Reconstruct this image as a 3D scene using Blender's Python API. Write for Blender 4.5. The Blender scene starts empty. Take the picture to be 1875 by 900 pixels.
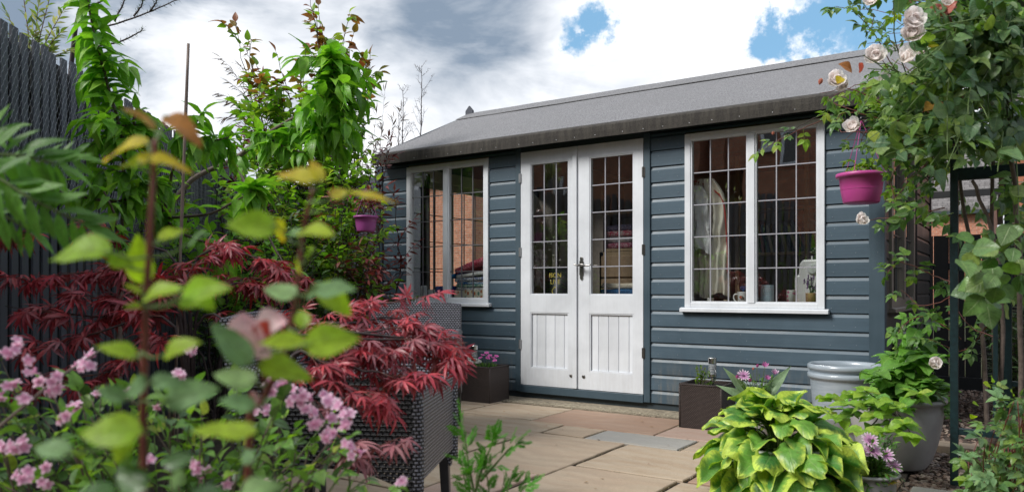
import bpy, math, random
import numpy as np
from mathutils import Vector, Matrix, Euler, noise
R = random.Random(7)
PI = math.pi
scn = bpy.context.scene
COL = scn.collection
# ---------------------------------------------------------------- camera
FPX, CAMH, HOR = 1396.0, 0.84, 530.0          # focal length in photo pixels, eye height, horizon row
YAW = math.radians(34.03)
SN, CS = math.sin(YAW), math.cos(YAW)
cam_d = bpy.data.cameras.new('camera'); cam = bpy.data.objects.new('camera', cam_d); COL.objects.link(cam)
cam.location = (0, 0, CAMH); cam.rotation_euler = (PI/2, 0, YAW)
cam_d.sensor_width = 36; cam_d.lens = FPX/1875*36; cam_d.shift_y = 80/1875
cam_d.clip_start = .05; cam_d.clip_end = 2000
cam_d.dof.use_dof = True; cam_d.dof.focus_distance = 4.9; cam_d.dof.aperture_fstop = 3.6
scn.camera = cam

def P(px, py, D):                              # a point seen at that photo pixel, D metres ahead
    t = (px-937.5)/FPX
    return Vector((D*(-SN+CS*t), D*(CS+SN*t), CAMH-(py-HOR)/FPX*D))
def proj(p):
    D = -SN*p[0]+CS*p[1]; L = CS*p[0]+SN*p[1]
    if D < .05: return (-9999, -9999, D)
    return (937.5+FPX*L/D, HOR-FPX*(p[2]-CAMH)/D, D)
def G(px, py, z=0.0):                          # ground point
    return P(px, py, (CAMH-z)*FPX/(py-HOR))
# ---------------------------------------------------------------- world
w = bpy.data.worlds.new('World'); scn.world = w; w.use_nodes = True
nt = w.node_tree; nt.nodes.clear()
def N(t, k, **kw):
    n = t.nodes.new(k)
    for a, b in kw.items(): setattr(n, a, b)
    return n
SUN_TO = Vector((-.50, -.78, .86)).normalized()
sky = N(nt, 'ShaderNodeTexSky', sky_type='NISHITA', sun_disc=False)
sky.sun_elevation = math.asin(SUN_TO.z); sky.sun_rotation = math.atan2(SUN_TO.x, SUN_TO.y)
sky.altitude = 50; sky.air_density = 1.0; sky.dust_density = .6; sky.ozone_density = 2.5
tc = N(nt, 'ShaderNodeTexCoord')
def link(t, a, b): t.links.new(a, b)
def M_(t, op, a, b=None, c=None, clamp=False):
    n = N(t, 'ShaderNodeMath', operation=op, use_clamp=clamp)
    for i, v in enumerate((a, b, c)):
        if v is None: continue
        if isinstance(v, (int, float)): n.inputs[i].default_value = v
        else: link(t, v, n.inputs[i])
    return n.outputs[0]
def VM(t, op, a, b=None):
    n = N(t, 'ShaderNodeVectorMath', operation=op)
    for i, v in enumerate((a, b)):
        if v is None: continue
        if isinstance(v, (tuple, Vector)): n.inputs[i].default_value = v
        elif isinstance(v, (int, float)): n.inputs['Scale'].default_value = v
        else: link(t, v, n.inputs[i])
    return n.outputs['Value'] if op in ('DISTANCE', 'DOT_PRODUCT', 'LENGTH') else n.outputs['Vector']
def MR(t, v, a, b, c=0., d=1., smooth=True):
    n = N(t, 'ShaderNodeMapRange', interpolation_type='SMOOTHSTEP' if smooth else 'LINEAR')
    link(t, v, n.inputs[0]); n.inputs[1].default_value = a; n.inputs[2].default_value = b
    n.inputs[3].default_value = c; n.inputs[4].default_value = d
    return n.outputs[0]
def MIX(t, f, a, b, mode='MIX'):
    n = N(t, 'ShaderNodeMix', data_type='RGBA', blend_type=mode)
    if isinstance(f, (int, float)): n.inputs[0].default_value = f
    else: link(t, f, n.inputs[0])
    for i, v in ((6, a), (7, b)):
        if isinstance(v, (tuple, list)): n.inputs[i].default_value = (*v[:3], 1)
        else: link(t, v, n.inputs[i])
    return n.outputs[2]
def NOISE(t, vec, scale, detail=4, rough=.5, dist=0., out='Fac'):
    n = N(t, 'ShaderNodeTexNoise'); n.inputs['Scale'].default_value = scale; n.inputs['Detail'].default_value = detail
    n.inputs['Roughness'].default_value = rough; n.inputs['Distortion'].default_value = dist
    if vec is not None: link(t, vec, n.inputs['Vector'])
    return n.outputs[out]
def DIRPX(px, py):
    d = P(px, py, 1.0) - Vector((0, 0, CAMH)); return d.normalized()
dirv = VM(nt, 'NORMALIZE', tc.outputs['Generated'])
nz = NOISE(nt, dirv, 7.5, 9, .70, 0, 'Color')
warp = VM(nt, 'SCALE', VM(nt, 'SUBTRACT', nz, (.5, .5, .5)), .20)
dw = VM(nt, 'ADD', dirv, warp)
nz2 = NOISE(nt, dirv, 2.6, 5, .55, 0, 'Color')
dw2 = VM(nt, 'ADD', dirv, VM(nt, 'SCALE', VM(nt, 'SUBTRACT', nz2, (.5, .5, .5)), .35))
def blob(px, py, rin, rout, src=dw):
    return MR(nt, VM(nt, 'DISTANCE', src, tuple(DIRPX(px, py))), rin, rout, 1., 0.)
def mx(a, b): return M_(nt, 'MAXIMUM', a, b)
holes = blob(1090, 68, .018, .046)
for b in ((1130, 58, .008, .028), (1048, 72, .006, .024), (1490, 36, .018, .040), (1560, 5, .032, .058), (1425, 62, .018, .038), (1660, -60, .09, .13), (150, -420, .1, .2), (2600, -300, .15, .3)):
    holes = mx(holes, blob(*b))
puff = MR(nt, NOISE(nt, dirv, 34, 6, .6), .50, .60)          # small puffs inside the gaps
puffs = M_(nt, 'MULTIPLY', puff, blob(1065, 105, .02, .05, dirv))
holes = M_(nt, 'MULTIPLY', holes, M_(nt, 'SUBTRACT', 1, puffs))
flat = VM(nt, 'MULTIPLY', dirv, (1, 1, 2.6))
g1 = MR(nt, NOISE(nt, flat, 3.4, 9, .62, .4), .42, .60)
g2 = NOISE(nt, flat, 6.5, 7, .6, .4)
grey = M_(nt, 'ADD', M_(nt, 'MULTIPLY', g1, .62), .24)
for px, py, a, b, s in ((180, -20, .05, .15, .5), (300, 190, .02, .08, .35), (840, 40, .05, .24, .9), (430, 170, .03, .16, .8), (700, 120, .05, .2, .75), (1215, 75, .02, .06, .45), (1235, 45, .01, .045, .5), (1180, 40, .02, .09, .3), (800, 170, .02, .12, .5), (980, 110, .03, .12, .35), (200, -40, .03, .15, .5), (620, -100, .1, .3, .7)):
    grey = mx(grey, M_(nt, 'MULTIPLY', blob(px, py, a, b, dw2), s))
for px, py, a, b, s in ((1350, 130, .1, .3, .85), (320, 100, .02, .10, .8), (470, 10, .02, .09, .6), (270, 180, .01, .08, .8), (560, 60, .01, .06, .5), (640, 260, .05, .2, .8), (1050, 150, .03, .12, .6), (1600, 130, .1, .3, .8), (900, 170, .02, .08, .3)):
    grey = M_(nt, 'MULTIPLY', grey, M_(nt, 'SUBTRACT', 1, M_(nt, 'MULTIPLY', blob(px, py, a, b, dw2), s)))
grey = M_(nt, 'ADD', grey, MR(nt, g2, .34, .70, -.22, .28, False), clamp=True)
cloudc = MIX(nt, grey, (6.1, 6.2, 6.4), (1.35, 1.75, 2.3))
blue = MIX(nt, .75, sky.outputs[0], (1.25, 2.6, 3.9))
skyc = MIX(nt, holes, cloudc, blue)
sep = N(nt, 'ShaderNodeSeparateXYZ'); link(nt, dirv, sep.inputs[0])
under = MR(nt, sep.outputs['Z'], -.02, .01, 1, 0)
skyc = MIX(nt, under, skyc, (1.1, 1.2, .9))
bg = N(nt, 'ShaderNodeBackground'); bg.inputs[1].default_value = .10
link(nt, skyc, bg.inputs[0]); wo = N(nt, 'ShaderNodeOutputWorld'); link(nt, bg.outputs[0], wo.inputs[0])
# ---------------------------------------------------------------- sun, exposure
sd = bpy.data.lights.new('sun', 'SUN'); sd.energy = 2.0; sd.angle = math.radians(22); sd.color = (1, .965, .91)
so = bpy.data.objects.new('sun', sd); COL.objects.link(so); so.location = (0, 0, 10)
so.rotation_euler = SUN_TO.to_track_quat('Z', 'Y').to_euler()
vs = scn.view_settings; vs.view_transform = 'Standard'; vs.look = 'None'; vs.gamma = 1; vs.use_curve_mapping = False
vs.exposure = 1.0
cy = scn.cycles; cy.max_bounces = 8; cy.transparent_max_bounces = 16; cy.diffuse_bounces = 3; cy.glossy_bounces = 4
cy.transmission_bounces = 4; cy.sample_clamp_indirect = 6; cy.caustics_reflective = False; cy.caustics_refractive = False
try: cy.use_denoising = True; cy.denoiser = 'OPENIMAGEDENOISE'
except Exception: pass
# ---------------------------------------------------------------- materials
def newmat(name):
    m = bpy.data.materials.new(name); m.use_nodes = True; t = m.node_tree
    return m, t, t.nodes['Principled BSDF']
def setp(b, **k):
    for a, v in k.items():
        b.inputs[a.replace('_', ' ')].default_value = (*v, 1) if isinstance(v, tuple) and len(v) == 3 else v
def bump(t, b, h, dist=.002, s=1.):
    n = N(t, 'ShaderNodeBump'); n.inputs['Distance'].default_value = dist; n.inputs['Strength'].default_value = s
    link(t, h, n.inputs['Height']); link(t, n.outputs[0], b.inputs['Normal'])
def simple(name, col, rough=.6, metal=0., var=.12, scale=30, bmp=.0, **k):
    m, t, b = newmat(name); setp(b, Roughness=rough, Metallic=metal, **k)
    c = N(t, 'ShaderNodeTexCoord').outputs['Object']
    n = NOISE(t, c, scale, 5, .6)
    f = MR(t, n, .3, .7, 1-var, 1+var, False)
    x = MIX(t, 1., col, col)
    mu = VM(t, 'SCALE', x); t.nodes[-1].inputs['Scale'].default_value = 1; link(t, f, mu.node.inputs['Scale'])
    link(t, mu, b.inputs['Base Color'])
    if bmp: bump(t, b, n, bmp)
    return m
def wood_paint(name, col, rough=.45, grain=.06, vary=.14, chips=(.45, .48, .5), axis='x', dirt=0., sun=.06):
    m, t, b = newmat(name); c = N(t, 'ShaderNodeTexCoord').outputs['Object']
    sc = (1.2, 30, 30) if axis == 'x' else (30, 30, 1.2)
    g = NOISE(t, VM(t, 'MULTIPLY', c, sc), 2.2, 6, .6)
    patch = NOISE(t, c, 3.5, 4, .6)
    oi = N(t, 'ShaderNodeObjectInfo').outputs['Random']
    f = M_(t, 'ADD', MR(t, g, .3, .7, 1-grain, 1+grain, False), M_(t, 'ADD', MR(t, patch, .3, .7, -.10, .10, False), M_(t, 'MULTIPLY', M_(t, 'SUBTRACT', oi, .5), vary)))
    base = MIX(t, 1., col, col); mu = VM(t, 'SCALE', base); link(t, f, mu.node.inputs['Scale'])
    vo = N(t, 'ShaderNodeTexVoronoi'); vo.inputs['Scale'].default_value = 26; link(t, c, vo.inputs['Vector'])
    sp = M_(t, 'MULTIPLY', MR(t, vo.outputs['Distance'], .03, .07, 1, 0), MR(t, NOISE(t, c, 17, 2), .55, .62))
    out = MIX(t, M_(t, 'MULTIPLY', sp, .55), mu, chips)
    if dirt:
        sepz = N(t, 'ShaderNodeSeparateXYZ'); link(t, N(t, 'ShaderNodeNewGeometry').outputs['Position'], sepz.inputs[0])
        low = M_(t, 'MULTIPLY', MR(t, sepz.outputs['Z'], .12, .45, 1, 0), MR(t, NOISE(t, VM(t, 'MULTIPLY', c, (12, 12, 2)), 3, 5, .65), .4, .7))
        out = MIX(t, M_(t, 'MULTIPLY', low, dirt), out, (.30, .25, .18))
    link(t, out, b.inputs['Base Color']); b.inputs['Roughness'].default_value = rough
    link(t, MR(t, patch, .2, .8, rough-.08, rough+.15, False), b.inputs['Roughness'])
    bump(t, b, g, .0012, .6)
    return m
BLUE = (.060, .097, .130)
MAT = {}
MAT['board'] = wood_paint('board_paint', BLUE, rough=.43, grain=.09, dirt=.30, vary=.26)
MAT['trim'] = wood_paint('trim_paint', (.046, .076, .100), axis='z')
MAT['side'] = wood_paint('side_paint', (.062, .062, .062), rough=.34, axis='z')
MAT['white'] = wood_paint('white_paint', (.67, .70, .745), rough=.42, chips=(.5, .48, .42), axis='z', dirt=.10, grain=.03)
MAT['cream'] = wood_paint('inner_cream', (.62, .64, .52), rough=.6, axis='z')
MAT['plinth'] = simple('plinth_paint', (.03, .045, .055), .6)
MAT['fence'] = wood_paint('fence_paint', (.060, .067, .088), rough=.6, chips=(.09, .09, .1), axis='z')
MAT['fence_dark'] = wood_paint('fence_black', (.007, .008, .010), rough=.7, chips=(.03, .03, .03), axis='z')
MAT['wire'] = simple('wire_metal', (.34, .36, .40), .45, .6)
MAT['steel'] = simple('steel', (.55, .55, .55), .22, 1., .06)
MAT['dark_steel'] = simple('antique_steel', (.30, .29, .28), .3, 1., .2)
MAT['hinge'] = simple('hinge_steel', (.55, .56, .58), .35, .9, .1)
MAT['lead'] = simple('lead_strip', (.42, .42, .47), .35, .3, .1)
MAT['lead_mid'] = simple('lead_strip_grey', (.17, .17, .19), .4, .3, .1)
MAT['lead_dark'] = simple('lead_strip_dark', (.10, .11, .12), .4, .3, .1)
MAT['teal'] = simple('arch_paint', (.006, .020, .024), .38, .0, .4, 60, .0005)
MAT['purple'] = simple('purple_plastic', (.44, .06, .25), .38, 0, .08, 8)
MAT['purple_dark'] = simple('plum_plastic', (.30, .06, .24), .42, 0, .08, 8)
MAT['soil'] = simple('soil', (.035, .025, .018), .95, 0, .5, 40, .01)
MAT['cane'] = simple('cane', (.16, .12, .10), .6, 0, .3, 20)
MAT['bark'] = simple('bark', (.13, .10, .085), .85, 0, .4, 40, .003)
MAT['bark_red'] = simple('red_stem', (.13, .035, .022), .5, 0, .3, 30)
MAT['bark_dark'] = simple('dark_twig', (.05, .035, .035), .8, 0, .3, 40)
MAT['stem_green'] = simple('green_stem', (.10, .16, .04), .55, 0, .2, 30)
MAT['clay_pot'] = simple('grey_plastic_pot', (.31, .31, .315), .42, 0, .1, 12, .0006)
MAT['black_plastic'] = simple('black_liner', (.02, .02, .022), .4)
MAT['concrete'] = simple('concrete', (.27, .23, .17), .9, 0, .45, 35, .004)
MAT['darkroom'] = simple('interior_wood', (.34, .27, .20), .8, 0, .2, 6)
MAT['plaster'] = simple('interior_board', (.62, .56, .48), .8, 0, .1, 6)
MAT['shelfwood'] = simple('shelf_wood', (.34, .24, .14), .6, 0, .15, 10)
def glaze():
    m, t, b = newmat('blue_grey_glaze'); c = N(t, 'ShaderNodeTexCoord').outputs['Object']
    n = NOISE(t, VM(t, 'MULTIPLY', c, (1, 1, 9)), 4, 6, .6)
    link(t, MIX(t, MR(t, n, .3, .7), (.24, .29, .34), (.36, .41, .46)), b.inputs['Base Color'])
    setp(b, Roughness=.28, Coat_Weight=.3); bump(t, b, n, .0015)
    return m
MAT['glaze'] = glaze()
def glass(name, fac, tint=(.93, .96, .95)):
    m, t, b = newmat(name); t.nodes.remove(b)
    tr = N(t, 'ShaderNodeBsdfTransparent'); tr.inputs[0].default_value = (*tint, 1)
    gl = N(t, 'ShaderNodeBsdfGlossy'); gl.inputs['Roughness'].default_value = .0
    n = NOISE(t, N(t, 'ShaderNodeTexCoord').outputs['Object'], 3.2, 2, .5)
    bp = N(t, 'ShaderNodeBump'); bp.inputs['Distance'].default_value = .0007; link(t, n, bp.inputs['Height']); link(t, bp.outputs[0], gl.inputs['Normal'])
    lw_ = N(t, 'ShaderNodeLayerWeight'); fr = M_(t, 'MULTIPLY', M_(t, 'POWER', lw_.outputs['Facing'], 4.), .6).node
    mxs = N(t, 'ShaderNodeMixShader'); link(t, M_(t, 'ADD', fr.outputs[0], fac, clamp=True), mxs.inputs[0])
    link(t, tr.outputs[0], mxs.inputs[1]); link(t, gl.outputs[0], mxs.inputs[2])
    link(t, mxs.outputs[0], t.nodes['Material Output'].inputs[0])
    return m
MAT['glass'] = glass('window_glass', .31); MAT['glass_thin'] = glass('side_glass', .05); MAT['glass_dark'] = glass('house_glass', .25, (.5, .55, .6))
def felt(name, col, dark, sc=110, weather=False):
    m, t, b = newmat(name); c = N(t, 'ShaderNodeTexCoord').outputs['Object']
    n = NOISE(t, c, sc, 3, .75); p = NOISE(t, c, 2.2, 6, .6)
    x = MIX(t, MR(t, n, .35, .62), dark, col)
    x = MIX(t, MR(t, p, .35, .75, 0, .45), x, tuple(v*.62 for v in col))
    if weather:
        st = NOISE(t, VM(t, 'MULTIPLY', c, (16, 16, 2)), 1.6, 6, .7)
        x = MIX(t, MR(t, st, .42, .62, 0, .35), x, (.10, .09, .075))
        vo = N(t, 'ShaderNodeTexVoronoi'); vo.inputs['Scale'].default_value = 60; link(t, c, vo.inputs['Vector'])
        x = MIX(t, MR(t, vo.outputs['Distance'], .04, .09, .35, 0), x, (.30, .29, .28))
    link(t, x, b.inputs['Base Color']); setp(b, Roughness=.95); bump(t, b, n, .003)
    return m
MAT['felt'] = felt('roof_felt', (.265, .265, .275), (.09, .09, .10))
MAT['felt_edge'] = felt('felt_edge', (.048, .043, .038), (.024, .022, .020), 120, True)
def stone(name, a, b_, c_):
    m, t, b = newmat(name); co = N(t, 'ShaderNodeTexCoord').outputs['Object']
    oi = N(t, 'ShaderNodeObjectInfo'); off = VM(t, 'SCALE', oi.outputs['Location'], 3.7)
    q = VM(t, 'ADD', co, off)
    n1 = NOISE(t, VM(t, 'MULTIPLY', q, (1, 2.6, 1)), 2.2, 7, .6, 1.2); n2 = NOISE(t, q, 26, 6, .7); n3 = NOISE(t, q, 180, 3, .6)
    x = MIX(t, MR(t, n1, .35, .68), a, b_); x = MIX(t, MR(t, n2, .5, .78, 0, .5), x, c_)
    wv = N(t, 'ShaderNodeTexWave', wave_type='BANDS', bands_direction='Y'); wv.inputs['Scale'].default_value = 2.6; wv.inputs['Distortion'].default_value = 9; wv.inputs['Detail'].default_value = 4; wv.inputs['Detail Scale'].default_value = 1.1
    link(t, q, wv.inputs['Vector'])
    x = MIX(t, M_(t, 'MULTIPLY', wv.outputs[0], .35), x, c_)
    x = MIX(t, MR(t, n3, .3, .7, .0, .18), x, (.16, .12, .08))
    link(t, x, b.inputs['Base Color']); setp(b, Roughness=.82)
    h = M_(t, 'ADD', M_(t, 'MULTIPLY', n2, .6), M_(t, 'ADD', M_(t, 'MULTIPLY', n1, 1.5), M_(t, 'MULTIPLY', n3, .2))); bump(t, b, h, .006, .8)
    return m
SLAB = [stone('sandstone_buff', (.46, .36, .26), (.39, .29, .20), (.50, .43, .34)),
        stone('sandstone_tan', (.43, .325, .235), (.48, .385, .285), (.35, .275, .205)),
        stone('sandstone_pink', (.37, .235, .165), (.41, .285, .21), (.33, .225, .17)),
        stone('sandstone_grey', (.36, .35, .33), (.40, .375, .33), (.31, .31, .29)),
        stone('sandstone_rose', (.46, .32, .26), (.43, .30, .235), (.48, .38, .32))]
def brick(name, a, b_, mortar, sx=.215, sy=.072):
    m, t, b = newmat(name); uv = N(t, 'ShaderNodeUVMap').outputs[0]
    br = N(t, 'ShaderNodeTexBrick'); link(t, uv, br.inputs['Vector']); br.inputs['Scale'].default_value = 1
    br.inputs['Brick Width'].default_value = sx; br.inputs['Row Height'].default_value = sy; br.inputs['Mortar Size'].default_value = .006; br.inputs['Mortar Smooth'].default_value = .1
    br.inputs['Color1'].default_value = (*a, 1); br.inputs['Color2'].default_value = (*b_, 1); br.inputs['Mortar'].default_value = (*mortar, 1); br.inputs['Bias'].default_value = -.1
    n = NOISE(t, uv, 9, 5, .6)
    mu = VM(t, 'SCALE', br.outputs[0]); link(t, MR(t, n, .3, .7, .7, 1.25, False), mu.node.inputs['Scale'])
    link(t, mu, b.inputs['Base Color']); setp(b, Roughness=.9); bump(t, b, br.outputs['Fac'], -.006)
    return m
MAT['brick'] = brick('red_brick', (.45, .18, .105), (.34, .125, .07), (.30, .25, .20))
MAT['brick_far'] = brick('orange_brick', (.50, .20, .12), (.40, .15, .09), (.45, .38, .32))
MAT['rooftile'] = brick('grey_roof_tiles', (.13, .12, .12), (.19, .18, .18), (.04, .04, .04), .30, .14)
def wicker(name, hi, lo, sx, sy, open_=False):
    m, t, b = newmat(name); uv = N(t, 'ShaderNodeUVMap').outputs[0]
    br = N(t, 'ShaderNodeTexBrick'); link(t, uv, br.inputs['Vector']); br.inputs['Scale'].default_value = 1
    br.inputs['Brick Width'].default_value = sx; br.inputs['Row Height'].default_value = sy; br.inputs['Mortar Size'].default_value = sy*.34; br.inputs['Mortar Smooth'].default_value = .9
    br.inputs['Color1'].default_value = (*hi, 1); br.inputs['Color2'].default_value = (*[v*.75 for v in hi], 1); br.inputs['Mortar'].default_value = (*lo, 1)
    link(t, br.outputs[0], b.inputs['Base Color']); setp(b, Roughness=.36)
    bump(t, b, br.outputs['Fac'], -.008)
    if open_:
        vo = N(t, 'ShaderNodeSeparateXYZ'); link(t, uv, vo.inputs[0])
        fx = M_(t, 'FRACT', M_(t, 'DIVIDE', M_(t, 'ADD', vo.outputs[0], M_(t, 'MULTIPLY', M_(t, 'FLOOR', M_(t, 'DIVIDE', vo.outputs[1], sy)), sx*.5)), sx))
        fy = M_(t, 'FRACT', M_(t, 'DIVIDE', vo.outputs[1], sy))
        hole = M_(t, 'MULTIPLY', M_(t, 'GREATER_THAN', fx, .66), M_(t, 'GREATER_THAN', fy, .62))
        link(t, M_(t, 'SUBTRACT', 1, hole), b.inputs['Alpha'])
    return m
MAT['rattan'] = wicker('grey_rattan', (.30, .31, .37), (.006, .006, .008), .017, .0115)
MAT['rattan_open_shaded'] = wicker('open_rattan_shaded', (.05, .053, .062), (.006, .006, .008), .020, .014, True)  # darker copy of the rattan, the near arm's shade put into its colour
MAT['rattan_brown'] = wicker('brown_rattan', (.17, .13, .12), (.008, .006, .006), .012, .0075)
MAT['rattan_tan'] = wicker('tan_wicker', (.30, .20, .12), (.04, .03, .02), .02, .014)
MAT['leg'] = simple('chair_leg', (.035, .036, .042), .35)
def gravelmat():
    m, t, b = newmat('gravel_stone'); r = N(t, 'ShaderNodeNewGeometry').outputs['Random Per Island']
    cr = N(t, 'ShaderNodeValToRGB'); link(t, r, cr.inputs[0]); e = cr.color_ramp
    e.elements[0].color = (.10, .07, .055, 1); e.elements[1].color = (.42, .34, .27, 1)
    for p, c in ((.35, (.20, .13, .10)), (.6, (.27, .20, .16)), (.8, (.16, .13, .12))): e.elements.new(p).color = (*c, 1)
    link(t, cr.outputs[0], b.inputs['Base Color']); setp(b, Roughness=.8)
    return m
MAT['gravel'] = gravelmat()
def leafmat(name, cols, edge=None, trans=.28, rough=.42, vein=.5, spec=.5, tcol=None, tip=None, veins=8., edgepos=.62):
    m, t, b = newmat(name)
    oi = N(t, 'ShaderNodeObjectInfo').outputs['Random']; isl = N(t, 'ShaderNodeNewGeometry').outputs['Random Per Island']
    r = M_(t, 'FRACT', M_(t, 'ADD', oi, isl))
    cr = N(t, 'ShaderNodeValToRGB'); link(t, r, cr.inputs[0]); e = cr.color_ramp
    while len(e.elements) > 1: e.elements.remove(e.elements[0])
    e.elements[0].position = 0; e.elements[0].color = (*cols[0], 1)
    for i, c in enumerate(cols[1:]): e.elements.new((i+1)/(len(cols)-1)).color = (*c, 1)
    uv = N(t, 'ShaderNodeUVMap').outputs[0]; s = N(t, 'ShaderNodeSeparateXYZ'); link(t, uv, s.inputs[0])
    au = M_(t, 'MULTIPLY', M_(t, 'ABSOLUTE', M_(t, 'SUBTRACT', s.outputs[0], .5)), 2)
    x = cr.outputs[0]
    if edge:
        wb = NOISE(t, VM(t, 'ADD', VM(t, 'MULTIPLY', uv, (3, 5, 1)), VM(t, 'SCALE', N(t, 'ShaderNodeObjectInfo').outputs['Location'], 9.)), 1.6, 5, .6)
        d = M_(t, 'MAXIMUM', au, MR(t, s.outputs[1], .55, 1.0, 0, 1, False))
        d = M_(t, 'ADD', M_(t, 'ADD', d, MR(t, wb, .2, .8, -.32, .32, False)), M_(t, 'MULTIPLY', M_(t, 'SUBTRACT', oi, .55), .42))
        x = MIX(t, MR(t, d, edgepos-.07, edgepos+.05), x, edge)
        x = MIX(t, M_(t, 'MULTIPLY', MR(t, d, edgepos-.35, edgepos-.05), .35), x, edge)
    if tip: x = MIX(t, MR(t, s.outputs[1], .4, 1.05), x, tip)
    n = NOISE(t, N(t, 'ShaderNodeTexCoord').outputs['Object'], 30, 4, .6)
    n_l = NOISE(t, VM(t, 'ADD', VM(t, 'MULTIPLY', uv, (1.5, 3, 1)), VM(t, 'SCALE', N(t, 'ShaderNodeObjectInfo').outputs['Location'], 7.)), 1.8, 5, .65)
    mu = VM(t, 'SCALE', x); link(t, M_(t, 'MULTIPLY', MR(t, n, .3, .7, .86, 1.14, False), MR(t, n_l, .3, .7, .72, 1.28, False)), mu.node.inputs['Scale']); x = mu
    x = MIX(t, MR(t, NOISE(t, VM(t, 'ADD', uv, VM(t, 'SCALE', N(t, 'ShaderNodeObjectInfo').outputs['Location'], 3.)), 5.5, 4, .6), .66, .74, 0, .5 if vein else 0), x, (.20, .13, .04))
    sv = M_(t, 'FRACT', M_(t, 'SUBTRACT', M_(t, 'MULTIPLY', s.outputs[1], veins), M_(t, 'MULTIPLY', au, veins*.30)))
    sv = MR(t, M_(t, 'ABSOLUTE', M_(t, 'SUBTRACT', sv, .5)), 0, .16, 1, 0)
    mid = MR(t, au, 0, .09, 1, 0)
    vv = M_(t, 'MAXIMUM', mid, M_(t, 'MULTIPLY', sv, .55))
    lit = MIX(t, .45, x, (.45, .5, .22) if cols[0][1] > cols[0][0] else (.42, .2, .16))
    x = MIX(t, M_(t, 'MULTIPLY', vv, vein*.6), x, lit)
    link(t, x, b.inputs['Base Color']); setp(b, Roughness=rough, Specular_IOR_Level=spec)
    bump(t, b, vv, -.0012*(1 if vein else 0), .8)
    tl = N(t, 'ShaderNodeBsdfTranslucent'); tm = MIX(t, 1., x, tcol or (1.5, 1.7, .6), 'MULTIPLY'); link(t, tm, tl.inputs[0])
    ms = N(t, 'ShaderNodeMixShader'); ms.inputs[0].default_value = trans
    link(t, b.outputs[0], ms.inputs[1]); link(t, tl.outputs[0], ms.inputs[2]); link(t, ms.outputs[0], t.nodes['Material Output'].inputs[0])
    return m
L = {}
L['rose'] = leafmat('rose_leaf', [(.045, .11, .040), (.07, .17, .040), (.15, .28, .045), (.06, .14, .06), (.22, .34, .05), (.07, .16, .05)], rough=.34)
L['rose_big'] = leafmat('rose_large_leaf', [(.055, .13, .065), (.08, .17, .075), (.15, .26, .06), (.07, .15, .08), (.22, .31, .07), (.06, .13, .07)], rough=.36, vein=.9, tip=None)
L['rose_gold'] = leafmat('rose_gold_leaf', [(.52, .50, .03), (.66, .50, .03), (.44, .50, .03), (.60, .52, .04)], tip=(.62, .38, .03), trans=.48, rough=.5, vein=.3)
L['rose_lime'] = leafmat('rose_lime_leaf', [(.34, .50, .03), (.26, .44, .03), (.42, .54, .03), (.28, .47, .03)], trans=.5, rough=.5, vein=.35)
L['rose_orange'] = leafmat('rose_orange_leaf', [(.45, .22, .04), (.42, .16, .04), (.44, .28, .04)], trans=.35, rough=.45, vein=.3, tcol=(1.3, 1, .6))
L['rose_red'] = leafmat('rose_red_leaf', [(.44, .13, .11), (.50, .16, .12), (.38, .10, .10)], trans=.35, vein=.5, tcol=(1.6, .8, .6))
L['rose_bluish'] = leafmat('rose_bluish_leaf', [(.17, .31, .13), (.14, .27, .11), (.22, .36, .13)], trans=.2, rough=.6, vein=.35)
L['cherry'] = leafmat('cherry_leaf', [(.13, .34, .03), (.19, .43, .035), (.09, .25, .025), (.27, .50, .05), (.14, .36, .03)], rough=.38, vein=.6, trans=.38)
L['maple'] = leafmat('maple_leaf', [(.30, .036, .060), (.44, .048, .070), (.22, .030, .050), (.54, .062, .075), (.40, .14, .18)], rough=.36, vein=.0, trans=.25, tcol=(1.7, .7, .6))
L['maple_dark'] = leafmat('maple_dark_leaf', [(.15, .028, .040), (.22, .030, .040), (.30, .04, .045), (.20, .07, .085)], rough=.4, vein=0, trans=.22, tcol=(1.8, .7, .6))
L['maple_pink'] = leafmat('maple_dusky_leaf', [(.34, .13, .15), (.27, .09, .11), (.38, .18, .19)], rough=.42, vein=0, trans=.2, tcol=(1.5, .8, .7))
L['plum'] = leafmat('plum_leaf', [(.16, .33, .03), (.24, .40, .04), (.10, .24, .03), (.34, .40, .06), (.14, .28, .03)], trans=.38)
L['coral'] = leafmat('coral_leaf', [(.30, .14, .05), (.24, .20, .04), (.26, .09, .05), (.20, .24, .04)], trans=.35, tcol=(1.4, 1.1, .6))
L['photinia'] = leafmat('photinia_leaf', [(.12, .018, .022), (.20, .03, .03), (.30, .12, .10), (.09, .015, .02)], rough=.3, trans=.15, tcol=(1.6, .7, .6))
L['sumac'] = leafmat('sumac_leaf', [(.08, .23, .03), (.12, .30, .035), (.065, .18, .03), (.10, .26, .035)], trans=.3, rough=.5)
L['hydra'] = leafmat('hydrangea_leaf', [(.10, .26, .035), (.14, .33, .04), (.075, .20, .03), (.18, .38, .05)], trans=.3, rough=.42, vein=.8)
L['hydra_lime'] = leafmat('hydrangea_lime_leaf', [(.26, .43, .04), (.20, .38, .04), (.33, .45, .06)], trans=.35, rough=.45, vein=.7)
L['hosta'] = leafmat('hosta_leaf', [(.05, .18, .04), (.08, .24, .045), (.15, .33, .05), (.06, .19, .045)], edge=(.47, .60, .09), trans=.22, rough=.4, vein=.55, veins=5, edgepos=.70)
L['ever'] = leafmat('evergreen_leaf', [(.045, .11, .035), (.07, .15, .04), (.03, .075, .03)], trans=.15)
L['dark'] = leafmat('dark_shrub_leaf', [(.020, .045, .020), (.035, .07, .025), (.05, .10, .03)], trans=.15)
L['bamboo'] = leafmat('bamboo_dry_leaf', [(.13, .09, .08), (.20, .16, .09), (.10, .07, .07)], trans=.2, tcol=(1.2, 1, .8))
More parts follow.
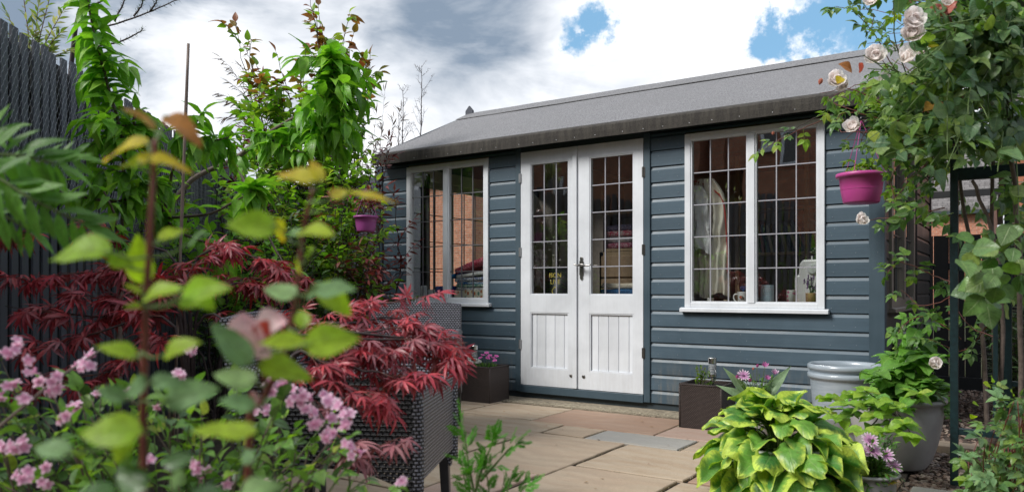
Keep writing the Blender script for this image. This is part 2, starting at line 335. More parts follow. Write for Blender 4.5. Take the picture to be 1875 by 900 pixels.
L['willow'] = leafmat('willow_leaf', [(.14, .24, .06), (.24, .32, .10), (.50, .45, .38), (.10, .18, .05)], trans=.3)
L['feather'] = leafmat('feathery_leaf', [(.08, .26, .035), (.11, .32, .04)], trans=.3, vein=0)
L['tulip'] = leafmat('tulip_leaf', [(.16, .26, .14), (.20, .30, .16)], trans=.15, rough=.45, vein=0)
L['pale'] = leafmat('pale_weigela_leaf', [(.12, .27, .05), (.17, .35, .06), (.075, .18, .05), (.22, .40, .06)], trans=.3)
def petal(name, a, b_, trans=.3):
    return leafmat(name, [a, tuple(v*.92 for v in a), a], trans=trans, rough=.6, vein=0, tip=b_, tcol=(1.1, 1., 1.))
L['white_rose'] = petal('white_petal', (.96, .94, .90), (.97, .97, .96), .5)
L['pink_rose'] = petal('pink_petal', (.92, .74, .76), (.88, .55, .62), .4)
L['weigela'] = petal('weigela_petal', (.78, .42, .62), (.94, .74, .88), .45)
L['osteo'] = petal('daisy_petal', (.62, .30, .55), (.88, .74, .85), .35)
L['osteo_deep'] = petal('daisy_deep_petal', (.62, .22, .50), (.60, .20, .46))
L['dianthus'] = petal('dianthus_petal', (.55, .08, .35), (.75, .25, .58))
L['bud'] = petal('bud_petal', (.70, .30, .22), (.80, .45, .35))
L['eye'] = simple('flower_eye', (.12, .04, .10), .7)
# ---------------------------------------------------------------- mesh building
WL = {}                                          # world location of each thing's Empty
class MB:
    def __init__(s): s.v = []; s.f = []; s.uv = []
    def face(s, pts, uvs=None):
        i = len(s.v); s.v += [tuple(p) for p in pts]; s.f.append(tuple(range(i, i+len(pts))))
        s.uv += uvs if uvs else [(0, 0)]*len(pts)
    def quadmesh(s, vs, fs, uvf=None):
        i = len(s.v); s.v += [tuple(p) for p in vs]
        for f in fs:
            s.f.append(tuple(i+k for k in f))
            for k in f: s.uv.append(uvf(k) if uvf else (0, 0))
    def box(s, x0, x1, y0, y1, z0, z1, M=None, ch=0.0):
        c = [(x, y, z) for x in (x0, x1) for y in (y0, y1) for z in (z0, z1)]
        F = ((0, 1, 3, 2), (4, 6, 7, 5), (0, 4, 5, 1), (2, 3, 7, 6), (0, 2, 6, 4), (1, 5, 7, 3))
        ax = ((1, 2), (1, 2), (0, 2), (0, 2), (0, 1), (0, 1))
        i = len(s.v)
        s.v += [tuple(M @ Vector(p)) if M else p for p in c]
        for f, a in zip(F, ax):
            s.f.append(tuple(i+k for k in f)); s.uv += [(c[k][a[0]], c[k][a[1]]) for k in f]
        return s
    def prism(s, prof, axis, a, b, M=None):      # prof: closed 2-D loop, extruded along axis from a to b
        n = len(prof); i = len(s.v)
        def mk(p, t):
            q = (t, p[0], p[1]) if axis == 'x' else (p[0], t, p[1]) if axis == 'y' else (p[0], p[1], t)
            return tuple(M @ Vector(q)) if M else q
        s.v += [mk(p, a) for p in prof]+[mk(p, b) for p in prof]
        acc = [0]
        for k in range(n): acc.append(acc[-1]+math.dist(prof[k], prof[(k+1) % n]))
        for k in range(n):
            j = (k+1) % n; s.f.append((i+k, i+j, i+n+j, i+n+k)); s.uv += [(a, acc[k]), (a, acc[k+1]), (b, acc[k+1]), (b, acc[k])]
        s.f.append(tuple(i+k for k in range(n))[::-1]); s.uv += [prof[k] for k in range(n)][::-1]
        s.f.append(tuple(i+n+k for k in range(n))); s.uv += [prof[k] for k in range(n)]
        return s
    def tube(s, pts, rad, n=6, cap=True):
        pts = [Vector(p) for p in pts]; m = len(pts)
        if m < 2: return s
        r = rad if isinstance(rad, (list, tuple)) else [rad]*m
        i0 = len(s.v); up = Vector((0, 0, 1)); pu = None; acc = 0
        for k, p in enumerate(pts):
            d = (pts[min(k+1, m-1)]-pts[max(k-1, 0)]).normalized()
            if k: acc += (p-pts[k-1]).length
            Ls = [0.] if not k else Ls+[acc]
            if pu is None: pu = d.cross(Vector((.3, .2, 1))).normalized() if abs(d.z) < .95 else d.cross(Vector((1, 0, 0))).normalized()
            pu = (pu-d*pu.dot(d)).normalized(); q = d.cross(pu)
            for j in range(n):
                a = 2*PI*j/n; s.v.append(tuple(p+(pu*math.cos(a)+q*math.sin(a))*r[k]))
        for k in range(m-1):
            for j in range(n):
                a, b = i0+k*n+j, i0+k*n+(j+1) % n; s.f.append((a, b, b+n, a+n))
                c_ = 6.2832*max(r); s.uv += [(j/n*c_, Ls[k]), ((j+1)/n*c_, Ls[k]), ((j+1)/n*c_, Ls[k+1]), (j/n*c_, Ls[k+1])]
        if cap:
            for b, rev in ((i0, True), (i0+(m-1)*n, False)):
                f = [b+j for j in range(n)]; s.f.append(tuple(f[::-1] if rev else f)); s.uv += [(0, 0)]*n
        return s
    def lathe(s, prof, n=24, c=(0, 0, 0), M=None):
        i0 = len(s.v)
        for r_, z in prof:
            for j in range(n):
                a = 2*PI*j/n; q = Vector((c[0]+r_*math.cos(a), c[1]+r_*math.sin(a), c[2]+z)); s.v.append(tuple(M @ q) if M else tuple(q))
        for k in range(len(prof)-1):
            for j in range(n):
                a, b = i0+k*n+j, i0+k*n+(j+1) % n; s.f.append((a, b, b+n, a+n))
                s.uv += [(j/n, prof[k][1]), ((j+1)/n, prof[k][1]), ((j+1)/n, prof[k+1][1]), (j/n, prof[k+1][1])]
        return s
    def build(s, name, mat, parent=None, smooth=False, local=False, kind=None, label=None, loc=None, bevel=0):
        me = bpy.data.meshes.new(name)
        o = bpy.data.objects.new(name, me); COL.objects.link(o)
        off = Vector((0, 0, 0)); base = Vector((0, 0, 0))
        if parent is not None:
            o.parent = parent
            if not local: base = WL.get(parent.name, Vector((0, 0, 0)))
        if loc is not None: off = Vector(loc); o.location = off-base
        else:
            o.location = (0, 0, 0); off = base
        v = s.v if off.length == 0 else [(p[0]-off.x, p[1]-off.y, p[2]-off.z) for p in s.v]
        me.from_pydata(v, [], s.f); ul = me.uv_layers.new(name='UVMap')
        ul.data.foreach_set('uv', np.array(s.uv, dtype=np.float32).ravel())
        if mat is not None: me.materials.append(mat)
        if smooth: me.polygons.foreach_set('use_smooth', [True]*len(me.polygons))
        if bevel:
            md = o.modifiers.new('edge', 'BEVEL'); md.width = bevel; md.segments = 2; md.limit_method = 'ANGLE'; md.angle_limit = .6
        if kind: o['kind'] = kind
        if label and parent is not None: o['label'] = label
        WL[o.name] = off if loc is not None else base
        return o
def tag(o, label, cat, group=None, kind=None):
    o['label'] = label; o['category'] = cat
    if group: o['group'] = group
    if kind: o['kind'] = kind
    return o
def empty(name, loc, label, cat, group=None, rz=0.):
    o = bpy.data.objects.new(name, None); COL.objects.link(o); o.location = loc; o.rotation_euler = (0, 0, rz); o.empty_display_size = .1
    WL[o.name] = Vector(loc); return tag(o, label, cat, group)
def struct(o): o['kind'] = 'structure'; return o
def copy_tree(o, parent=None):
    c = o.copy(); COL.objects.link(c)
    if parent: c.parent = parent
    for ch in o.children: copy_tree(ch, c)
    return c
def smoothpath(pts, n=6, jit=0.):
    pts = [Vector(p) for p in pts]
    if len(pts) < 3: pts = [pts[0], (pts[0]+pts[-1])/2, pts[-1]]
    out = []
    for i in range(len(pts)-1):
        p0 = pts[max(i-1, 0)]; p1 = pts[i]; p2 = pts[i+1]; p3 = pts[min(i+2, len(pts)-1)]
        for k in range(n):
            t = k/n
            q = .5*((2*p1)+(p2-p0)*t+(2*p0-5*p1+4*p2-p3)*t*t+(3*p1-p0-3*p2+p3)*t**3)
            if jit and (i or k): q += Vector((R.uniform(-1, 1), R.uniform(-1, 1), R.uniform(-1, 1)))*jit
            out.append(q)
    out.append(pts[-1]); return out
# ---------------------------------------------------------------- leaf shapes (unit length, base at the origin, along +Y, face up +Z)
class Shape:
    def __init__(s): s.v = []; s.f = []; s.u = []
    def add(s, v, f, u, M=None):
        i = len(s.v); s.v += [tuple(M @ Vector(p)) if M else tuple(p) for p in v]; s.f += [tuple(k+i for k in q) for q in f]; s.u += list(u)
        return s
PROF = {'ovate': lambda v: math.sin(PI*v**.72)**.85*(1-.12*v), 'round': lambda v: math.sin(PI*v**.85)**.6, 'lance': lambda v: math.sin(PI*v**.85)**1.25,
        'hosta': lambda v: math.sin(PI*(v*.94+.06)**.62)**.75*(1-.1*v), 'acum': lambda v: math.sin(PI*v**.66)**1.05*(1-.25*v),
        'strap': lambda v: (math.sin(PI*(.12+v*.88)**.8)**.5), 'petal': lambda v: math.sin(PI*(.08+.84*v)**1.25)**.75}
def blade(prof, n=5, width=.5, fold=.25, droop=.3, wave=0., side=1, curl=0., stalk=.0, seed=0, serr=0.):
    rr = random.Random(seed); f = PROF[prof]; V = []; U = []; F = []
    cols = 2*side+1; ph = rr.uniform(0, 6)
    for i in range(n+1):
        v = i/n; w = width*.5*max(f(v), .02 if 0 < i < n else .012)
        if serr and 0 < i < n: w *= 1+(serr if i % 2 else -serr)
        for j in range(cols):
            u = j/side-1
            y = stalk+(1-stalk)*v; x = u*w
            z = abs(u)*w*fold-droop*v*v+wave*math.sin(ph+v*9+u*2.4)*abs(u)-curl*w*u*u
            yy = y-.25*droop*droop*v*v*v
            V.append((x, yy, z)); U.append(((u+1)/2, v))
    for i in range(n):
        for j in range(cols-1):
            a = i*cols+j; F.append((a, a+1, a+cols+1, a+cols))
    return V, F, U
def single(*a, **k): s = Shape(); s.add(*blade(*a, **k)); return s
def TRS(loc, rz=0., rx=0., ry=0., sc=1.):
    return Matrix.Translation(loc) @ Euler((rx, ry, rz)).to_matrix().to_4x4() @ Matrix.Scale(sc, 4)
def strip(s, p0, p1, w):                         # thin stalk
    p0, p1 = Vector(p0), Vector(p1); d = (p1-p0); x = d.cross(Vector((0, 0, 1))).normalized()*w
    s.add([p0-x, p0+x, p1+x*.7, p1-x*.7], [(0, 1, 2, 3)], [(.5, .1)]*4)
def rose5(seed, sc=1., wid=.62):
    rr = random.Random(seed); s = Shape(); strip(s, (0, 0, 0), (0, .55, -.03), .008)
    for k, (y, a, l) in enumerate(((.22, 1.15, .34), (.22, -1.15, .34), (.48, .95, .42), (.48, -.95, .42), (.55, 0, .5))):
        s.add(*blade('ovate', 4, wid, .3, .25+rr.random()*.3, seed=seed+k), TRS((0, y, -.02), a+rr.uniform(-.2, .2), rr.uniform(-.3, .2), rr.uniform(-.3, .3), l*rr.uniform(.85, 1.1)))
    return s
def pinnate(seed, n=6, wid=.28, ll=.36):
    rr = random.Random(seed); s = Shape(); strip(s, (0, 0, 0), (0, .5, .0), .010); strip(s, (0, .5, 0), (0, .95, -.08), .006)
    for k in range(n):
        y = .12+.82*k/(n-.5); z = 0 if y < .5 else -.16*(y-.5)
        for sd in (-1, 1):
            s.add(*blade('lance', 4, wid, .2, .45, seed=seed+k), TRS((0, y, z), sd*(1.15-.35*k/n)+rr.uniform(-.1, .1), rr.uniform(-.35, .1), 0, ll*rr.uniform(.85, 1.05)*(1-.25*k/n)))
    s.add(*blade('lance', 4, wid, .2, .3, seed=seed), TRS((0, .94, -.08), 0, -.2, 0, ll*.8))
    return s
def palmate(seed, lobes=7, wid=.15, droop=.35):
    rr = random.Random(seed); s = Shape(); strip(s, (0, -.35, .05), (0, 0, 0), .010)
    for k in range(lobes):
        a = -1.95+3.9*k/(lobes-1)+rr.uniform(-.12, .12); l = (1-.42*abs(a)/1.95)*rr.uniform(.85, 1.08)
        s.add(*blade('lance', 4, wid/l*(1-.3*abs(a)/2), .35, droop+rr.uniform(-.2, .3), seed=seed+k), TRS((0, 0, 0), -a, rr.uniform(-.35, .15), rr.uniform(-.3, .3), l))
    return s
def feathery(seed):
    rr = random.Random(seed); s = Shape(); strip(s, (0, 0, 0), (0, 1, -.1), .012)
    for k in range(9):
        y = .18+.8*k/9
        for sd in (-1, 1):
            a = sd*rr.uniform(.55, .9); l = .42*(1-.6*k/9)
            M = TRS((0, y, -.1*y), a, rr.uniform(-.3, .3), 0, l)
            s.add(*blade('lance', 3, .26, .2, .2, seed=k), M)
            for sd2 in (-1, 1): s.add(*blade('lance', 2, .3, .2, .2, seed=k), M @ TRS((0, .35, 0), sd2*.6, 0, 0, .5))
    return s
def bloom(seed, layers=((.5, 7, 1.15), (.42, 6, .75), (.32, 5, .35), (.2, 4, .12)), w=.85):
    rr = random.Random(seed); s = Shape()
    for (l, n, op) in layers:                    # op: opening from the flower axis (+Z)
        o = rr.random()*6
        for k in range(n):
            s.add(*blade('petal', 4, w, .1, -.45, .06, side=2, curl=-.5, seed=seed+k), TRS((0, 0, 0), o+2*PI*k/n+rr.uniform(-.15, .15), 0, 0, 1) @ TRS((0, .03, .02), 0, PI/2-op+rr.uniform(-.18, .18), 0, l*rr.uniform(.85, 1.1)))
    return s
def daisy(seed, n=15, wid=.26, up=.35):
    rr = random.Random(seed); s = Shape()
    for k in range(n):
        s.add(*blade('petal', 3, wid, -.1, .15, seed=seed+k), TRS((0, 0, 0), 2*PI*k/n+rr.uniform(-.1, .1), up+rr.uniform(-.15, .15), 0, .5*rr.uniform(.9, 1.05)) @ TRS((0, .1, 0)))
    return s
def trumpet(seed):
    rr = random.Random(seed); s = Shape()
    for k in range(5):
        s.add(*blade('petal', 3, .8, .2, .35, seed=seed+k), TRS((0, 0, .3), 2*PI*k/5+rr.uniform(-.15, .15), .5+rr.uniform(-.2, .2), 0, .42))
        s.add([(-.05, 0, 0), (.05, 0, 0), (.11, 0, .32), (-.11, 0, .32)], [(0, 1, 2, 3)], [(.5, 0), (.5, 0), (.5, .4), (.5, .4)], TRS((0, 0, 0), 2*PI*k/5) @ TRS((0, .07, 0), 0, -.1))
    return s
def budshape(seed):
    s = Shape()
    for k in range(5): s.add(*blade('petal', 3, .7, .3, -.1, seed=k), TRS((0, 0, 0), 2*PI*k/5) @ TRS((0, .02, 0), 0, 1.38, 0, 1.))
    return s
def disc(seed):
    s = Shape(); n = 8; v = [(0, 0, .12)]+[(.14*math.cos(2*PI*k/n), .14*math.sin(2*PI*k/n), .04) for k in range(n)]
    s.add(v, [(0, 1+k, 1+(k+1) % n) for k in range(n)], [(.5, .5)]*(n+1)); return s
def fam(fn, n): return [fn(k) for k in range(n)]
SH = {
 'ovate': [single('ovate', 5, .62, .3, .12*k+.05, .01, seed=k) for k in range(5)],
 'roseleaf': [single('ovate', 7, .72, .22+.1*(k % 3), .14*k, .02, side=2, seed=k, serr=.035) for k in range(5)],
 'bigrose': [single('ovate', 8, .86, .10+.08*(k % 3), .10*k, .03, side=2, seed=k, serr=.02) for k in range(5)],
 'cherry': [single('acum', 8, .44, .38, .12+.14*k, .014, seed=k, serr=.05) for k in range(5)],
 'lance': [single('lance', 4, .29, .3, .12*k, seed=k) for k in range(4)],
 'thin': [single('lance', 3, .13, .3, .1*k, seed=k) for k in range(3)],
 'small': [single('ovate', 3, .58, .3, .1*k, seed=k) for k in range(4)],
 'hydra': [single('ovate', 9, .74, .22+.08*(k % 3), .13*k, .03, side=2, seed=k, serr=.045) for k in range(5)],
 'hosta': [single('hosta', 12, .88, (.75, .45, 1.0, .25, .6, .85)[k], (.15, .45, .0, .6, .3, .55)[k], .085, side=3, curl=(.3, .8, -.1, .5, 1.1, .3)[k], seed=k) for k in range(6)],
 'tulip': [single('lance', 9, .22, .55, .15+.2*k, .015, side=2, seed=k) for k in range(3)],
 'broadpetal': [single('round', 8, .80, .15, -.15, .03, side=3, curl=-.7, seed=k) for k in range(2)],
 'rose5': fam(rose5, 4), 'pinnate': fam(lambda k: pinnate(k*7), 3), 'pinnate_short': fam(lambda k: pinnate(k*7+3, 4, .3, .42), 3),
 'palmate': fam(lambda k: palmate(k*5, 7, .17), 5), 'feather': fam(feathery, 3),
 'bloom': fam(bloom, 3), 'openbloom': fam(lambda k: bloom(k+9, ((.55, 5, 1.1), (.5, 4, .5)), 1.), 2), 'bigbloom': fam(lambda k: bloom(k+9, ((.75, 3, .55), (.7, 3, .25), (.5, 3, .1)), 1.1), 2),
 'daisy': fam(daisy, 3), 'closed': fam(lambda k: daisy(k+20, 15, .24, 1.1), 2), 'trumpet': fam(trumpet, 3), 'bud': fam(budshape, 1), 'disc': fam(disc, 1),
 'fringe': fam(lambda k: daisy(k+40, 9, .5, .45), 2)}
MESHC = {}
def shape_mesh(key, k, mat, smooth=True):
    id_ = (key, k, mat.name)
    if id_ not in MESHC:
        s = SH[key][k]; me = bpy.data.meshes.new(key); me.from_pydata(s.v, [], s.f)
        ul = me.uv_layers.new(name='UVMap'); arr = np.array([s.u[i] for f in s.f for i in f], dtype=np.float32); ul.data.foreach_set('uv', arr.ravel())
        me.materials.append(mat); me.polygons.foreach_set('use_smooth', [smooth]*len(s.f)); MESHC[id_] = me
    return MESHC[id_]
SHN = {}
def shape_np(key, k):
    if (key, k) not in SHN:
        s = SH[key][k]; SHN[(key, k)] = (np.array(s.v), np.array([i for f in s.f for i in f]), np.array([len(f) for f in s.f]), np.array([s.u[i] for f in s.f for i in f]))
    return SHN[(key, k)]
def joined(name, items, parent, mat):            # many leaves as one mesh
    V = []; LI = []; LT = []; UV = []; off = 0; b = WL[parent.name] if parent else Vector((0, 0, 0))
    for key, k, M in items:
        v, li, lt, uv = shape_np(key, k); m = np.array(M)
        V.append(v @ m[:3, :3].T+m[:3, 3]-np.array(b)); LI.append(li+off); LT.append(lt); UV.append(uv); off += len(v)
    V = np.concatenate(V); LI = np.concatenate(LI); LT = np.concatenate(LT); UV = np.concatenate(UV)
    me = bpy.data.meshes.new(name); me.vertices.add(len(V)); me.vertices.foreach_set('co', V.astype(np.float32).ravel())
    me.loops.add(len(LI)); me.loops.foreach_set('vertex_index', LI.astype(np.int32)); me.polygons.add(len(LT))
    st = np.concatenate(([0], np.cumsum(LT)[:-1])); me.polygons.foreach_set('loop_start', st.astype(np.int32)); me.polygons.foreach_set('loop_total', LT.astype(np.int32))
    ul = me.uv_layers.new(name='UVMap'); ul.data.foreach_set('uv', UV.astype(np.float32).ravel()); me.materials.append(mat)
    me.polygons.foreach_set('use_smooth', [True]*len(LT)); me.update(calc_edges=True)
    o = bpy.data.objects.new(name, me); COL.objects.link(o)
    if parent: o.parent = parent
    return o
UP = Vector((0, 0, 1))
def LM(p, d, nrm=UP, size=.05):
    y = Vector(d).normalized(); n = Vector(nrm)
    x = y.cross(n)
    if x.length < 1e-4: x = y.cross(Vector((1, .1, 0)))
    x.normalize(); z = x.cross(y)
    M = Matrix(((x.x, y.x, z.x), (x.y, y.y, z.y), (x.z, y.z, z.z))).to_4x4() @ Matrix.Scale(size, 4); M.translation = Vector(p); return M
def rv(s=1.): return Vector((R.uniform(-s, s), R.uniform(-s, s), R.uniform(-s, s)))
LEAFCOUNT = [0]
class Plant:
    def __init__(s, name, label, cat, base, nobj=120, group=None, partname='leaf', stuffname='foliage'):
        s.root = empty(name, base, label, cat, group); s.wood = {}; s.items = []; s.nobj = nobj; s.veto = None; s.pn = partname; s.sn = stuffname
    def stem(s, pts, r0, r1, mat='bark', name='stem', n=5, seg=5, jit=0.):
        q = smoothpath(pts, seg, jit); m = len(q); rad = [r0+(r1-r0)*k/(m-1) for k in range(m)]
        s.wood.setdefault((name, mat), MB()).tube(q, rad, n); return q
    def leaf(s, key, M, mat, part=None, k=None, force=False):
        if s.veto and not force and s.veto(proj(M @ Vector((0, .5, 0)))): return
        s.items.append((key, R.randrange(len(SH[key])) if k is None else k, M, mat, part, force))
    def along(s, pts, key, mat, n, size, ang=.9, droop=.3, t0=.1, up=.8, jit=.35, both=True, part=None, tipleaf=True, sizefn=None, mats=None):
        m = len(pts)-1
        for i in range(n):
            t = t0+(1-t0)*(i+R.random()*.7)/n; x = min(t*m, m-.001); k = int(x); p = pts[k].lerp(pts[k+1], x-k)
            d = (pts[k+1]-pts[k]).normalized(); sd = UP.cross(d)
            if sd.length < .2: sd = Vector((math.cos(i*2.4), math.sin(i*2.4), 0))
            a = i*2.4+R.uniform(-.4, .4); q = d.cross(sd.normalized())
            out = (sd.normalized()*math.cos(a)+q*math.sin(a)) if not both else sd.normalized()*(1 if i % 2 else -1)+q*R.uniform(-.4, .4)
            dr = (d*math.cos(ang)+out*math.sin(ang)+Vector((0, 0, -droop))+rv(jit)).normalized()
            sz = R.uniform(*size)*(sizefn(t) if sizefn else 1)
            nr = (UP*up+out*.3-d*.1+rv(jit)).normalized()
            s.leaf(key, LM(p, dr, nr, sz), R.choice(mats) if mats else mat, part)
        if tipleaf:
            d = (pts[-1]-pts[-2]).normalized(); s.leaf(key, LM(pts[-1], d+Vector((0, 0, -droop*.5)), UP+rv(.3), R.uniform(*size)), R.choice(mats) if mats else mat, part)
    def finish(s):
        for (nm, mat), mb in s.wood.items(): mb.build(nm, MAT[mat], s.root, smooth=True, kind='stuff' if nm in ('twig', 'leaf_stalk') else None)
        def pr(it):
            x, y, D = proj(it[2].translation)
            if D < .1 or not (-60 < x < 1935 and -60 < y < 960): return -1
            return it[2].to_scale().x/D+(10 if it[5] else 0)
        it = sorted(s.items, key=pr, reverse=True); n = min(s.nobj, len(it)); b = WL[s.root.name]; rest = {}
        for q, (key, k, M, mat, part, fo) in enumerate(it):
            nm = part or s.pn
            if q < n or fo:
                o = bpy.data.objects.new(nm, shape_mesh(key, k, L[mat] if mat in L else MAT[mat])); COL.objects.link(o); o.parent = s.root
                m2 = M.copy(); m2.translation = M.translation-b; o.matrix_basis = m2; LEAFCOUNT[0] += 1
            else: rest.setdefault((mat, (part+'s' if part else s.sn)), []).append((key, k, M))
        for (mat, nm), l in rest.items():
            o = joined(nm, l, s.root, L[mat] if mat in L else MAT[mat]); o['kind'] = 'stuff'
        return s.root
# ================================================================ SETTING
WY = 4.943
gm, gt, gb = newmat('garden_ground'); gco = N(gt, 'ShaderNodeTexCoord').outputs['Object']
link(gt, MIX(gt, MR(gt, NOISE(gt, gco, 1.2, 8, .65), .35, .65), (.05, .075, .025), (.07, .055, .035)), gb.inputs['Base Color']); setp(gb, Roughness=.95)
m = MB(); m.quadmesh([(-500, -500, -.07), (500, -500, -.07), (500, 500, -.07), (-500, 500, -.07)], [(0, 1, 2, 3)]); struct(m.build('ground', gm))
def poly(name, pts, z, mat, thick=.03):
    m = MB(); n = len(pts); m.face([(x, y, z) for x, y in pts], [(x, y) for x, y in pts])
    for k in range(n):
        a, b = pts[k], pts[(k+1) % n]; m.face([(a[0], a[1], z-thick), (b[0], b[1], z-thick), (b[0], b[1], z), (a[0], a[1], z)])
    return struct(m.build(name, mat))
poly('soil_bed', [(-9.5, -2.5), (-2.25, -2.5), (-2.95, 2.0), (-3.9, 3.7), (-3.95, 4.9), (-9.5, 5.6)], -.012, MAT['soil'])
mort = simple('joint_mortar', (.055, .045, .036), .95, 0, .3, 60, .004)
patio = poly('patio', [(-3.9, -3.2), (-.42, -3.2), (-.42, 3.25), (-.5, 4.72), (-3.98, 4.72)], -.014, mort)
slabs = [(-3.25, -2.645, 4.155, 4.70, 0), (-2.645, -1.79, 4.11, 4.70, 2), (-1.79, -1.20, 4.11, 4.45, 4), (-1.79, -1.20, 4.46, 4.70, 0), (-3.90, -3.25, 4.48, 4.70, 1), (-3.90, -3.25, 3.95, 4.47, 0),
 (-3.25, -2.385, 3.57, 4.14, 0), (-2.375, -2.09, 3.83, 4.10, 1), (-2.085, -1.515, 3.80, 4.10, 3), (-1.51, -1.23, 3.80, 4.10, 1), (-1.225, -.5, 3.80, 4.10, 0), (-1.195, -.5, 4.11, 4.70, 1),
 (-2.40, -1.82, 2.955, 3.82, 1), (-1.80, -1.25, 3.20, 3.79, 0), (-1.24, -.45, 3.20, 3.79, 2), (-3.30, -2.41, 2.99, 3.56, 1), (-3.95, -3.31, 3.40, 3.94, 1),
 (-2.90, -2.135, 2.40, 2.975, 0), (-2.125, -1.835, 2.10, 2.945, 4), (-1.815, -1.27, 2.35, 3.185, 1), (-1.26, -.75, 2.62, 3.185, 0), (-.74, -.45, 2.62, 3.185, 3), (-3.3, -2.91, 2.4, 2.98, 2),
 (-2.9, -2.135, 1.8, 2.39, 1), (-1.26, -.45, 2.0, 2.61, 2), (-1.815, -1.27, 1.75, 2.34, 0), (-2.125, -1.835, 1.2, 2.09, 0), (-2.9, -2.3, 1.2, 1.79, 2), (-2.29, -2.135, 1.2, 1.79, 1)]
yy = -3.1
while yy < 1.1:
    xx = -3.2
    while xx < -.5:
        wdt = R.choice((.56, .84, .28)); x1 = min(xx+wdt, -.45)
        if x1-xx > .1: slabs.append((xx, x1-.012, yy, yy+.555, R.choice((0, 0, 1, 2, 4, 3))))
        xx = xx+wdt
    yy += .567
for (x0, x1, y0, y1, mi) in slabs:
    m = MB(); cx, cy_ = (x0+x1)/2, (y0+y1)/2; zt = R.uniform(-.0015, .003); g = .006; ring = []
    cs = [(x0+g, y0+g), (x1-g, y0+g), (x1-g, y1-g), (x0+g, y1-g)]
    for k in range(4):
        a, b = cs[k], cs[(k+1) % 4]; nn = max(3, int(math.dist(a, b)/.09))
        for q in range(nn):
            t = q/nn; ring.append((a[0]+(b[0]-a[0])*t+R.uniform(-.0035, .0035), a[1]+(b[1]-a[1])*t+R.uniform(-.0035, .0035)))
    n = len(ring); sh = lambda p, s_: (cx+(p[0]-cx)*(1-s_/max(abs(p[0]-cx), .1)), cy_+(p[1]-cy_)*(1-s_/max(abs(p[1]-cy_), .1)))
    top = [(*sh(p, .004), zt) for p in ring]; md = [(*p, zt-.004) for p in ring]; bt = [(*p, -.012) for p in ring]
    vs_ = top+md+bt; fs = [tuple(range(n))]+[(n+k, n+(k+1) % n, (k+1) % n, k) for k in range(n)]+[(2*n+k, 2*n+(k+1) % n, n+(k+1) % n, n+k) for k in range(n)]
    m.quadmesh(vs_, fs); m.build('slab', SLAB[mi], patio, loc=(cx, cy_, 0))
gr = MB()
for (x0, x1, y0, y1, mi) in slabs:
    for k in range(26):
        if R.random() < .5: x, y = R.uniform(x0, x1), R.choice((y0-.004, y1+.004))
        else: x, y = R.choice((x0-.004, x1+.004)), R.uniform(y0, y1)
        s_ = R.uniform(.0012, .0035); gr.v += [(x-s_, y, -.004), (x+s_, y-s_, -.004), (x, y+s_, -.004), (x, y, .001+s_)]; i = len(gr.v)-4; gr.f += [(i, i+1, i+3), (i+1, i+2, i+3), (i+2, i, i+3)]; gr.uv += [(0, 0)]*9
gr.build('joint_grit', simple('joint_grit', (.26, .22, .15), .9, 0, .5, 200), patio, kind='stuff')
# gravel
gbed = poly('gravel_path', [(-.42, -3.2), (1.6, -3.2), (1.6, 7.95), (-.72, 7.95), (-.72, 4.85), (-.5, 4.72), (-.42, 3.25)], -.03, simple('gravel_bed', (.07, .05, .04), .95, 0, .4, 60, .01))
ps = []
pv = [np.array([(math.cos(a)*r, math.sin(a)*r*.8, z) for r, z in ((.75, -.3), (1, .15)) for a in [k*PI/2.5+j for k in range(5)]]+[(0.1, 0, .55)]) for j in (0, .5, 1)]
pf = [(k, (k+1) % 5, 5+(k+1) % 5, 5+k) for k in range(5)]+[(5+k, 5+(k+1) % 5, 10) for k in range(5)]
m = MB()
for i in range(9500):
    y = R.uniform(2.2, 7.9) if R.random() < .7 else R.uniform(2.6, 4.6); x = R.uniform(-.70 if y > 4.8 else -.44, .75)
    q = P(0, 0, 1); px, py, D = proj((x, y, 0))
    if px > 1950 or py > 940: continue
    s_ = R.uniform(.008, .021); rot = Euler((R.uniform(-.5, .5), R.uniform(-.5, .5), R.uniform(0, 6))).to_matrix()
    i0 = len(m.v); t = pv[i % 3]
    for p in t:
        w_ = rot @ Vector((p[0]*s_, p[1]*s_, p[2]*s_*.8)); m.v.append((x+w_.x, y+w_.y, -.022+s_*.25+w_.z+R.random()*.002))
    for f in pf: m.f.append(tuple(i0+k for k in f)); m.uv += [(0, 0)]*len(f)
m.build('gravel', MAT['gravel'], gbed, kind='stuff')
for pa, pb in (((-.46, 4.62), (-.05, 4.60)), ((-.44, 3.66), (-.05, 3.63))):
    pass
def edging(x0, x1, y0, y1, z1, mat, label):
    o = MB().box(x0, x1, y0, y1, -.05, z1).build('edging_stone', mat, None, bevel=.004, loc=((x0+x1)/2, (y0+y1)/2, 0)); return tag(o, label, 'edging', 'stone edgings across the gravel')
edging(-.43, .02, 4.58, 4.74, .022, SLAB[1], 'stone edging strip across the gravel behind the grey hydrangea pot')
edging(-.40, .3, 3.35, 3.62, .012, SLAB[3], 'flat grey stone set in gravel at the foot of the metal arch')
o = MB().box(-.72, .9, 7.55, 7.60, -.05, .09).build('gravel_board', MAT['fence_dark'], None); tag(o, 'dark timber edging board at the far end of the gravel', 'edging board')
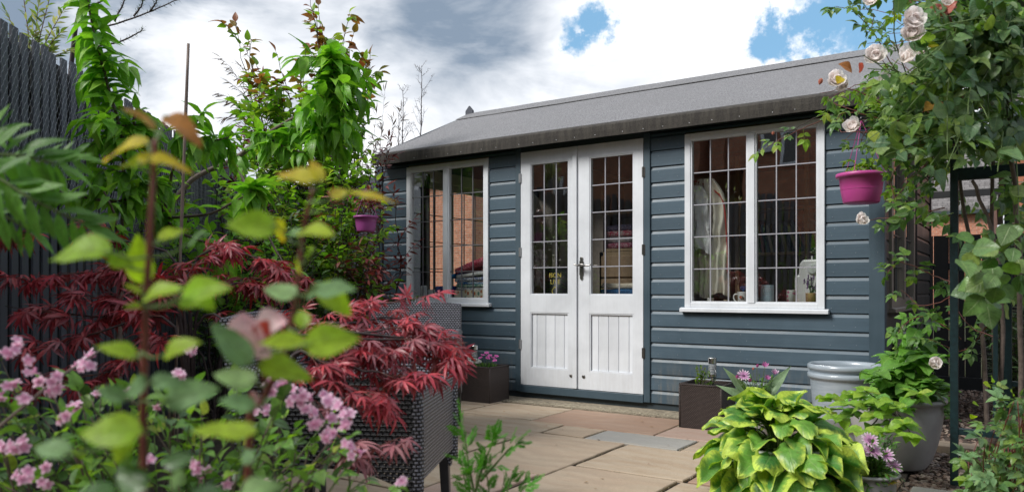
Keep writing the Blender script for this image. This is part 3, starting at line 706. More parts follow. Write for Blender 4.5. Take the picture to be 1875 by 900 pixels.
# concrete strip along the shed base
m = MB(); n = 60
for k in range(n):
    x0, x1 = -4.7+4.1*k/n, -4.7+4.1*(k+1)/n; ya, yb = 4.705+R.uniform(-.008, .012), 4.705+R.uniform(-.008, .012)
    m.face([(x0, ya, .006), (x1, yb, .006), (x1, 5.0, .012), (x0, 5.0, .012)]); m.face([(x0, ya, -.03), (x1, yb, -.03), (x1, yb, .006), (x0, ya, .006)])
struct(m.build('concrete_strip', MAT['concrete']))
m = MB()
for i in range(900):
    x = R.uniform(-3.3, -1.6); y = 4.70+abs(R.gauss(0, .05)); s_ = R.uniform(.002, .006); i0 = len(m.v); z0 = .008 if y > 4.71 else .002
    for p in pv[i % 3]: m.v.append((x+p[0]*s_, y+p[1]*s_, z0+p[2]*s_+s_*.3))
    for f in pf: m.f.append(tuple(i0+k for k in f)); m.uv += [(0, 0)]*len(f)
m.build('grit', simple('pale_grit', (.45, .40, .30), .9), None, kind='stuff'); tag(bpy.data.objects['grit'], 'pale grit and crumbs scattered along the summerhouse base', 'grit', kind='stuff')
# ================================================================ SUMMERHOUSE
sh = empty('summerhouse', (-2.74, 6.2, 0), 'blue grey timber summerhouse with white double doors, leaded windows and a felt roof', 'summerhouse')
XL, XR, YB = -4.765, -.705, 7.5
PITCH, LINE0 = .1104, 1.028
def boards(segs_fn, mat, M, zlo=.055, zhi=1.925):
    k = -9
    while True:
        z0 = LINE0+k*PITCH; z1 = z0+PITCH; k += 1
        if z1 <= zlo+.02: continue
        if z0 >= zhi-.01: break
        a, b = max(z0, zlo), min(z1, zhi)
        for (x0, x1) in segs_fn(a, b):
            dy = R.uniform(-.0012, .0012)
            prof = [(-.012+dy, a+.0025), (.004, a+.0025), (.004, b+.002), (.001, b+.001), (-.001, b-.001), (-.0045, b-.011), (-.012+dy, b-.025)]
            mb = MB().prism(prof, 'x', x0, x1, M); ctr = M @ Vector(((x0+x1)/2, 0, a)); mb.build('weatherboard', mat, sh, loc=ctr)
def seg(x0, x1, holes):                          # holes: (hx0, hx1, hz0, hz1)
    def f(a, b):
        s_ = [(x0, x1)]
        for (h0, h1, z0, z1) in holes:
            if b > z0+.012 and a < z1-.012:
                n_ = []
                for (p, q) in s_:
                    if h0 > p: n_.append((p, min(q, h0)))
                    if h1 < q: n_.append((max(p, h1), q))
                s_ = [t for t in n_ if t[1]-t[0] > .01]
        return s_
    return f
MF = Matrix.Translation((0, WY, 0)); MR_ = Matrix.Translation((XR, 0, 0)) @ Matrix.Rotation(PI/2, 4, 'Z'); ML = Matrix.Translation((XL, 0, 0)) @ Matrix.Rotation(-PI/2, 4, 'Z')
WL_ = (-4.415, -3.552, .735, 1.888); WR_ = (-1.915, -1.022, .722, 1.888); DR = (-3.290, -2.168, .0, 1.93)
boards(seg(XL+.06, XR-.07, [WL_, WR_, DR]), MAT['board'], MF)
SW = (5.14, 6.30, .73, 1.86)
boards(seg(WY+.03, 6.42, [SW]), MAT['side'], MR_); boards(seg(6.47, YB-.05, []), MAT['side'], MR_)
LW = (-6.62, -5.28, .73, 1.88)
boards(seg(-YB, -WY-.03, [LW]), MAT['board'], ML)
def part(name, mat, *boxes, M=None, bevel=0, label=None, parent=None, loc=None):
    mb = MB()
    for b in boxes: mb.box(*b, M=M)
    return mb.build(name, mat, parent or sh, bevel=bevel, label=label, loc=loc)
part('corner_post', MAT['trim'], (XR-.07, XR+.016, -.022, .05, .0, 1.93), M=MF, bevel=.003)
part('corner_post', MAT['trim'], (XL-.012, XL+.06, -.022, .05, .0, 1.93), M=MF, bevel=.003)
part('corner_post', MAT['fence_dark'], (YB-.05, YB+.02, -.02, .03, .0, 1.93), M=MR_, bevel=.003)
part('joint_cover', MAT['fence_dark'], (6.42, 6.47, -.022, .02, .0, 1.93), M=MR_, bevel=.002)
part('door_trim', MAT['trim'], (-3.290, -3.245, -.024, .03, .058, 1.93), M=MF, bevel=.002)
part('door_trim', MAT['trim'], (-2.215, -2.168, -.024, .03, .058, 1.93), M=MF, bevel=.002)
part('threshold', MAT['trim'], (-3.244, -2.216, -.030, .03, .052, .108), M=MF, bevel=.003)
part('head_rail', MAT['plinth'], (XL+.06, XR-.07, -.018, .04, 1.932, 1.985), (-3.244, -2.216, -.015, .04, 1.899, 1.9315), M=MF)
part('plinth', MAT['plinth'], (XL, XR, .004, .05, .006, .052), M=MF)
part('plinth', MAT['plinth'], (WY+.05, YB, .004, .05, .0, .052), M=MR_)
# inner lining (keeps the room dark) with openings
def lining(M, x0, x1, holes, y0=.008, y1=.03, z0=.055, z1=1.985, mat=MAT['darkroom']):
    xs = sorted({x0, x1, *[h[0] for h in holes], *[h[1] for h in holes]}); mb = MB()
    for a, b in zip(xs, xs[1:]):
        h = [q for q in holes if q[0] <= a+1e-6 and q[1] >= b-1e-6]
        if h: mb.box(a, b, y0, y1, z0, h[0][2], M=M) if h[0][2] > z0 else 0; mb.box(a, b, y0, y1, h[0][3], z1, M=M)
        else: mb.box(a, b, y0, y1, z0, z1, M=M)
    mb.build('inner_lining', mat, sh)
lining(MF, XL+.01, XR-.01, [WL_, WR_, (-3.245, -2.215, .0, 1.90)], .021, .034)
lining(MR_, WY+.05, YB, [SW], .021, .034, mat=MAT['plaster']); lining(ML, -YB, -WY-.05, [LW], .021, .034, mat=MAT['cream'])
part('back_wall', MAT['plaster'], (XL, XR, YB, YB+.03, 0, 1.992)); part('floor', MAT['shelfwood'], (XL+.04, XR-.04, WY+.06, YB-.01, .03, .06))
part('inner_wall', MAT['plaster'], (-3.42, -3.39, WY+.75, YB-.01, .06, 1.97))
nm = MB()
for x_ in (-4.62, -4.44, -3.50, -3.36, -2.10, -1.96, -.98, -.84, -1.5):
    k = -9
    while LINE0+k*PITCH < 1.85:
        z_ = LINE0+k*PITCH+.030; k += 1
        if z_ < .07 or (x_ == -1.5 and z_ > .66) or R.random() < .12: continue
        nm.lathe([(.0001, .0012), (.0026, .0008), (.0032, 0)], 6, M=Matrix.Translation((x_+R.uniform(-.012, .012), WY-.0132, z_+R.uniform(-.006, .006))) @ Matrix.Rotation(PI/2, 4, 'X'))
nm.build('nail_heads', simple('painted_nail', (.16, .20, .24), .5), sh, kind='stuff')
# roof
RY, RZ, EY, EZ = 6.15, 2.605, 4.800, 1.998
XA, XB = -4.690, -.52
sl = (RZ-EZ)/(RY-EY); BY = 2*RY-EY
m = MB()
nx_, ny_ = 40, 8
for side_ in (0, 1):
    vs_ = []; fs = []
    for i in range(nx_+1):
        for j in range(ny_+1):
            x = XA+(XB-XA)*i/nx_; t = j/ny_; y = (EY+(RY-EY)*t) if not side_ else (BY+(RY-BY)*t)
            z = EZ+(RZ-EZ)*t+.004*noise.noise(Vector((x*1.7, y*2.3, 1)))*(1 if 0 < j < ny_ else 0)-.006*math.sin(PI*t)
            vs_.append((x, y, z))
    for i in range(nx_):
        for j in range(ny_): a = i*(ny_+1)+j; fs.append((a, a+1, a+ny_+2, a+ny_+1))
    m.quadmesh(vs_, fs)
    vs2 = [(x, y, z-.018) for x, y, z in vs_]; m.quadmesh(vs2, fs)
m.build('roof', MAT['felt'], sh, smooth=True)
m = MB(); vs_ = []; fs = []                      # ridge capping strip of felt
for i in range(nx_+1):
    x = XA-.004+(XB-XA)*i/nx_; wv = .003*noise.noise(Vector((x*6, 0, 0)))
    for (dy, dz) in ((-.20+wv, .0045), (-.20+wv, .009), (-.02, .012), (0, .016), (.02, .012), (.20, .007)): vs_.append((x, RY+dy, RZ-abs(dy)*sl+dz+.002*noise.noise(Vector((x*3, dy, 0)))))
for i in range(nx_):
    for j in range(5): a = i*6+j; fs.append((a, a+1, a+7, a+6))
m.quadmesh(vs_, fs); m.build('ridge_felt', MAT['felt'], sh)
m = MB(); vs_ = []; fs = []                      # felt turned down over the eaves
nn = 90
for i in range(nn+1):
    x = XA-.006+(XB-XA)*i/nn; w1 = .0025*noise.noise(Vector((x*5, 3, 0))); w2 = .004*noise.noise(Vector((x*3, 9, 0)))
    for (y, z) in ((EY+.05, EZ+.026), (EY+.005, EZ+.007), (EY-.006+w1, EZ-.006), (EY-.008+w1, EZ-.04), (EY-.006+w2, EZ-.086+w2), (EY+.004, EZ-.086+w2)): vs_.append((x, y, z))
for i in range(nn):
    for j in range(5): a = i*6+j; fs.append((a, a+1, a+7, a+6))
m.quadmesh(vs_, fs); m.build('eaves_felt', MAT['felt_edge'], sh)
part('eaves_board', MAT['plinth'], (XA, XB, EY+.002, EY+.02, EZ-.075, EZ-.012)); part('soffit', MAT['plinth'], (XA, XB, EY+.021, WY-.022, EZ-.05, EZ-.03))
m = MB()
for i in range(24):
    x = XA+.1+(XB-XA-.2)*(i+R.uniform(-.25, .25))/23; m.lathe([(0.0001, .0015), (.0025, .0012), (.0032, 0)], 6, M=Matrix.Translation((x, EY-.0085, EZ-.066)) @ Matrix.Rotation(PI/2, 4, 'X'))
m.build('clout_nails', MAT['hinge'], sh, kind='stuff')
for X_ in (XL, XR):                              # gables
    m = MB(); s_ = -.012 if X_ == XL else .012
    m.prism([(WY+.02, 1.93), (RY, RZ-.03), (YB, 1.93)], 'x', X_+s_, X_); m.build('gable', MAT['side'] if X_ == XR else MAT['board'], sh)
for X_, s_ in ((XA, -1), (XB, 1)):               # barge boards
    m = MB(); t = .016
    for (ya, yb) in ((EY, RY), (BY, RY)):
        m.prism([(ya, EZ-.09), (yb, RZ-.09), (yb, RZ-.002), (ya, EZ-.002)], 'x', X_+s_*.002, X_+s_*t)
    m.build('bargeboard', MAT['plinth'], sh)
fin = MB(); fin.prism([(-.045, 0), (.045, 0), (.045, .045), (.0, .095), (-.045, .045)], 'y', RY-.012, RY+.012, Matrix.Translation((XA+.02, 0, RZ-.005))); fin.build('finial', MAT['fence'], sh)
# glazing
def glazed(x0, x1, z0, z1, nc, nr, M, root, lead, gl, y=.0, lw=.0035):
    xs = [x0+(x1-x0)*k/nc for k in range(nc+1)]; zs = [z0+(z1-z0)*k/nr for k in range(nr+1)]
    for i in range(nc):
        for j in range(nr):
            tx, tz = R.uniform(-.0011, .0011), R.uniform(-.0011, .0011); mb = MB(); a, b, c, d = xs[i], xs[i+1], zs[j], zs[j+1]; e = .0005
            pts = [(a+e, y-tx-tz, c+e), (b-e, y+tx-tz, c+e), (b-e, y+tx+tz, d-e), (a+e, y-tx+tz, d-e)]
            mb.face([M @ Vector(p) for p in pts]); mb.build('pane', gl, root, loc=M @ Vector(((a+b)/2, y, (c+d)/2)))
    for i in range(1, nc): mb = MB(); mb.box(xs[i]-lw, xs[i]+lw, y-.005, y+.005, z0, z1, M=M); mb.build('lead_bar', lead, root)
    for j in range(1, nr): mb = MB(); mb.box(x0, x1, y-.0062, y+.0062, zs[j]-lw, zs[j]+lw, M=M); mb.build('lead_bar', lead, root)
def window(w, M, mat, lead, gl, sillmat, f=.040, mull=.046, sill=True, nr=5, yf=-.026):
    x0, x1, z0, z1 = w; c = (x0+x1)/2; b = .010; mb = MB()
    mb.box(x0, x0+f, yf, .022, z0, z1, M=M); mb.box(x1-f, x1, yf, .022, z0, z1, M=M)
    mb.box(x0+f, x1-f, yf+.001, .021, z1-f, z1, M=M); mb.box(x0+f, x1-f, yf+.001, .021, z0, z0+f*.8, M=M); mb.box(c-mull/2, c+mull/2, yf-.003, .020, z0+f*.8, z1-f, M=M)
    o = mb.build('window', mat, sh, bevel=.002)
    for (a, d) in ((x0+f, c-mull/2), (c+mull/2, x1-f)):
        lo, hi = z0+f*.8, z1-f; mb = MB()
        mb.box(a, a+b, yf+.006, .012, lo, hi, M=M); mb.box(d-b, d, yf+.006, .012, lo, hi, M=M); mb.box(a+b, d-b, yf+.007, .011, lo, lo+b, M=M); mb.box(a+b, d-b, yf+.007, .011, hi-b, hi, M=M)
        mb.build('glazing_bead', mat, o); glazed(a+b, d-b, lo+b, hi-b, 3, nr, M, o, lead, gl)
    if sill:
        mb = MB(); mb.prism([(-.050, z0-.030), (.015, z0-.030), (.015, z0-.001), (-.026, z0-.001), (-.050, z0-.008)], 'x', x0-.028, x1+.026, M); mb.build('sill', sillmat, o, bevel=.002)
    return o
window(WL_, MF, MAT['white'], MAT['lead_mid'], glass('left_glass', .10), MAT['white'])
window(WR_, MF, MAT['white'], MAT['lead'], MAT['glass'], MAT['white'])
sidew = wood_paint('side_window_paint', (.20, .18, .16), rough=.4, axis='z')
window(SW, MR_, sidew, MAT['lead_dark'], glass('flank_glass', .55), sidew, f=.06, mull=.07, nr=5)
window(LW, ML, MAT['cream'], MAT['lead_dark'], MAT['glass_thin'], MAT['cream'], f=.055, mull=.07, nr=4)
# doors
def door(x0, x1, gx0, gx1, hinge_left):
    z0, z1 = .112, 1.896; gz0, gz1 = .802, 1.805; pz0, pz1 = .243, .668; y0, y1 = -.022, .020; mb = MB(); M = MF
    mb.box(x0, gx0, y0, y1, z0, z1, M=M); mb.box(gx1, x1, y0, y1, z0, z1, M=M)
    for a, b in ((z0, pz0), (pz1, gz0), (gz1, z1)): mb.box(gx0, gx1, y0+.0006, y1-.001, a, b, M=M)
    d = mb.build('door', MAT['white'], sh)
    b = .009; m = MB()
    for (za, zb, dy) in ((gz0, gz1, .004), (pz0, pz1, .003)):
        m.box(gx0, gx0+b, y0+dy, .012, za, zb, M=M); m.box(gx1-b, gx1, y0+dy, .012, za, zb, M=M); m.box(gx0+b, gx1-b, y0+dy+.001, .011, za, za+b, M=M); m.box(gx0+b, gx1-b, y0+dy+.001, .011, zb-b, zb, M=M)
    m.build('bead', MAT['white'], d)
    glazed(gx0+b, gx1-b, gz0+b, gz1-b, 3, 5, M, d, MAT['lead'], glass('door_glass', .20))
    ws = [.55, 1, 1, 1, .45] if x0 < -3 else [.72, 1, 1, 1, .40]; T = sum(ws); x = gx0+b
    for w_ in ws:
        xe = x+(gx1-gx0-2*b)*w_/T; prof = [(x+.0004, .012), (x+.0004, -.002), (x+.0030, -.0065), (xe-.0030, -.0065), (xe-.0004, -.002), (xe-.0004, .012)]
        MB().prism(prof, 'z', pz0+b, pz1-b, M).build('panel_board', MAT['white'], d, loc=M @ Vector(((x+xe)/2, 0, .4))); x = xe
    hx = x0-.004 if hinge_left else x1+.004
    for hz in ((.40, 1.12, 1.66) if not hinge_left else (.42, 1.13, 1.70)):
        m = MB(); m.lathe([(.0065, -.035), (.0065, .035)], 8, M=M @ Matrix.Translation((hx, -.028, hz))); s_ = 1 if hinge_left else -1
        m.box(hx-.012, hx+.012, -.0262, -.024, hz-.035, hz+.035, M=M)
        m.build('hinge', MAT['hinge'] if hinge_left else MAT['dark_steel'], d, smooth=False)
    return d
def WXp(px): return P(px, 0, 1).x/P(px, 0, 1).y*WY
dl = door(-3.241, -2.748, WXp(975)-.008, WXp(1042)+.008, True); dr = door(-2.741, -2.219, WXp(1083.5)-.008, WXp(1160.6)+.008, False)
m = MB(); m.box(-2.778, -2.742, -.036, -.0222, .114, 1.894, M=MF); m.build('cover_strip', MAT['white'], dl, bevel=.002)
for x_, par in ((-2.795, dl), (-2.690, dr)):     # lower locks
    m = MB(); MM = MF @ Matrix.Translation((x_, -.0235, .205)) @ Matrix.Rotation(PI/2, 4, 'X')
    m.lathe([(.0001, .006), (.009, .006), (.013, .003), (.0135, -.001)], 16, M=MM); m.box(-.002, .002, -.004, .004, .006, .010, M=MM); m.build('lock', MAT['dark_steel'], par, smooth=False)
# handle: ornate back plate and lever
hx, hz = -2.706, 1.000; m = MB(); pr = [(0, .082), (.010, .078), (.013, .066), (.009, .058), (.016, .048), (.0165, -.050), (.010, -.060), (.013, -.072), (.006, -.086), (0, -.09)]
loop = pr+[(-a, b) for a, b in pr[::-1][1:-1]]
m.prism([(hx+a, hz+b) for a, b in loop], 'y', -.030, -.0225, MF); m.build('handle_plate', MAT['dark_steel'], dr, bevel=.0015)
m = MB(); m.lathe([(.012, 0), (.012, .01), (.008, .014), (.008, .045)], 12, M=MF @ Matrix.Translation((hx, -.030, hz+.018)) @ Matrix.Rotation(PI/2, 4, 'X'))
q = smoothpath([(hx, WY-.072, hz+.018), (hx+.03, WY-.076, hz+.022), (hx+.06, WY-.074, hz+.014), (hx+.085, WY-.072, hz+.016), (hx+.10, WY-.070, hz+.024)]); m.tube(q, [.009-.004*k/len(q)*1 for k in range(len(q))], 8)
q = smoothpath([(hx, WY-.072, hz+.018), (hx-.02, WY-.076, hz+.020), (hx-.034, WY-.074, hz+.026)]); m.tube(q, .006, 8); m.build('handle', MAT['dark_steel'], dr, smooth=True)
# ================================================================ FENCES
FA = lambda D: P(937.5+FPX*(-1.72-.1178*D)/D, HOR, D)
fa0, fa1 = FA(1.35), FA(8.45); fa0.z = fa1.z = 0
def slatfence(name, a, b, z1, mat, label, w=.054, gap=.034, backmat=None, railz=(.35, 1.05, 1.7), topjit=.006, gapskip=(), ztop=None):
    a = Vector((a[0], a[1], 0)); b = Vector((b[0], b[1], 0)); d = (b-a).normalized(); n = d.cross(UP); ang = math.atan2(d.y, d.x); ln = (b-a).length
    root = empty(name, tuple((a+b)/2), label, 'fence'); base = (a+b)/2
    me = bpy.data.meshes.new('slat'); mb = MB().box(-w/2, w/2, -.005, .005, 0, z1); me.from_pydata(mb.v, [], mb.f); me.materials.append(mat)
    me2 = bpy.data.meshes.new('slat'); mb = MB().box(-w/2-.008, w/2+.008, -.008, .008, 0, z1-.02); me2.from_pydata(mb.v, [], mb.f); me2.materials.append(backmat or mat)  # rear slats: shade of the gaps put into the dark backmat colour
    k = 0; x = w/2
    while x < ln:
        for (mm, off, dx) in ((me, 0, 0), (me2, .06, (w+gap)/2)):
            if off and (backmat is None or k in gapskip): continue
            o = bpy.data.objects.new('slat', mm); COL.objects.link(o); o.parent = root
            p = a+d*(x+dx+R.uniform(-.002, .002))-n*off-base; p.z = R.uniform(-topjit, topjit); o.location = p; o.rotation_euler = (R.uniform(-.004, .004), R.uniform(-.003, .003), ang)
        x += w+gap; k += 1
    mm = MB(); MM = Matrix.Translation(a) @ Matrix.Rotation(ang, 4, 'Z')
    for rz in railz:
        mr = MB(); mr.box(0, ln, .0095, .035, rz-.03, rz+.03, M=MM); mr.build('rail', backmat or mat, root)
    return root, MM, ln
fence1, MMf, lnf = slatfence('slatted_fence', fa0, fa1, 1.945, MAT['fence'], 'tall dark slate grey slatted fence behind the maples with chicken wire over its top', backmat=MAT['fence_dark'])
fence2, MM2, ln2 = slatfence('slatted_fence', (-7.1, 5.5), (-4.80, 5.5), 1.95, MAT['fence'], 'short return of dark slatted fence beside the left end of the summerhouse', w=.10, gap=.012, backmat=MAT['fence_dark'])
fence3, MM3, ln3 = slatfence('slatted_fence', (-.95, 7.9), (1.2, 7.9), 1.33, MAT['fence_dark'], 'low black fence at the far end of the gravel path', w=.12, gap=.004)
fence4, MM4, ln4 = slatfence('slatted_fence', (-9.5, -4.2), (3.5, -4.2), 1.75, MAT['fence'], 'dark fence behind the garden seen reflected in the right window', w=.15, gap=.006)
def chicken(root, MM, x0, x1, z0, z1, off=-.013, c=.033, r=.0005):
    mb = MB(); rows = int((z1-z0)/(c*.87)); cols = int((x1-x0)/c)
    def pt(i, j): return (x0+i*c+(c/2 if j % 2 else 0), z0+j*c*.87)
    def seg_(a, b):
        jt = lambda q: (q[0]+.006*noise.noise(Vector((q[0]*9, q[1]*9, 5))), q[1]+.006*noise.noise(Vector((q[0]*9, q[1]*9, 8)))); a, b = jt(a), jt(b)
        da = (b[0]-a[0], b[1]-a[1]); l = math.hypot(*da); nx, nz = -da[1]/l*r, da[0]/l*r; y0 = off+.004*noise.noise(Vector((a[0]*3, a[1]*3, 0)))
        i = len(mb.v)
        for p in (a, b):
            for (sx, sy) in ((1, 0), (-1, 0), (0, -1.6*r)): mb.v.append(tuple(MM @ Vector((p[0]+nx*sx, y0+sy, p[1]+nz*sx))))
        for f in ((i, i+2, i+5, i+3), (i+2, i+1, i+4, i+5)): mb.f.append(f); mb.uv += [(0, 0)]*4
    for j in range(rows):
        for i in range(cols):
            p = pt(i, j); top = (p[0], p[1]+c*.30); seg_(p, top)
            q1 = pt(i-(0 if (j+1) % 2 == 0 else 1)+(1 if False else 0), j+1); q2 = (q1[0]+c, q1[1])
            for q_ in (q1, q2):
                if abs(q_[0]-p[0]) < c*.8: seg_(top, (q_[0], q_[1]))
    return mb.build('chicken_wire', MAT['wire'], root, kind='stuff')
chicken(fence1, MMf, .2, lnf-.1, 1.19, 1.96); chicken(fence2, MM2, .1, ln2, .75, 1.9, c=.03)
# ================================================================ HOUSES
def house(name, x0, x1, y0, y1, zt, rz, mat, label, wins=(), face='-y', ridge='x', hip=0):
    root = empty(name, ((x0+x1)/2, (y0+y1)/2, 0), label, 'house')
    mb = MB().box(x0, x1, y0, y1, 0, zt); mb.build('wall', mat, root)
    m = MB(); ym = (y0+y1)/2; o_ = .25
    if ridge == 'x': prof = [(y0-o_, zt-.05), (ym, rz), (y1+o_, zt-.05), (y1+o_, zt+.05), (ym, rz+.12), (y0-o_, zt+.05)]; m.prism(prof, 'x', x0-.2, x1+.2)
    else: xm = (x0+x1)/2; prof = [(x0-o_, zt-.05), (xm, rz), (x1+o_, zt-.05), (x1+o_, zt+.05), (xm, rz+.12), (x0-o_, zt+.05)]; m.prism(prof, 'y', y0-.2, y1+.2)
    m.build('roof', MAT['rooftile'], root)
    m = MB()
    if ridge == 'x':
        for X_ in (x0, x1): m.prism([(y0, zt-.02), (ym, rz-.02), (y1, zt-.02)], 'x', X_-.003, X_+.003)
    else:
        for Y_ in (y0, y1): m.prism([(x0, zt-.02), ((x0+x1)/2, rz-.02), (x1, zt-.02)], 'y', Y_-.003, Y_+.003)
    m.build('gable', mat, root)
    m = MB()
    yy_ = y0 if face == '-y' else y1; sg = -1 if face == '-y' else 1
    m.box(x0, x1, min(yy_, yy_+sg*.28), max(yy_, yy_+sg*.28), zt-.16, zt-.055); m.build('fascia', MAT['plinth'], root)
    for (a, b, c, d) in wins:
        ya, yb = sorted((yy_+sg*.012, yy_+sg*.05)); f = .07; m = MB()
        m.box(a, a+f, ya, yb, c, d); m.box(b-f, b, ya, yb, c, d); m.box(a+f, b-f, ya, yb, c, c+f); m.box(a+f, b-f, ya, yb, d-f, d); mid = (a+b)/2; m.box(mid-f/2, mid+f/2, ya, yb, c+f, d-f)
        wo_ = m.build('window', MAT['white'], root); yg = yy_+sg*.02
        MB().box(a+f, b-f, min(yg, yg+sg*.006), max(yg, yg+sg*.006), c+f, d-f).build('pane', simple('dark_pane', (.03, .04, .05), .08), wo_)
        MB().box(a-.06, b+.06, min(yy_, yy_+sg*.12), max(yy_, yy_+sg*.12), c-.07, c-.002).build('sill', MAT['white'], wo_)
    return root
house('brick_house', -20.6, -13.2, 17.5, 25, 4.2, 4.7, MAT['brick_far'], 'red brick house beyond the garden, glimpsed between shrubs and the left end of the summerhouse', [(-18.6, -17.6, 2.7, 3.8), (-16, -15, 2.7, 3.8)])
house('brick_house', -9.5, -1.0, 30, 37, 3.55, 6.4, MAT['brick_far'], 'low orange brick building with grey roof seen past the right end of the summerhouse')
house('brick_house', -.16, 5, 8.2, 14, 2.5, 3.4, MAT['brick'], 'dark red brick house wall behind the climbing rose, above the low black fence')
def mirx(px, Yh):                                # where the mirrored sight line meets the plane Y = Yh behind the camera
    t = (px-937.5)/FPX; k = (2*WY-Yh)/(CS+SN*t); return k*(-SN+CS*t), k
def mirz(px, py, Yh): x, k = mirx(px, Yh); return CAMH-(py-HOR)/FPX*k
YH = -5.2
wx0, wx1 = sorted((mirx(1408, YH)[0], mirx(1488, YH)[0])); wz0, wz1 = mirz(1445, 283, YH), mirz(1445, 215, YH)
hx0 = mirx(1340, YH)[0]
house('brick_house', hx0, 8.5, YH-7, YH, 5.3, 7.6, MAT['brick'], 'red brick house behind the garden with a white window, seen in the right window glass', [(wx0, wx1, wz0, wz1), (wx0+2.6, wx1+2.9, wz0, wz1)], face='+y')
house('brick_house', hx0-7.5, hx0-.55, YH-7, YH, 4.2, 6.4, MAT['brick'], 'neighbouring brick house behind the garden, reflected in the white doors', [(hx0-4.6, hx0-3.6, 2.6, 3.6)], face='+y')
# ================================================================ FURNITURE AND POTS
def make_chair(name, loc, rz, label, apron=.37, openside=False):
    r = empty(name, loc, label, 'chair', 'rattan armchairs on the patio', rz)
    W, Dp = .275, .29
    def bx(nm, mat, *b, bev=0, rot=None):
        mb = MB()
        for q in b: mb.box(*q, M=rot)
        return mb.build(nm, MAT[mat], r, local=True, bevel=bev)
    for sx in (-1, 1):
        prof = [(-Dp, .56), (Dp-.04, .56), (Dp-.04, .20)]+[(Dp-.04-(2*Dp-.04)*t, .20+.085*math.sin(PI*t)**.8-.0*t) for t in (.15, .3, .45, .6, .75, .88)]+[(-Dp, .17)]
        mb = MB(); mb.prism(prof, 'x', sx*W-.022, sx*W+.022); mb.build('arm_panel', MAT['rattan_open_shaded' if openside and sx == -1 else 'rattan'], r, local=True, bevel=.006)
        if openside and sx == -1: bx('frame_bar', 'leg', (sx*W-.03, sx*W-.023, Dp-.30, Dp-.28, .2, .56))
        mb = MB(); mb.tube(smoothpath([(sx*W, -Dp, .2), (sx*W, -Dp, .45), (sx*W, -Dp+.02, .558), (sx*W, -Dp+.08, .575), (sx*W, Dp, .575)], 5), .024, 8); mb.build('arm_edge', MAT['rattan'], r, local=True, smooth=True)
        for sy in (-1, 1):
            a = .019; y = sy*(Dp-.03); mb = MB(); x = sx*(W-.004)
            mb.quadmesh([(x-a, y-a, .26), (x+a, y-a, .26), (x+a, y+a, .26), (x-a, y+a, .26), (x-a*.8, y-a*.8+sy*.012, 0), (x+a*.8, y-a*.8+sy*.012, 0), (x+a*.8, y+a*.8+sy*.012, 0), (x-a*.8, y+a*.8+sy*.012, 0)],
                        [(0, 1, 5, 4), (1, 2, 6, 5), (2, 3, 7, 6), (3, 0, 4, 7), (4, 5, 6, 7), (3, 2, 1, 0)]); mb.build('leg', MAT['leg'], r, local=True, bevel=.003)
    bx('apron', 'rattan', (-W+.02, W-.02, -Dp-.012, -Dp+.02, .24, apron), bev=.005)
    bx('seat', 'rattan', (-W+.02, W-.02, -Dp+.02, Dp-.03, .30, .365))
    MT = Matrix.Translation((0, Dp-.02, .30)) @ Matrix.Rotation(-.13, 4, 'X')
    mb = MB(); n = 10; loop = []
    for k in range(n+1): t = k/n; loop.append((-W-.012+t*(2*W+.024), .455+.016*math.sin(PI*t)))
    prof = [(-W-.012, -.02)]+loop+[(W+.012, -.02)]; mb.prism(prof, 'y', -.022, .022, MT); mb.build('backrest', MAT['rattan'], r, local=True, bevel=.006)
    mb = MB(); nn = 14; vs_ = []; fs = []
    for i in range(nn+1):
        for j in range(nn+1):
            u, v = i/nn*2-1, j/nn*2-1; e = (1-u**6)*(1-v**6); vs_.append((u*(W-.045), -.02+v*(Dp-.06), .375+.05*max(e, 0)**.4+.004*noise.noise(Vector((u*3, v*3, loc[0])))))
    for i in range(nn):
        for j in range(nn): a = i*(nn+1)+j; fs.append((a, a+nn+1, a+nn+2, a+1))
    mb.quadmesh(vs_, fs); mb.build('cushion', MAT['cushion'], r, local=True, smooth=True)
    return r
def fabric(name, a, b_, sc=22):
    m, t, b = newmat(name); c = N(t, 'ShaderNodeTexCoord').outputs['Object']; n = NOISE(t, c, sc, 3, .5, 1.5)
    link(t, MIX(t, MR(t, n, .48, .54), a, b_), b.inputs['Base Color']); setp(b, Roughness=.9); return m
MAT['cushion'] = fabric('patterned_cushion', (.75, .74, .72), (.50, .30, .30))
def LD(Lt, D): return Vector((D*-SN+Lt*CS, D*CS+Lt*SN, 0))
make_chair('rattan_armchair', LD(-.605, 4.46), YAW, 'grey rattan armchair by the left window, woven backrest to the wall, white cushion')
make_chair('rattan_armchair', LD(-.551, 2.665), YAW+PI/2-.12, 'nearer grey rattan armchair under the red maple, turned side-on to the camera', apron=.52, openside=True)
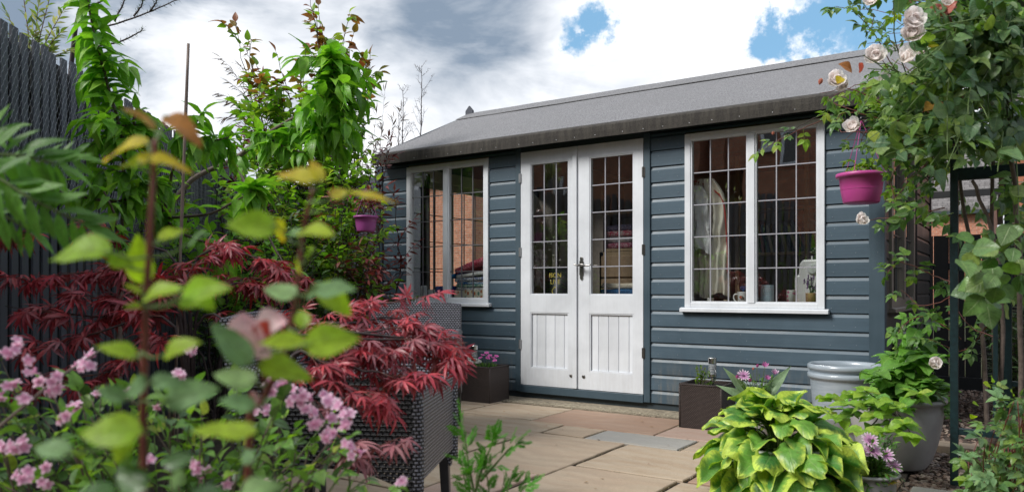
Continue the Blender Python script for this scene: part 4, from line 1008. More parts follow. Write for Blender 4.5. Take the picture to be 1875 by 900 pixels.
def planter(loc, label, w=.265, d=.25, h=.26, name='rattan_planter'):
    r = empty(name, loc, label, 'planter', 'square brown rattan planters by the doors'); mb = MB()
    for (a, b, c, e) in ((-w/2, w/2, -d/2, -d/2+.014), (-w/2, w/2, d/2-.014, d/2), (-w/2, -w/2+.014, -d/2+.014, d/2-.014), (w/2-.014, w/2, -d/2+.014, d/2-.014)): mb.box(a, b, c, e, 0, h)
    mb.box(-w/2+.014, w/2-.014, -d/2+.014, d/2-.014, .0, .02); mb.build('body', MAT['rattan_brown'], r, local=True)
    mb = MB(); q = [(-w/2+.005, -d/2+.005, h+.002), (w/2-.005, -d/2+.005, h+.002), (w/2-.005, d/2-.005, h+.002), (-w/2+.005, d/2-.005, h+.002)]
    for k in range(4): mb.tube([q[k], q[(k+1) % 4]], .0085, 7)
    mb.build('rim', MAT['rattan_brown'], r, local=True, smooth=True)
    mb = MB(); e = .022
    for (a, b, c, f) in ((-w/2+.014, w/2-.014, -d/2+.014, -d/2+e), (-w/2+.014, w/2-.014, d/2-e, d/2-.014), (-w/2+.014, -w/2+e, -d/2+e, d/2-e), (w/2-e, w/2-.014, -d/2+e, d/2-e)): mb.box(a, b, c, f, .03, h-.008)
    mb.build('liner', MAT['black_plastic'], r, local=True)
    MB().box(-w/2+e, w/2-e, -d/2+e, d/2-e, .03, h-.035).build('soil', MAT['soil'], r, local=True)
    for k in range(4): sx, sy = (k % 2)*2-1, (k//2)*2-1; MB().tube([(sx*(w/2-.004), sy*(d/2-.004), 0), (sx*(w/2-.004), sy*(d/2-.004), h)], .0075, 6).build('corner_cane', MAT['rattan_brown'], r, local=True, smooth=True)
    return r
g = G(897, 739); pl1 = (g.x-.135, g.y+.127, 0); planter(pl1, 'brown rattan planter with pink dianthus to the left of the white doors')
pl2 = (-1.635, 4.575, 0); planter(pl2, 'brown rattan planter with a leafy sprig to the right of the white doors')
def solar(loc, label):
    r = empty('solar_light', loc, label, 'garden light', 'steel solar lights in the rattan planters')
    MB().lathe([(.0001, .0), (.009, .0), (.009, .115), (.0001, .115)], 12).build('stake', MAT['steel'], r, local=True, smooth=False)
    MB().lathe([(.009, .105), (.024, .106), (.026, .110), (.026, .126), (.022, .130), (.0001, .130)], 20).build('collar', MAT['steel'], r, local=True)
    mb = MB()
    pr = [(.0235, .130)]+[(.0235+.0015*((-1)**k), .130+.060*k/12) for k in range(1, 12)]+[(.0235, .190)]; mb.lathe(pr, 20); mb.build('lens', MAT['ribbed'], r, local=True)
    MB().lathe([(.0001, .190), (.025, .190), (.0265, .192), (.0265, .222), (.024, .226), (.0001, .227)], 20).build('cap', MAT['steel'], r, local=True)
    return r
mm_, tt, bb = newmat('ribbed_clear_plastic'); setp(bb, Base_Color=(.75, .78, .8), Roughness=.18, Transmission_Weight=.75, IOR=1.3); MAT['ribbed'] = mm_
solar((pl2[0]+.04, pl2[1]-.02, .20), 'steel solar light standing in the rattan planter right of the doors')
p_ = P(869, 676, 5.78); solar((p_.x, p_.y, .195), 'steel solar light standing in the rattan planter with pink flowers')
def pot(name, c, h, rb, rt, mat, label, rim=.012, soil=.03, extra=None, cat='pot', rings=0):
    r = empty(name, c, label, cat); pr = [(.0001, .0), (rb*.95, 0), (rb, .008)]
    for k in range(1, 9): t = k/8; pr.append((rb+(rt-rb)*(math.sin(t*PI/2)**.8), h*t*.93))
    pr += [(rt+rim, h*.94), (rt+rim*1.25, h*.97), (rt+rim, h), (rt-.004, h), (rt-.010, h*.96), (rt-.02, h*.6)]
    MB().lathe(pr, 40).build('body', mat, r, local=True, smooth=True)
    if soil is not None: MB().lathe([(.0001, h-soil), (rt-.008, h-soil-.004)], 24).build('soil', MAT['soil'], r, local=True, smooth=True)
    return r
def glazed_pot(c, label, zoff=0, s=1.):
    r = empty('glazed_pot', c, label, 'pot', 'nested blue grey glazed pots'); R_ = .185*s; H_ = .40
    pr = [(.0001, 0), (.125, 0), (.135, .01), (.16*s, .18), (R_-.010, H_-.065), (R_-.009, H_-.045), (R_-.006, H_-.034), (R_+.003, H_-.028), (R_+.006, H_-.022), (R_+.006, H_-.008), (R_-.002, H_), (R_-.014, H_-.003), (R_-.020, H_-.02), (R_-.03, .1), (.0001, .06)]
    MB().lathe(pr, 48).build('body', MAT['glaze'], r, local=True, smooth=True); return r
gp = P(1548, 690, 4.08); glazed_pot((gp.x, gp.y, 0), 'lower blue grey glazed pot of the nested pair by the corner of the summerhouse'); glazed_pot((gp.x, gp.y, .045), 'upper blue grey glazed pot, stacked inside another by the summerhouse corner', s=1.0)
hp = P(1640, 700, 3.66); hp.z = 0; pot('plant_pot', hp, .33, .135, .205, MAT['clay_pot'], 'large grey plastic pot holding the green hydrangea beside the gravel')
hs = P(1425, 800, 2.98); hs.z = 0; pot('plant_pot', hs, .24, .12, .175, MAT['clay_pot'], 'grey plastic pot mostly hidden beneath the variegated hosta')
op = P(1388, 740, 4.32); op.z = 0; pot('plant_pot', op, .22, .08, .11, MAT['clay_pot'], 'small grey pot of pink daisies between rattan planter and glazed pots')
fp = P(1588, 850, 2.86); fp.z = 0; pot('plant_pot', fp, .16, .075, .10, MAT['clay_pot'], 'small grey pot of pale pink daisies in front of the hydrangea pot')
def hanging(c, s, mat, label, wallp, nm='hanging_pot'):
    r = empty(nm, c, label, 'hanging pot', 'plum coloured hanging pots'); R_ = .125*s; h = .165*s
    MB().lathe([(.0001, 0), (R_*.72, 0), (R_*.76, .006), (R_*.86, h*.45), (R_*.93, h*.86), (R_*1.04, h*.87), (R_*1.06, h*.93), (R_*1.05, h), (R_*.96, h*1.0), (R_*.9, h*.85)], 40).build('body', MAT[mat], r, local=True, smooth=True)
    MB().lathe([(R_*.868, h*.45), (R_*.878, h*.455), (R_*.868, h*.46)], 40).build('band', MAT[mat], r, local=True, smooth=True)
    MB().lathe([(.0001, h*.86), (R_*.92, h*.84)], 20).build('soil', MAT['soil'], r, local=True)
    for k in range(3):
        a = 2*PI*k/3+.4; MB().tube([(R_*math.cos(a), R_*math.sin(a), h), (0, 0, h+.30*s)], .0018, 5).build('cord', MAT[mat], r, local=True)
    top = Vector((0, 0, h+.30*s)); wp = Vector(wallp)-Vector(c)
    MB().tube(smoothpath([top, top+Vector((0, 0, .015)), Vector((wp.x*.5, wp.y*.5, top.z+.04)), Vector((wp.x, wp.y, top.z+.03))], 5), .004, 6).build('hook', MAT['black_plastic'], r, local=True)
    return r
hb = P(1577, 372, 4.26); hanging(hb, 1.0, 'purple', 'bright purple hanging pot with small leaves at the right corner of the summerhouse', (hb.x, WY-.02, 0))
hb2 = P(670, 424, 5.35); hanging(hb2, .66, 'purple_dark', 'small plum hanging pot among shrubs left of the summerhouse', (hb2.x, hb2.y+.05, 0))
# basket behind the left planter
bk = P(855, 668, 6.0); r = empty('wicker_basket', (bk.x, bk.y, 0), 'tan wicker basket with pale lining standing behind the left rattan planter', 'basket')
MB().lathe([(.0001, 0), (.10, 0), (.12, .24), (.125, .25), (.115, .25), (.09, .02)], 24).build('body', MAT['rattan_tan'], r, local=True, smooth=True)
MB().lathe([(.112, .22), (.118, .28), (.07, .31), (.0001, .30)], 24).build('lining', simple('pale_cloth', (.7, .66, .6), .9), r, local=True, smooth=True)
# cane
a, b = P(345, 80, 3.05), P(331, 445, 3.05); b2 = b+(b-a)*.9; b2.z = 0; d_ = (b-a); b2 = b+d_*(b.z/(-d_.z)) if d_.z < 0 else b2
m = MB(); pts = [b2.lerp(a, k/14) for k in range(15)]; m.tube(pts, [.0058+(.0012 if k % 3 == 0 else 0) for k in range(15)], 8); o = m.build('bamboo_cane', MAT['cane'], None, smooth=True); tag(o, 'single tall brown garden cane standing upright against the sky', 'cane')
# ---------------------------------------------------------------- metal arch on the right
ar = empty('garden_arch', (-.26, 3.80, 0), 'dark teal square metal garden arch carrying the climbing rose', 'arch')
ax0, ay0 = P(1747.5, 600, 3.29).x, P(1747.5, 600, 3.29).y
def bar(name, x0, x1, y0, y1, z0, z1): return MB().box(x0, x1, y0, y1, z0, z1).build(name, MAT['teal'], ar, bevel=.002)
t = .0155
bar('post', ax0-t, ax0+t, ay0-t, ay0+t, 0, 2.15)
bar('post', ax0+.52-t, ax0+.52+t, ay0-t, ay0+t, 0, 2.15)
for z, h_ in ((.232, .014), (.934, .012), (1.335, .026)): bar('crossbar', ax0+t, ax0+.52-t, ay0-t*.8, ay0+t*.8, z-h_, z+h_)
px_ = P(1823, 600, 3.29*(1)); xx_ = P(1823, 0, 1).x/P(1823, 0, 1).y*ay0; bar('upright', xx_-.009, xx_+.009, ay0-.009, ay0+.009, .246, .922)
ay1 = ay0+.48; x3 = P(1846, 0, 1).x/P(1846, 0, 1).y*ay1; bar('post', x3-t, x3+t, ay1-t, ay1+t, 0, 2.15); bar('post', x3+.52-t, x3+.52+t, ay1-t, ay1+t, 0, 2.15)
for z, h_ in ((.40, .012), (1.28, .020), (.95, .012)): bar('crossbar', x3+t, x3+.52-t, ay1-t*.8, ay1+t*.8, z-h_, z+h_)
for z in (2.13, ): bar('top_bar', ax0-t, ax0+.52+t, ay0+t, ay1-t+.0, z-.015, z+.015)
# ---------------------------------------------------------------- outside socket boxes on the side wall
def sbox(y, z, label, w=.20, h=.12, d=.10):
    r = empty('power_box', (XR+.02, y, z), label, 'power box', 'grey boxes on the side wall'); MB().box(0, d, -w/2, w/2, -h/2, h/2).build('case', simple('grey_weathered_box', (.30, .30, .30), .5, 0, .25, 20), r, local=True, bevel=.006)
    MB().box(-.004, d+.012, -w/2-.010, w/2+.010, h/2, h/2+.012).build('lid', simple('grey_lid', (.36, .36, .36), .5), r, local=True, bevel=.003)
sbox(5.35, .50, 'weathered grey box low on the side wall near the summerhouse corner'); sbox(7.05, .56, 'small grey box further along the side wall near the black fence', .14, .10)
# ================================================================ INSIDE THE SUMMERHOUSE
SZ = .742                                        # ledge height inside
WIN = simple('white_ceramic', (.80, .80, .80), .25, 0, .03); INX = lambda px, Y: P(px, 0, 1).x/P(px, 0, 1).y*Y
def inpt(px, py, Y): x = INX(px, Y); k = Y/P(px, 0, 1).y; return Vector((x, Y, CAMH-(py-HOR)/FPX*k))
o = MB().box(-1.95, -.75, WY+.036, WY+.36, .70, .735).build('window_desk', MAT['shelfwood'], None); tag(o, 'wooden desk top running under the right window inside the summerhouse', 'desk')
m = MB(); m.box(-4.66, -3.45, WY+.036, WY+.75, .655, .685); o = m.build('cutting_table', MAT['cream'], None); tag(o, 'pale sewing table under the left window inside the summerhouse', 'table')
def lathe_obj(name, c, prof, mat, label, cat, group=None, n=24, smooth=True):
    o = MB().lathe(prof, n).build(name, mat, None, smooth=smooth); o.location = c; WL[o.name] = Vector(c); return tag(o, label, cat, group)
YI = WY+.09
def sill(px, dY=0.): return Vector((INX(px, YI+dY), YI+dY, .7355))
# small white pot with flowers
c = sill(1301); r = empty('flower_pot', c, 'tiny white pot with a flowering sprig on the desk behind the right window', 'pot'); MB().lathe([(.0001, 0), (.018, 0), (.023, .045), (.024, .048), (.021, .048)], 20).build('body', WIN, r, local=True, smooth=True)
m = MB(); [m.tube([(0, 0, .04), (R.uniform(-.02, .02), R.uniform(-.01, .01), .04+R.uniform(.02, .045))], .0012, 4) for k in range(9)]; m.build('sprig', MAT['stem_green'], r, local=True)
c = sill(1329); lathe_obj('thread_spool', c, [(.0001, 0), (.016, 0), (.016, .004), (.012, .005), (.012, .032), (.016, .033), (.016, .037), (.0001, .037)], simple('spool', (.55, .42, .30), .6), 'small wooden thread spool on the desk behind the right window', 'spool')
c = sill(1341); lathe_obj('candle_stub', c, [(.0001, 0), (.007, 0), (.007, .02), (.0001, .022)], WIN, 'tiny white stub beside the thread spool on the desk', 'stub')
# mug with a robin
c = sill(1361); r = empty('mug', c, 'white mug printed with a small robin, holding scissors and pencils', 'mug')
mugm, t, b = newmat('robin_mug'); co = N(t, 'ShaderNodeTexCoord').outputs['Object']
def ell(t, co, cx, cz, rx, rz, ang=0.): 
    mp = VM(t, 'SUBTRACT', co, (cx, 0, cz)); s = N(t, 'ShaderNodeSeparateXYZ'); link(t, mp, s.inputs[0]); ca, sa = math.cos(ang), math.sin(ang)
    u = M_(t, 'ADD', M_(t, 'MULTIPLY', s.outputs[0], ca), M_(t, 'MULTIPLY', s.outputs[2], sa)); v = M_(t, 'SUBTRACT', M_(t, 'MULTIPLY', s.outputs[2], ca), M_(t, 'MULTIPLY', s.outputs[0], sa))
    front = M_(t, 'LESS_THAN', s.outputs[1], 0)
    q = M_(t, 'ADD', M_(t, 'POWER', M_(t, 'ABSOLUTE', M_(t, 'DIVIDE', u, rx)), 2), M_(t, 'POWER', M_(t, 'ABSOLUTE', M_(t, 'DIVIDE', v, rz)), 2)); return M_(t, 'MULTIPLY', M_(t, 'LESS_THAN', q, 1), front)
x = MIX(t, ell(t, co, .0, .052, .018, .012, -.5), (.8, .8, .8), (.16, .11, .08)); x = MIX(t, ell(t, co, -.007, .056, .009, .009), x, (.55, .12, .05)); x = MIX(t, ell(t, co, .012, .042, .012, .0025, -.9), x, (.12, .08, .06)); x = MIX(t, ell(t, co, -.002, .036, .02, .0018, .1), x, (.15, .12, .10))
link(t, x, b.inputs['Base Color']); setp(b, Roughness=.2)
MB().lathe([(.0001, 0), (.030, 0), (.033, .006), (.038, .088), (.039, .091), (.036, .091), (.031, .01), (.0001, .008)], 28).build('body', mugm, r, local=True, smooth=True)
MB().tube(smoothpath([(-.035, 0, .075), (-.058, 0, .072), (-.064, 0, .050), (-.052, 0, .028), (-.033, 0, .020)]), .0048, 8).build('handle', WIN, r, local=True, smooth=True)
c2 = c+Vector((0, 0, .01)); o = MB().tube([(-.01, .0, 0), (-.035, 0, .125)], .0035, 6).tube([(.02, 0, 0), (.03, .005, .12)], .0035, 6).build('pencil', simple('pencil_wood', (.35, .26, .14), .5), None); o.location = c2; tag(o, 'two pencils leaning in the robin mug', 'pencils')
o = MB(); [o.lathe([(.008, -.003), (.013, 0), (.008, .003), (.006, 0), (.008, -.003)], 14, M=Matrix.Translation((dx, 0, .105)) @ Matrix.Rotation(PI/2, 4, 'X')) for dx in (-.008, .012)]; o.tube([(0, 0, .1), (.003, 0, .02)], .003, 5); o = o.build('scissors', simple('blue_plastic', (.01, .10, .30), .35), None, smooth=True); o.location = c2; tag(o, 'blue handled scissors standing in the robin mug', 'scissors')
c = sill(1405); tin, t, b = newmat('ribbed_blue_tin'); setp(b, Base_Color=(.42, .55, .62), Roughness=.35); 
pr = [(.0001, 0), (.040, 0)]+[(.040+(.0012 if k % 2 else 0), .004+.128*k/22) for k in range(23)]+[(.040, .136), (.037, .136), (.036, .01)]
lathe_obj('storage_tin', c, pr, tin, 'pale blue ribbed tin on the desk behind the right window', 'tin', smooth=False)
c = sill(1450); flm, t, b = newmat('floral_can'); uv = N(t, 'ShaderNodeTexCoord').outputs['Object']; vo = N(t, 'ShaderNodeTexVoronoi'); vo.inputs['Scale'].default_value = 38; vo.inputs['Randomness'].default_value = .6; link(t, uv, vo.inputs['Vector'])
x = MIX(t, MR(t, vo.outputs['Distance'], .42, .46), vo.outputs['Color'], (.82, .84, .80)); x = MIX(t, MR(t, vo.outputs['Distance'], .18, .20), (.60, .15, .08), MIX(t, MR(t, vo.outputs['Distance'], .42, .45), (.70, .20, .38), (.80, .83, .78))); link(t, x, b.inputs['Base Color']); setp(b, Roughness=.4)
lathe_obj('floral_can', c, [(.0001, 0), (.032, 0), (.032, .098), (.0335, .100), (.030, .102), (.029, .01)], flm, 'small can printed with pink and orange flowers on the desk', 'can')
c = sill(1431, .06); lathe_obj('pin_cushion', c, [(.0001, 0), (.014, 0), (.018, .008), (.012, .016), (.0001, .018)], simple('pin_cushion', (.42, .30, .20), .8), 'small tan pin cushion between the blue tin and floral can', 'pin cushion')
c = sill(1486); r = empty('lavender_pot', c, 'tan cork pot of faux lavender on the desk behind the right window', 'potted plant'); MB().lathe([(.0001, 0), (.033, 0), (.036, .08), (.037, .084), (.034, .084), (.0001, .078)], 24).build('body', simple('cork', (.48, .30, .13), .8, 0, .2, 60), r, local=True, smooth=True)
m = MB(); f1 = MB()
for k in range(22):
    e = Vector((R.gauss(0, .032), R.gauss(0, .02), .10+R.uniform(.02, .10))); m.tube([(R.uniform(-.015, .015), 0, .07), e], .0016, 4)
    for q in range(5): f1.lathe([(.0005, -.006), (.005, 0), (.0005, .007)], 5, c=tuple(e+Vector((R.uniform(-.003, .003), 0, -.006*q))))
m.build('stalks', simple('sage_green', (.08, .14, .09), .7), r, local=True, kind='stuff'); f1.build('lavender_heads', simple('lavender', (.20, .10, .25), .8), r, local=True, kind='stuff')
# sewing machine
c = inpt(1482, 560, WY+.27); c.z = .736; r = empty('sewing_machine', c, 'white sewing machine seen end-on behind the lavender pot', 'sewing machine')
MB().prism([(-.085, 0), (.09, 0), (.09, .26), (.075, .30), (-.035, .30), (-.055, .27), (-.06, .20), (-.085, .19)], 'y', -.04, .24).build('body', WIN, r, local=True, bevel=.012)
MB().lathe([(.0001, .02), (.026, .018), (.032, .010), (.032, 0)], 24, M=Matrix.Translation((.03, -.04, .235)) @ Matrix.Rotation(PI/2, 4, 'X')).build('hand_wheel', simple('pale_grey_plastic', (.62, .63, .65), .4), r, local=True, smooth=False)
MB().tube([(.01, .03, .30), (.01, .03, .325)], .006, 8).build('spool_pin', WIN, r, local=True)
# clothes on the stand, behind the glass
cl, t, b = newmat('ivory_cloth'); setp(b, Base_Color=(.80, .76, .66), Roughness=.9); whitec = simple('white_cloth', (.85, .85, .86), .9, 0, .03, 10)
def cloth(name, x0, x1, z0, z1, Y, mat, label, cat, topf, seed, depth=.05, fold=7):
    n, mz = 44, 34; vs_ = []; fs = []
    for i in range(n+1):
        for j in range(mz+1):
            u, v = i/n, j/mz; wt = topf(v); xm = (x0+x1)/2+.02*math.sin(v*3+seed)*(x1-x0)*4; x = xm+(u-.5)*(x1-x0)*wt; z = z0+(z1-z0)*v+.02*math.sin(u*9+seed)*(1-v)
            y = Y-depth*math.sin(PI*u)*.8+depth*.28*math.sin(u*fold*PI*(1+.15*math.sin(v*4+seed))+seed)+.022*noise.noise(Vector((u*7, v*8, seed)))+.010*noise.noise(Vector((u*16, v*22, seed))); vs_.append((x, y, z))
    for i in range(n):
        for j in range(mz): a = i*(mz+1)+j; fs.append((a, a+mz+1, a+mz+2, a+1))
    for i in range(n+1):
        for j in range(mz+1): p = vs_[i*(mz+1)+j]; vs_.append((p[0], p[1]+.012, p[2]))
    K = (n+1)*(mz+1); fs += [tuple(K+k for k in f[::-1]) for f in fs[:n*mz]]
    o = MB(); o.quadmesh(vs_, fs); o = o.build(name, mat, None, smooth=True); return tag(o, label, cat)
shl = lambda v: 1-.55*max(0, (v-.82)/.18)**1.6
xa, xb = INX(1278, WY+.16), INX(1330, WY+.16)
cloth('ivory_dress', xa-.06, xb, .80, 1.60, WY+.17, cl, 'ivory dress hanging on a stand behind the left side of the right window', 'dress', shl, 1.2, .05, 11)
cloth('white_blouse', xa-.08, xb-.09, 1.10, 1.55, WY+.10, whitec, 'white blouse hanging in front of the ivory dress', 'blouse', shl, 2.4, .04, 5)
q = smoothpath([(xa-.10, WY+.15, 1.60), (xa+.0, WY+.15, 1.585), (xb-.10, WY+.15, 1.53), (xb-.02, WY+.15, 1.44), (xb+.006, WY+.15, 1.2), (xb+.012, WY+.16, .95)]); o = MB().tube(q, .006, 6).build('red_piping', simple('red_piping', (.45, .04, .03), .6), None, smooth=True); tag(o, 'red edging band curving over the shoulder of the hanging dress', 'band')
# wire waste: shelf with leaning books
by = WY+.95; z_s = inpt(1430, 461, by).z; xs0, xs1 = INX(1360, by), INX(1500, by)
r = empty('book_shelf', (xs0, by, z_s), 'wooden wall shelf carrying a row of leaning books', 'shelf'); MB().box(xs0, xs1, by-.02, by+.2, z_s-.02, z_s).build('board', MAT['shelfwood'], r); MB().box(xs0, xs1, by-.0, by+.2, z_s+.32, z_s+.335).build('board', MAT['shelfwood'], r)
for xq in (INX(1352, by), INX(1478, by)): MB().box(xq-.015, xq+.015, by-.03, by+.0, .06, z_s+.75).build('upright', MAT['shelfwood'], r)
x = xs0+.08; cols = [(.45, .38, .25), (.10, .13, .07), (.35, .12, .06), (.05, .12, .16), (.5, .45, .36), (.16, .10, .06), (.30, .25, .15), (.04, .07, .08)]
bm = [simple('book_cover', c_, .6) for c_ in cols]; pg = simple('book_pages', (.55, .48, .36), .8)
for k in range(17):
    w_ = R.uniform(.012, .026); h_ = R.uniform(.19, .27); lean = .12+.35*(k/16)+R.uniform(-.02, .02)
    if k in (6, 12): x += .03
    r = empty('book', (x, by+.02, z_s+.0), 'thin book leaning to the left in the row on the shelf behind the right window', 'book', 'leaning books on the shelf'); r.rotation_euler = (0, -lean, 0)
    mb = MB().box(0, .002, 0, .16, 0, h_).box(w_-.002, w_, 0, .16, 0, h_).box(.002, w_-.002, -.001, .002, 0, h_); mb.build('cover', bm[k % 8], r, local=True); MB().box(.002, w_-.002, .003, .155, .003, h_-.004).build('pages', pg, r, local=True); x += w_+.012+.02*lean
# chair back in the dark, left of tin
# left window: fabrics
YL = WY+.16; tz = .686
box_m, t, b = newmat('leaf_print_box'); co = N(t, 'ShaderNodeTexCoord').outputs['Object']; vo = N(t, 'ShaderNodeTexVoronoi'); vo.inputs['Scale'].default_value = 22; vo.inputs['Randomness'].default_value = .45; link(t, VM(t, 'MULTIPLY', co, (1.3, .2, .9)), vo.inputs['Vector'])
cr = N(t, 'ShaderNodeValToRGB'); s_ = N(t, 'ShaderNodeSeparateColor'); link(t, vo.outputs['Color'], s_.inputs[0]); link(t, s_.outputs[0], cr.inputs[0]); cr.color_ramp.elements[0].color = (.50, .13, .04, 1); cr.color_ramp.elements[1].color = (.14, .30, .24, 1); cr.color_ramp.interpolation = 'CONSTANT'; cr.color_ramp.elements[1].position = .5; cr.color_ramp.elements.new(.75).color = (.55, .30, .12, 1)
link(t, MIX(t, MR(t, vo.outputs['Distance'], .28, .33), cr.outputs[0], (.78, .72, .58)), b.inputs['Base Color']); setp(b, Roughness=.6)
x0, x1 = INX(834, YL), INX(893, YL); MB_ = MB().box(x0, x1, YL-.02, YL+.22, tz, tz+.15); o = MB_.build('storage_box', box_m, None, bevel=.004); tag(o, 'cream box printed with autumn leaves behind the left window', 'box')
def folded(name, x0, x1, y0, y1, z, h, mat, label, cat, tilt=0., seed=0, rz=0.):
    n = 16; vs_ = []; fs = []; mb = MB(); prof = []
    for k in range(10): a = PI*k/9; prof.append((y0+.0-h/2*math.sin(a)*.6, z+h/2-h/2*math.cos(a)))
    prof = prof+[(y1, z+h), (y1, z)]
    nseg = 10; vv = []; ff = []; npf = len(prof)
    for i in range(nseg+1):
        x = x0+(x1-x0)*i/nseg
        for (y, zz) in prof: vv.append((x+.01*noise.noise(Vector((zz*30, seed, 0))), y+.008*noise.noise(Vector((x*9, zz*20, seed))), zz+.008*noise.noise(Vector((x*7, seed*3, y*4)))+tilt*(x-x0)))
    for i in range(nseg):
        for j in range(npf): a = i*npf+j; b2 = i*npf+(j+1) % npf; ff.append((a, b2, b2+npf, a+npf))
    ff.append(tuple(range(npf))[::-1]); ff.append(tuple(nseg*npf+k for k in range(npf)))
    mb.quadmesh(vv, ff); o = mb.build(name, mat, None, smooth=True); return tag(o, label, cat, 'folded fabrics behind the left window')
fz = tz+.152
for k, (c1, c2, h, lab, tl, sc) in enumerate((((.75, .74, .72), (.30, .32, .45), .022, 'white and grey patterned cloth, bottom of the pile on the leaf box', 0, 40), ((.10, .30, .25), (.60, .65, .55), .022, 'green print cloth low in the pile on the leaf box', 0, 60), ((.03, .16, .40), (.5, .6, .65), .02, 'blue print cloth in the middle of the pile on the leaf box', 0, 60), ((.65, .68, .70), (.12, .14, .30), .03, 'white cloth with dark print near the top of the fabric pile', .05, 50), ((.75, .73, .70), (.6, .6, .6), .03, 'plain off-white cloth just under the red print', .1, 20), ((.50, .02, .07), (.70, .25, .30), .05, 'red print cloth sloping across the top of the fabric pile', .30, 70))):
    mt = fabric('cloth_print', c1, c2, sc); folded('folded_fabric', x0+R.uniform(0, .03), x1-.005, YL+R.uniform(-.02, .0), YL+.2, fz, h, mt, lab, 'fabric', tl, k); fz += h+.001+tl*.04
folded('folded_fabric', INX(800, YL), INX(832, YL), YL-.01, YL+.15, tz+.13, .055, fabric('navy_cloth', (.015, .03, .16), (.05, .08, .25), 60), 'bright navy blue folded cloth between the two casements of the left window', 'fabric', 0, 4)
folded('folded_fabric', x0-.06, x0+.05, YL-.0, YL+.15, fz-.10, .03, fabric('royal_cloth', (.01, .10, .35), (.02, .2, .5), 60), 'royal blue corner of cloth poking out left of the red print', 'fabric', .3, 5)
m = MB(); X0, X1 = INX(778, YL), INX(829, YL)
vv = [(X0+(X1-X0)*u, YL-.05+.2*v, tz+.075-.05*u+.075*v+.01*math.sin(u*4)) for u in (0, .25, .5, .75, 1) for v in (0, .5, 1)]; m.quadmesh(vv+[(a, b, c-.004) for a, b, c in vv], [(i*3+j, i*3+3+j, i*3+4+j, i*3+1+j) for i in range(4) for j in range(2)]+[(15+i*3+j, 15+i*3+1+j, 15+i*3+4+j, 15+i*3+3+j) for i in range(4) for j in range(2)]); o = m.build('paper_pattern', simple('pale_paper', (.66, .74, .82), .8), None); tag(o, 'large sheet of pale paper lying on the sewing table', 'paper')
c = Vector((INX(796, YL+.1), YL+.12, tz)); lathe_obj('storage_tub', c, [(.0001, 0), (.07, 0), (.075, .15), (.07, .155), (.0001, .15)], WIN, 'round white tub at the back of the sewing table', 'tub')
c = Vector((INX(776, YL), YL, tz)); o = MB().box(-.018, .018, -.03, .03, 0, .19).build('white_stand', WIN, None, bevel=.01); o.location = c; tag(o, 'narrow white stand at the left end of the sewing table', 'stand')
# behind the doors
dz = .06; o = MB().box(-3.25, -2.95, WY+.28, WY+.60, dz, .72).build('cardboard_box', simple('brown_card', (.42, .30, .18), .8), None, bevel=.004); tag(o, 'brown box standing inside the left door', 'box')
o = MB(); vs_ = []; n = 12
bagm = simple('black_vinyl', (.014, .015, .018), .35, 0, .2, 8)
for i in range(n+1):
    for j in range(n+1): u, v = i/n, j/n; vs_.append((INX(1000, WY+.2)+(INX(1041, WY+.2)-INX(1000, WY+.2)+.03)*u, WY+.16-.06*math.sin(PI*u)*math.sin(PI*min(v*1.1, 1))+.012*noise.noise(Vector((u*5, v*6, 2))), .30+.72*v-.05*abs(u-.4)*v))
o.quadmesh(vs_+[(a, b+.14, c) for a, b, c in vs_], [(i*(n+1)+j, (i+1)*(n+1)+j, (i+1)*(n+1)+j+1, i*(n+1)+j+1) for i in range(n) for j in range(n)]+[((n+1)**2+i*(n+1)+j, (n+1)**2+i*(n+1)+j+1, (n+1)**2+(i+1)*(n+1)+j+1, (n+1)**2+(i+1)*(n+1)+j) for i in range(n) for j in range(n)]); bag = o.build('black_bag', bagm, None, smooth=True); tag(bag, 'black bag with yellow lettering hanging inside the left glazed door', 'bag')
def text(s_, size, mat, loc, parent=None):
    cu = bpy.data.curves.new('lettering', 'FONT'); cu.body = s_; cu.size = size; cu.extrude = .0005; cu.align_x = 'CENTER'; t_ = bpy.data.objects.new('lettering_curve', cu); COL.objects.link(t_); bpy.context.view_layer.update()
    me = bpy.data.meshes.new_from_object(t_.evaluated_get(bpy.context.evaluated_depsgraph_get())); bpy.data.objects.remove(t_); o = bpy.data.objects.new('lettering', me); COL.objects.link(o); o.rotation_euler = (PI/2, 0, 0); o.location = loc; me.materials.clear(); me.materials.append(mat); o['kind'] = 'stuff'
    if parent: o.parent = parent
yl = simple('yellow_print', (.75, .60, .10), .5); bx_ = INX(1018, WY+.1)
text('ISON', .048, yl, (bx_+.0, WY+.088, .935), bag); text('LIVE', .048, yl, (bx_+.0, WY+.088, .885), bag)
m = MB().tube(smoothpath([(bx_-.01, WY+.085, .80), (bx_-.025, WY+.085, .83), (bx_, WY+.085, .86), (bx_+.02, WY+.085, .83), (bx_, WY+.085, .80), (bx_-.01, WY+.085, .79)]), .003, 5); m.build('emblem', yl, bag)
cloth('hanging_shirt', INX(978, WY+.2)-.02, INX(1002, WY+.2), .86, 1.16, WY+.2, fabric('stripe_shirt', (.55, .48, .46), (.35, .28, .27), 90), 'pale pinkish striped shirt hanging behind the left glazed door', 'shirt', shl, 3.1, .03, 6)
o = MB().box(-3.20, -2.80, WY+.5, WY+.53, .06, 1.45).build('folding_board', simple('grey_brown_board', (.36, .30, .26), .8), None); tag(o, 'grey brown board standing upright behind the left glazed door', 'board')
dxl, dxr = INX(1098, WY+.5), INX(1170, WY+.5)
r = empty('drawer_unit', (dxl, WY+.5, .06), 'wooden drawer unit with open shelves of fabric behind the right glazed door', 'drawer unit'); MB().box(dxl, dxr+.3, WY+.50, WY+.9, .06, 1.14).build('carcass', MAT['shelfwood'], r)
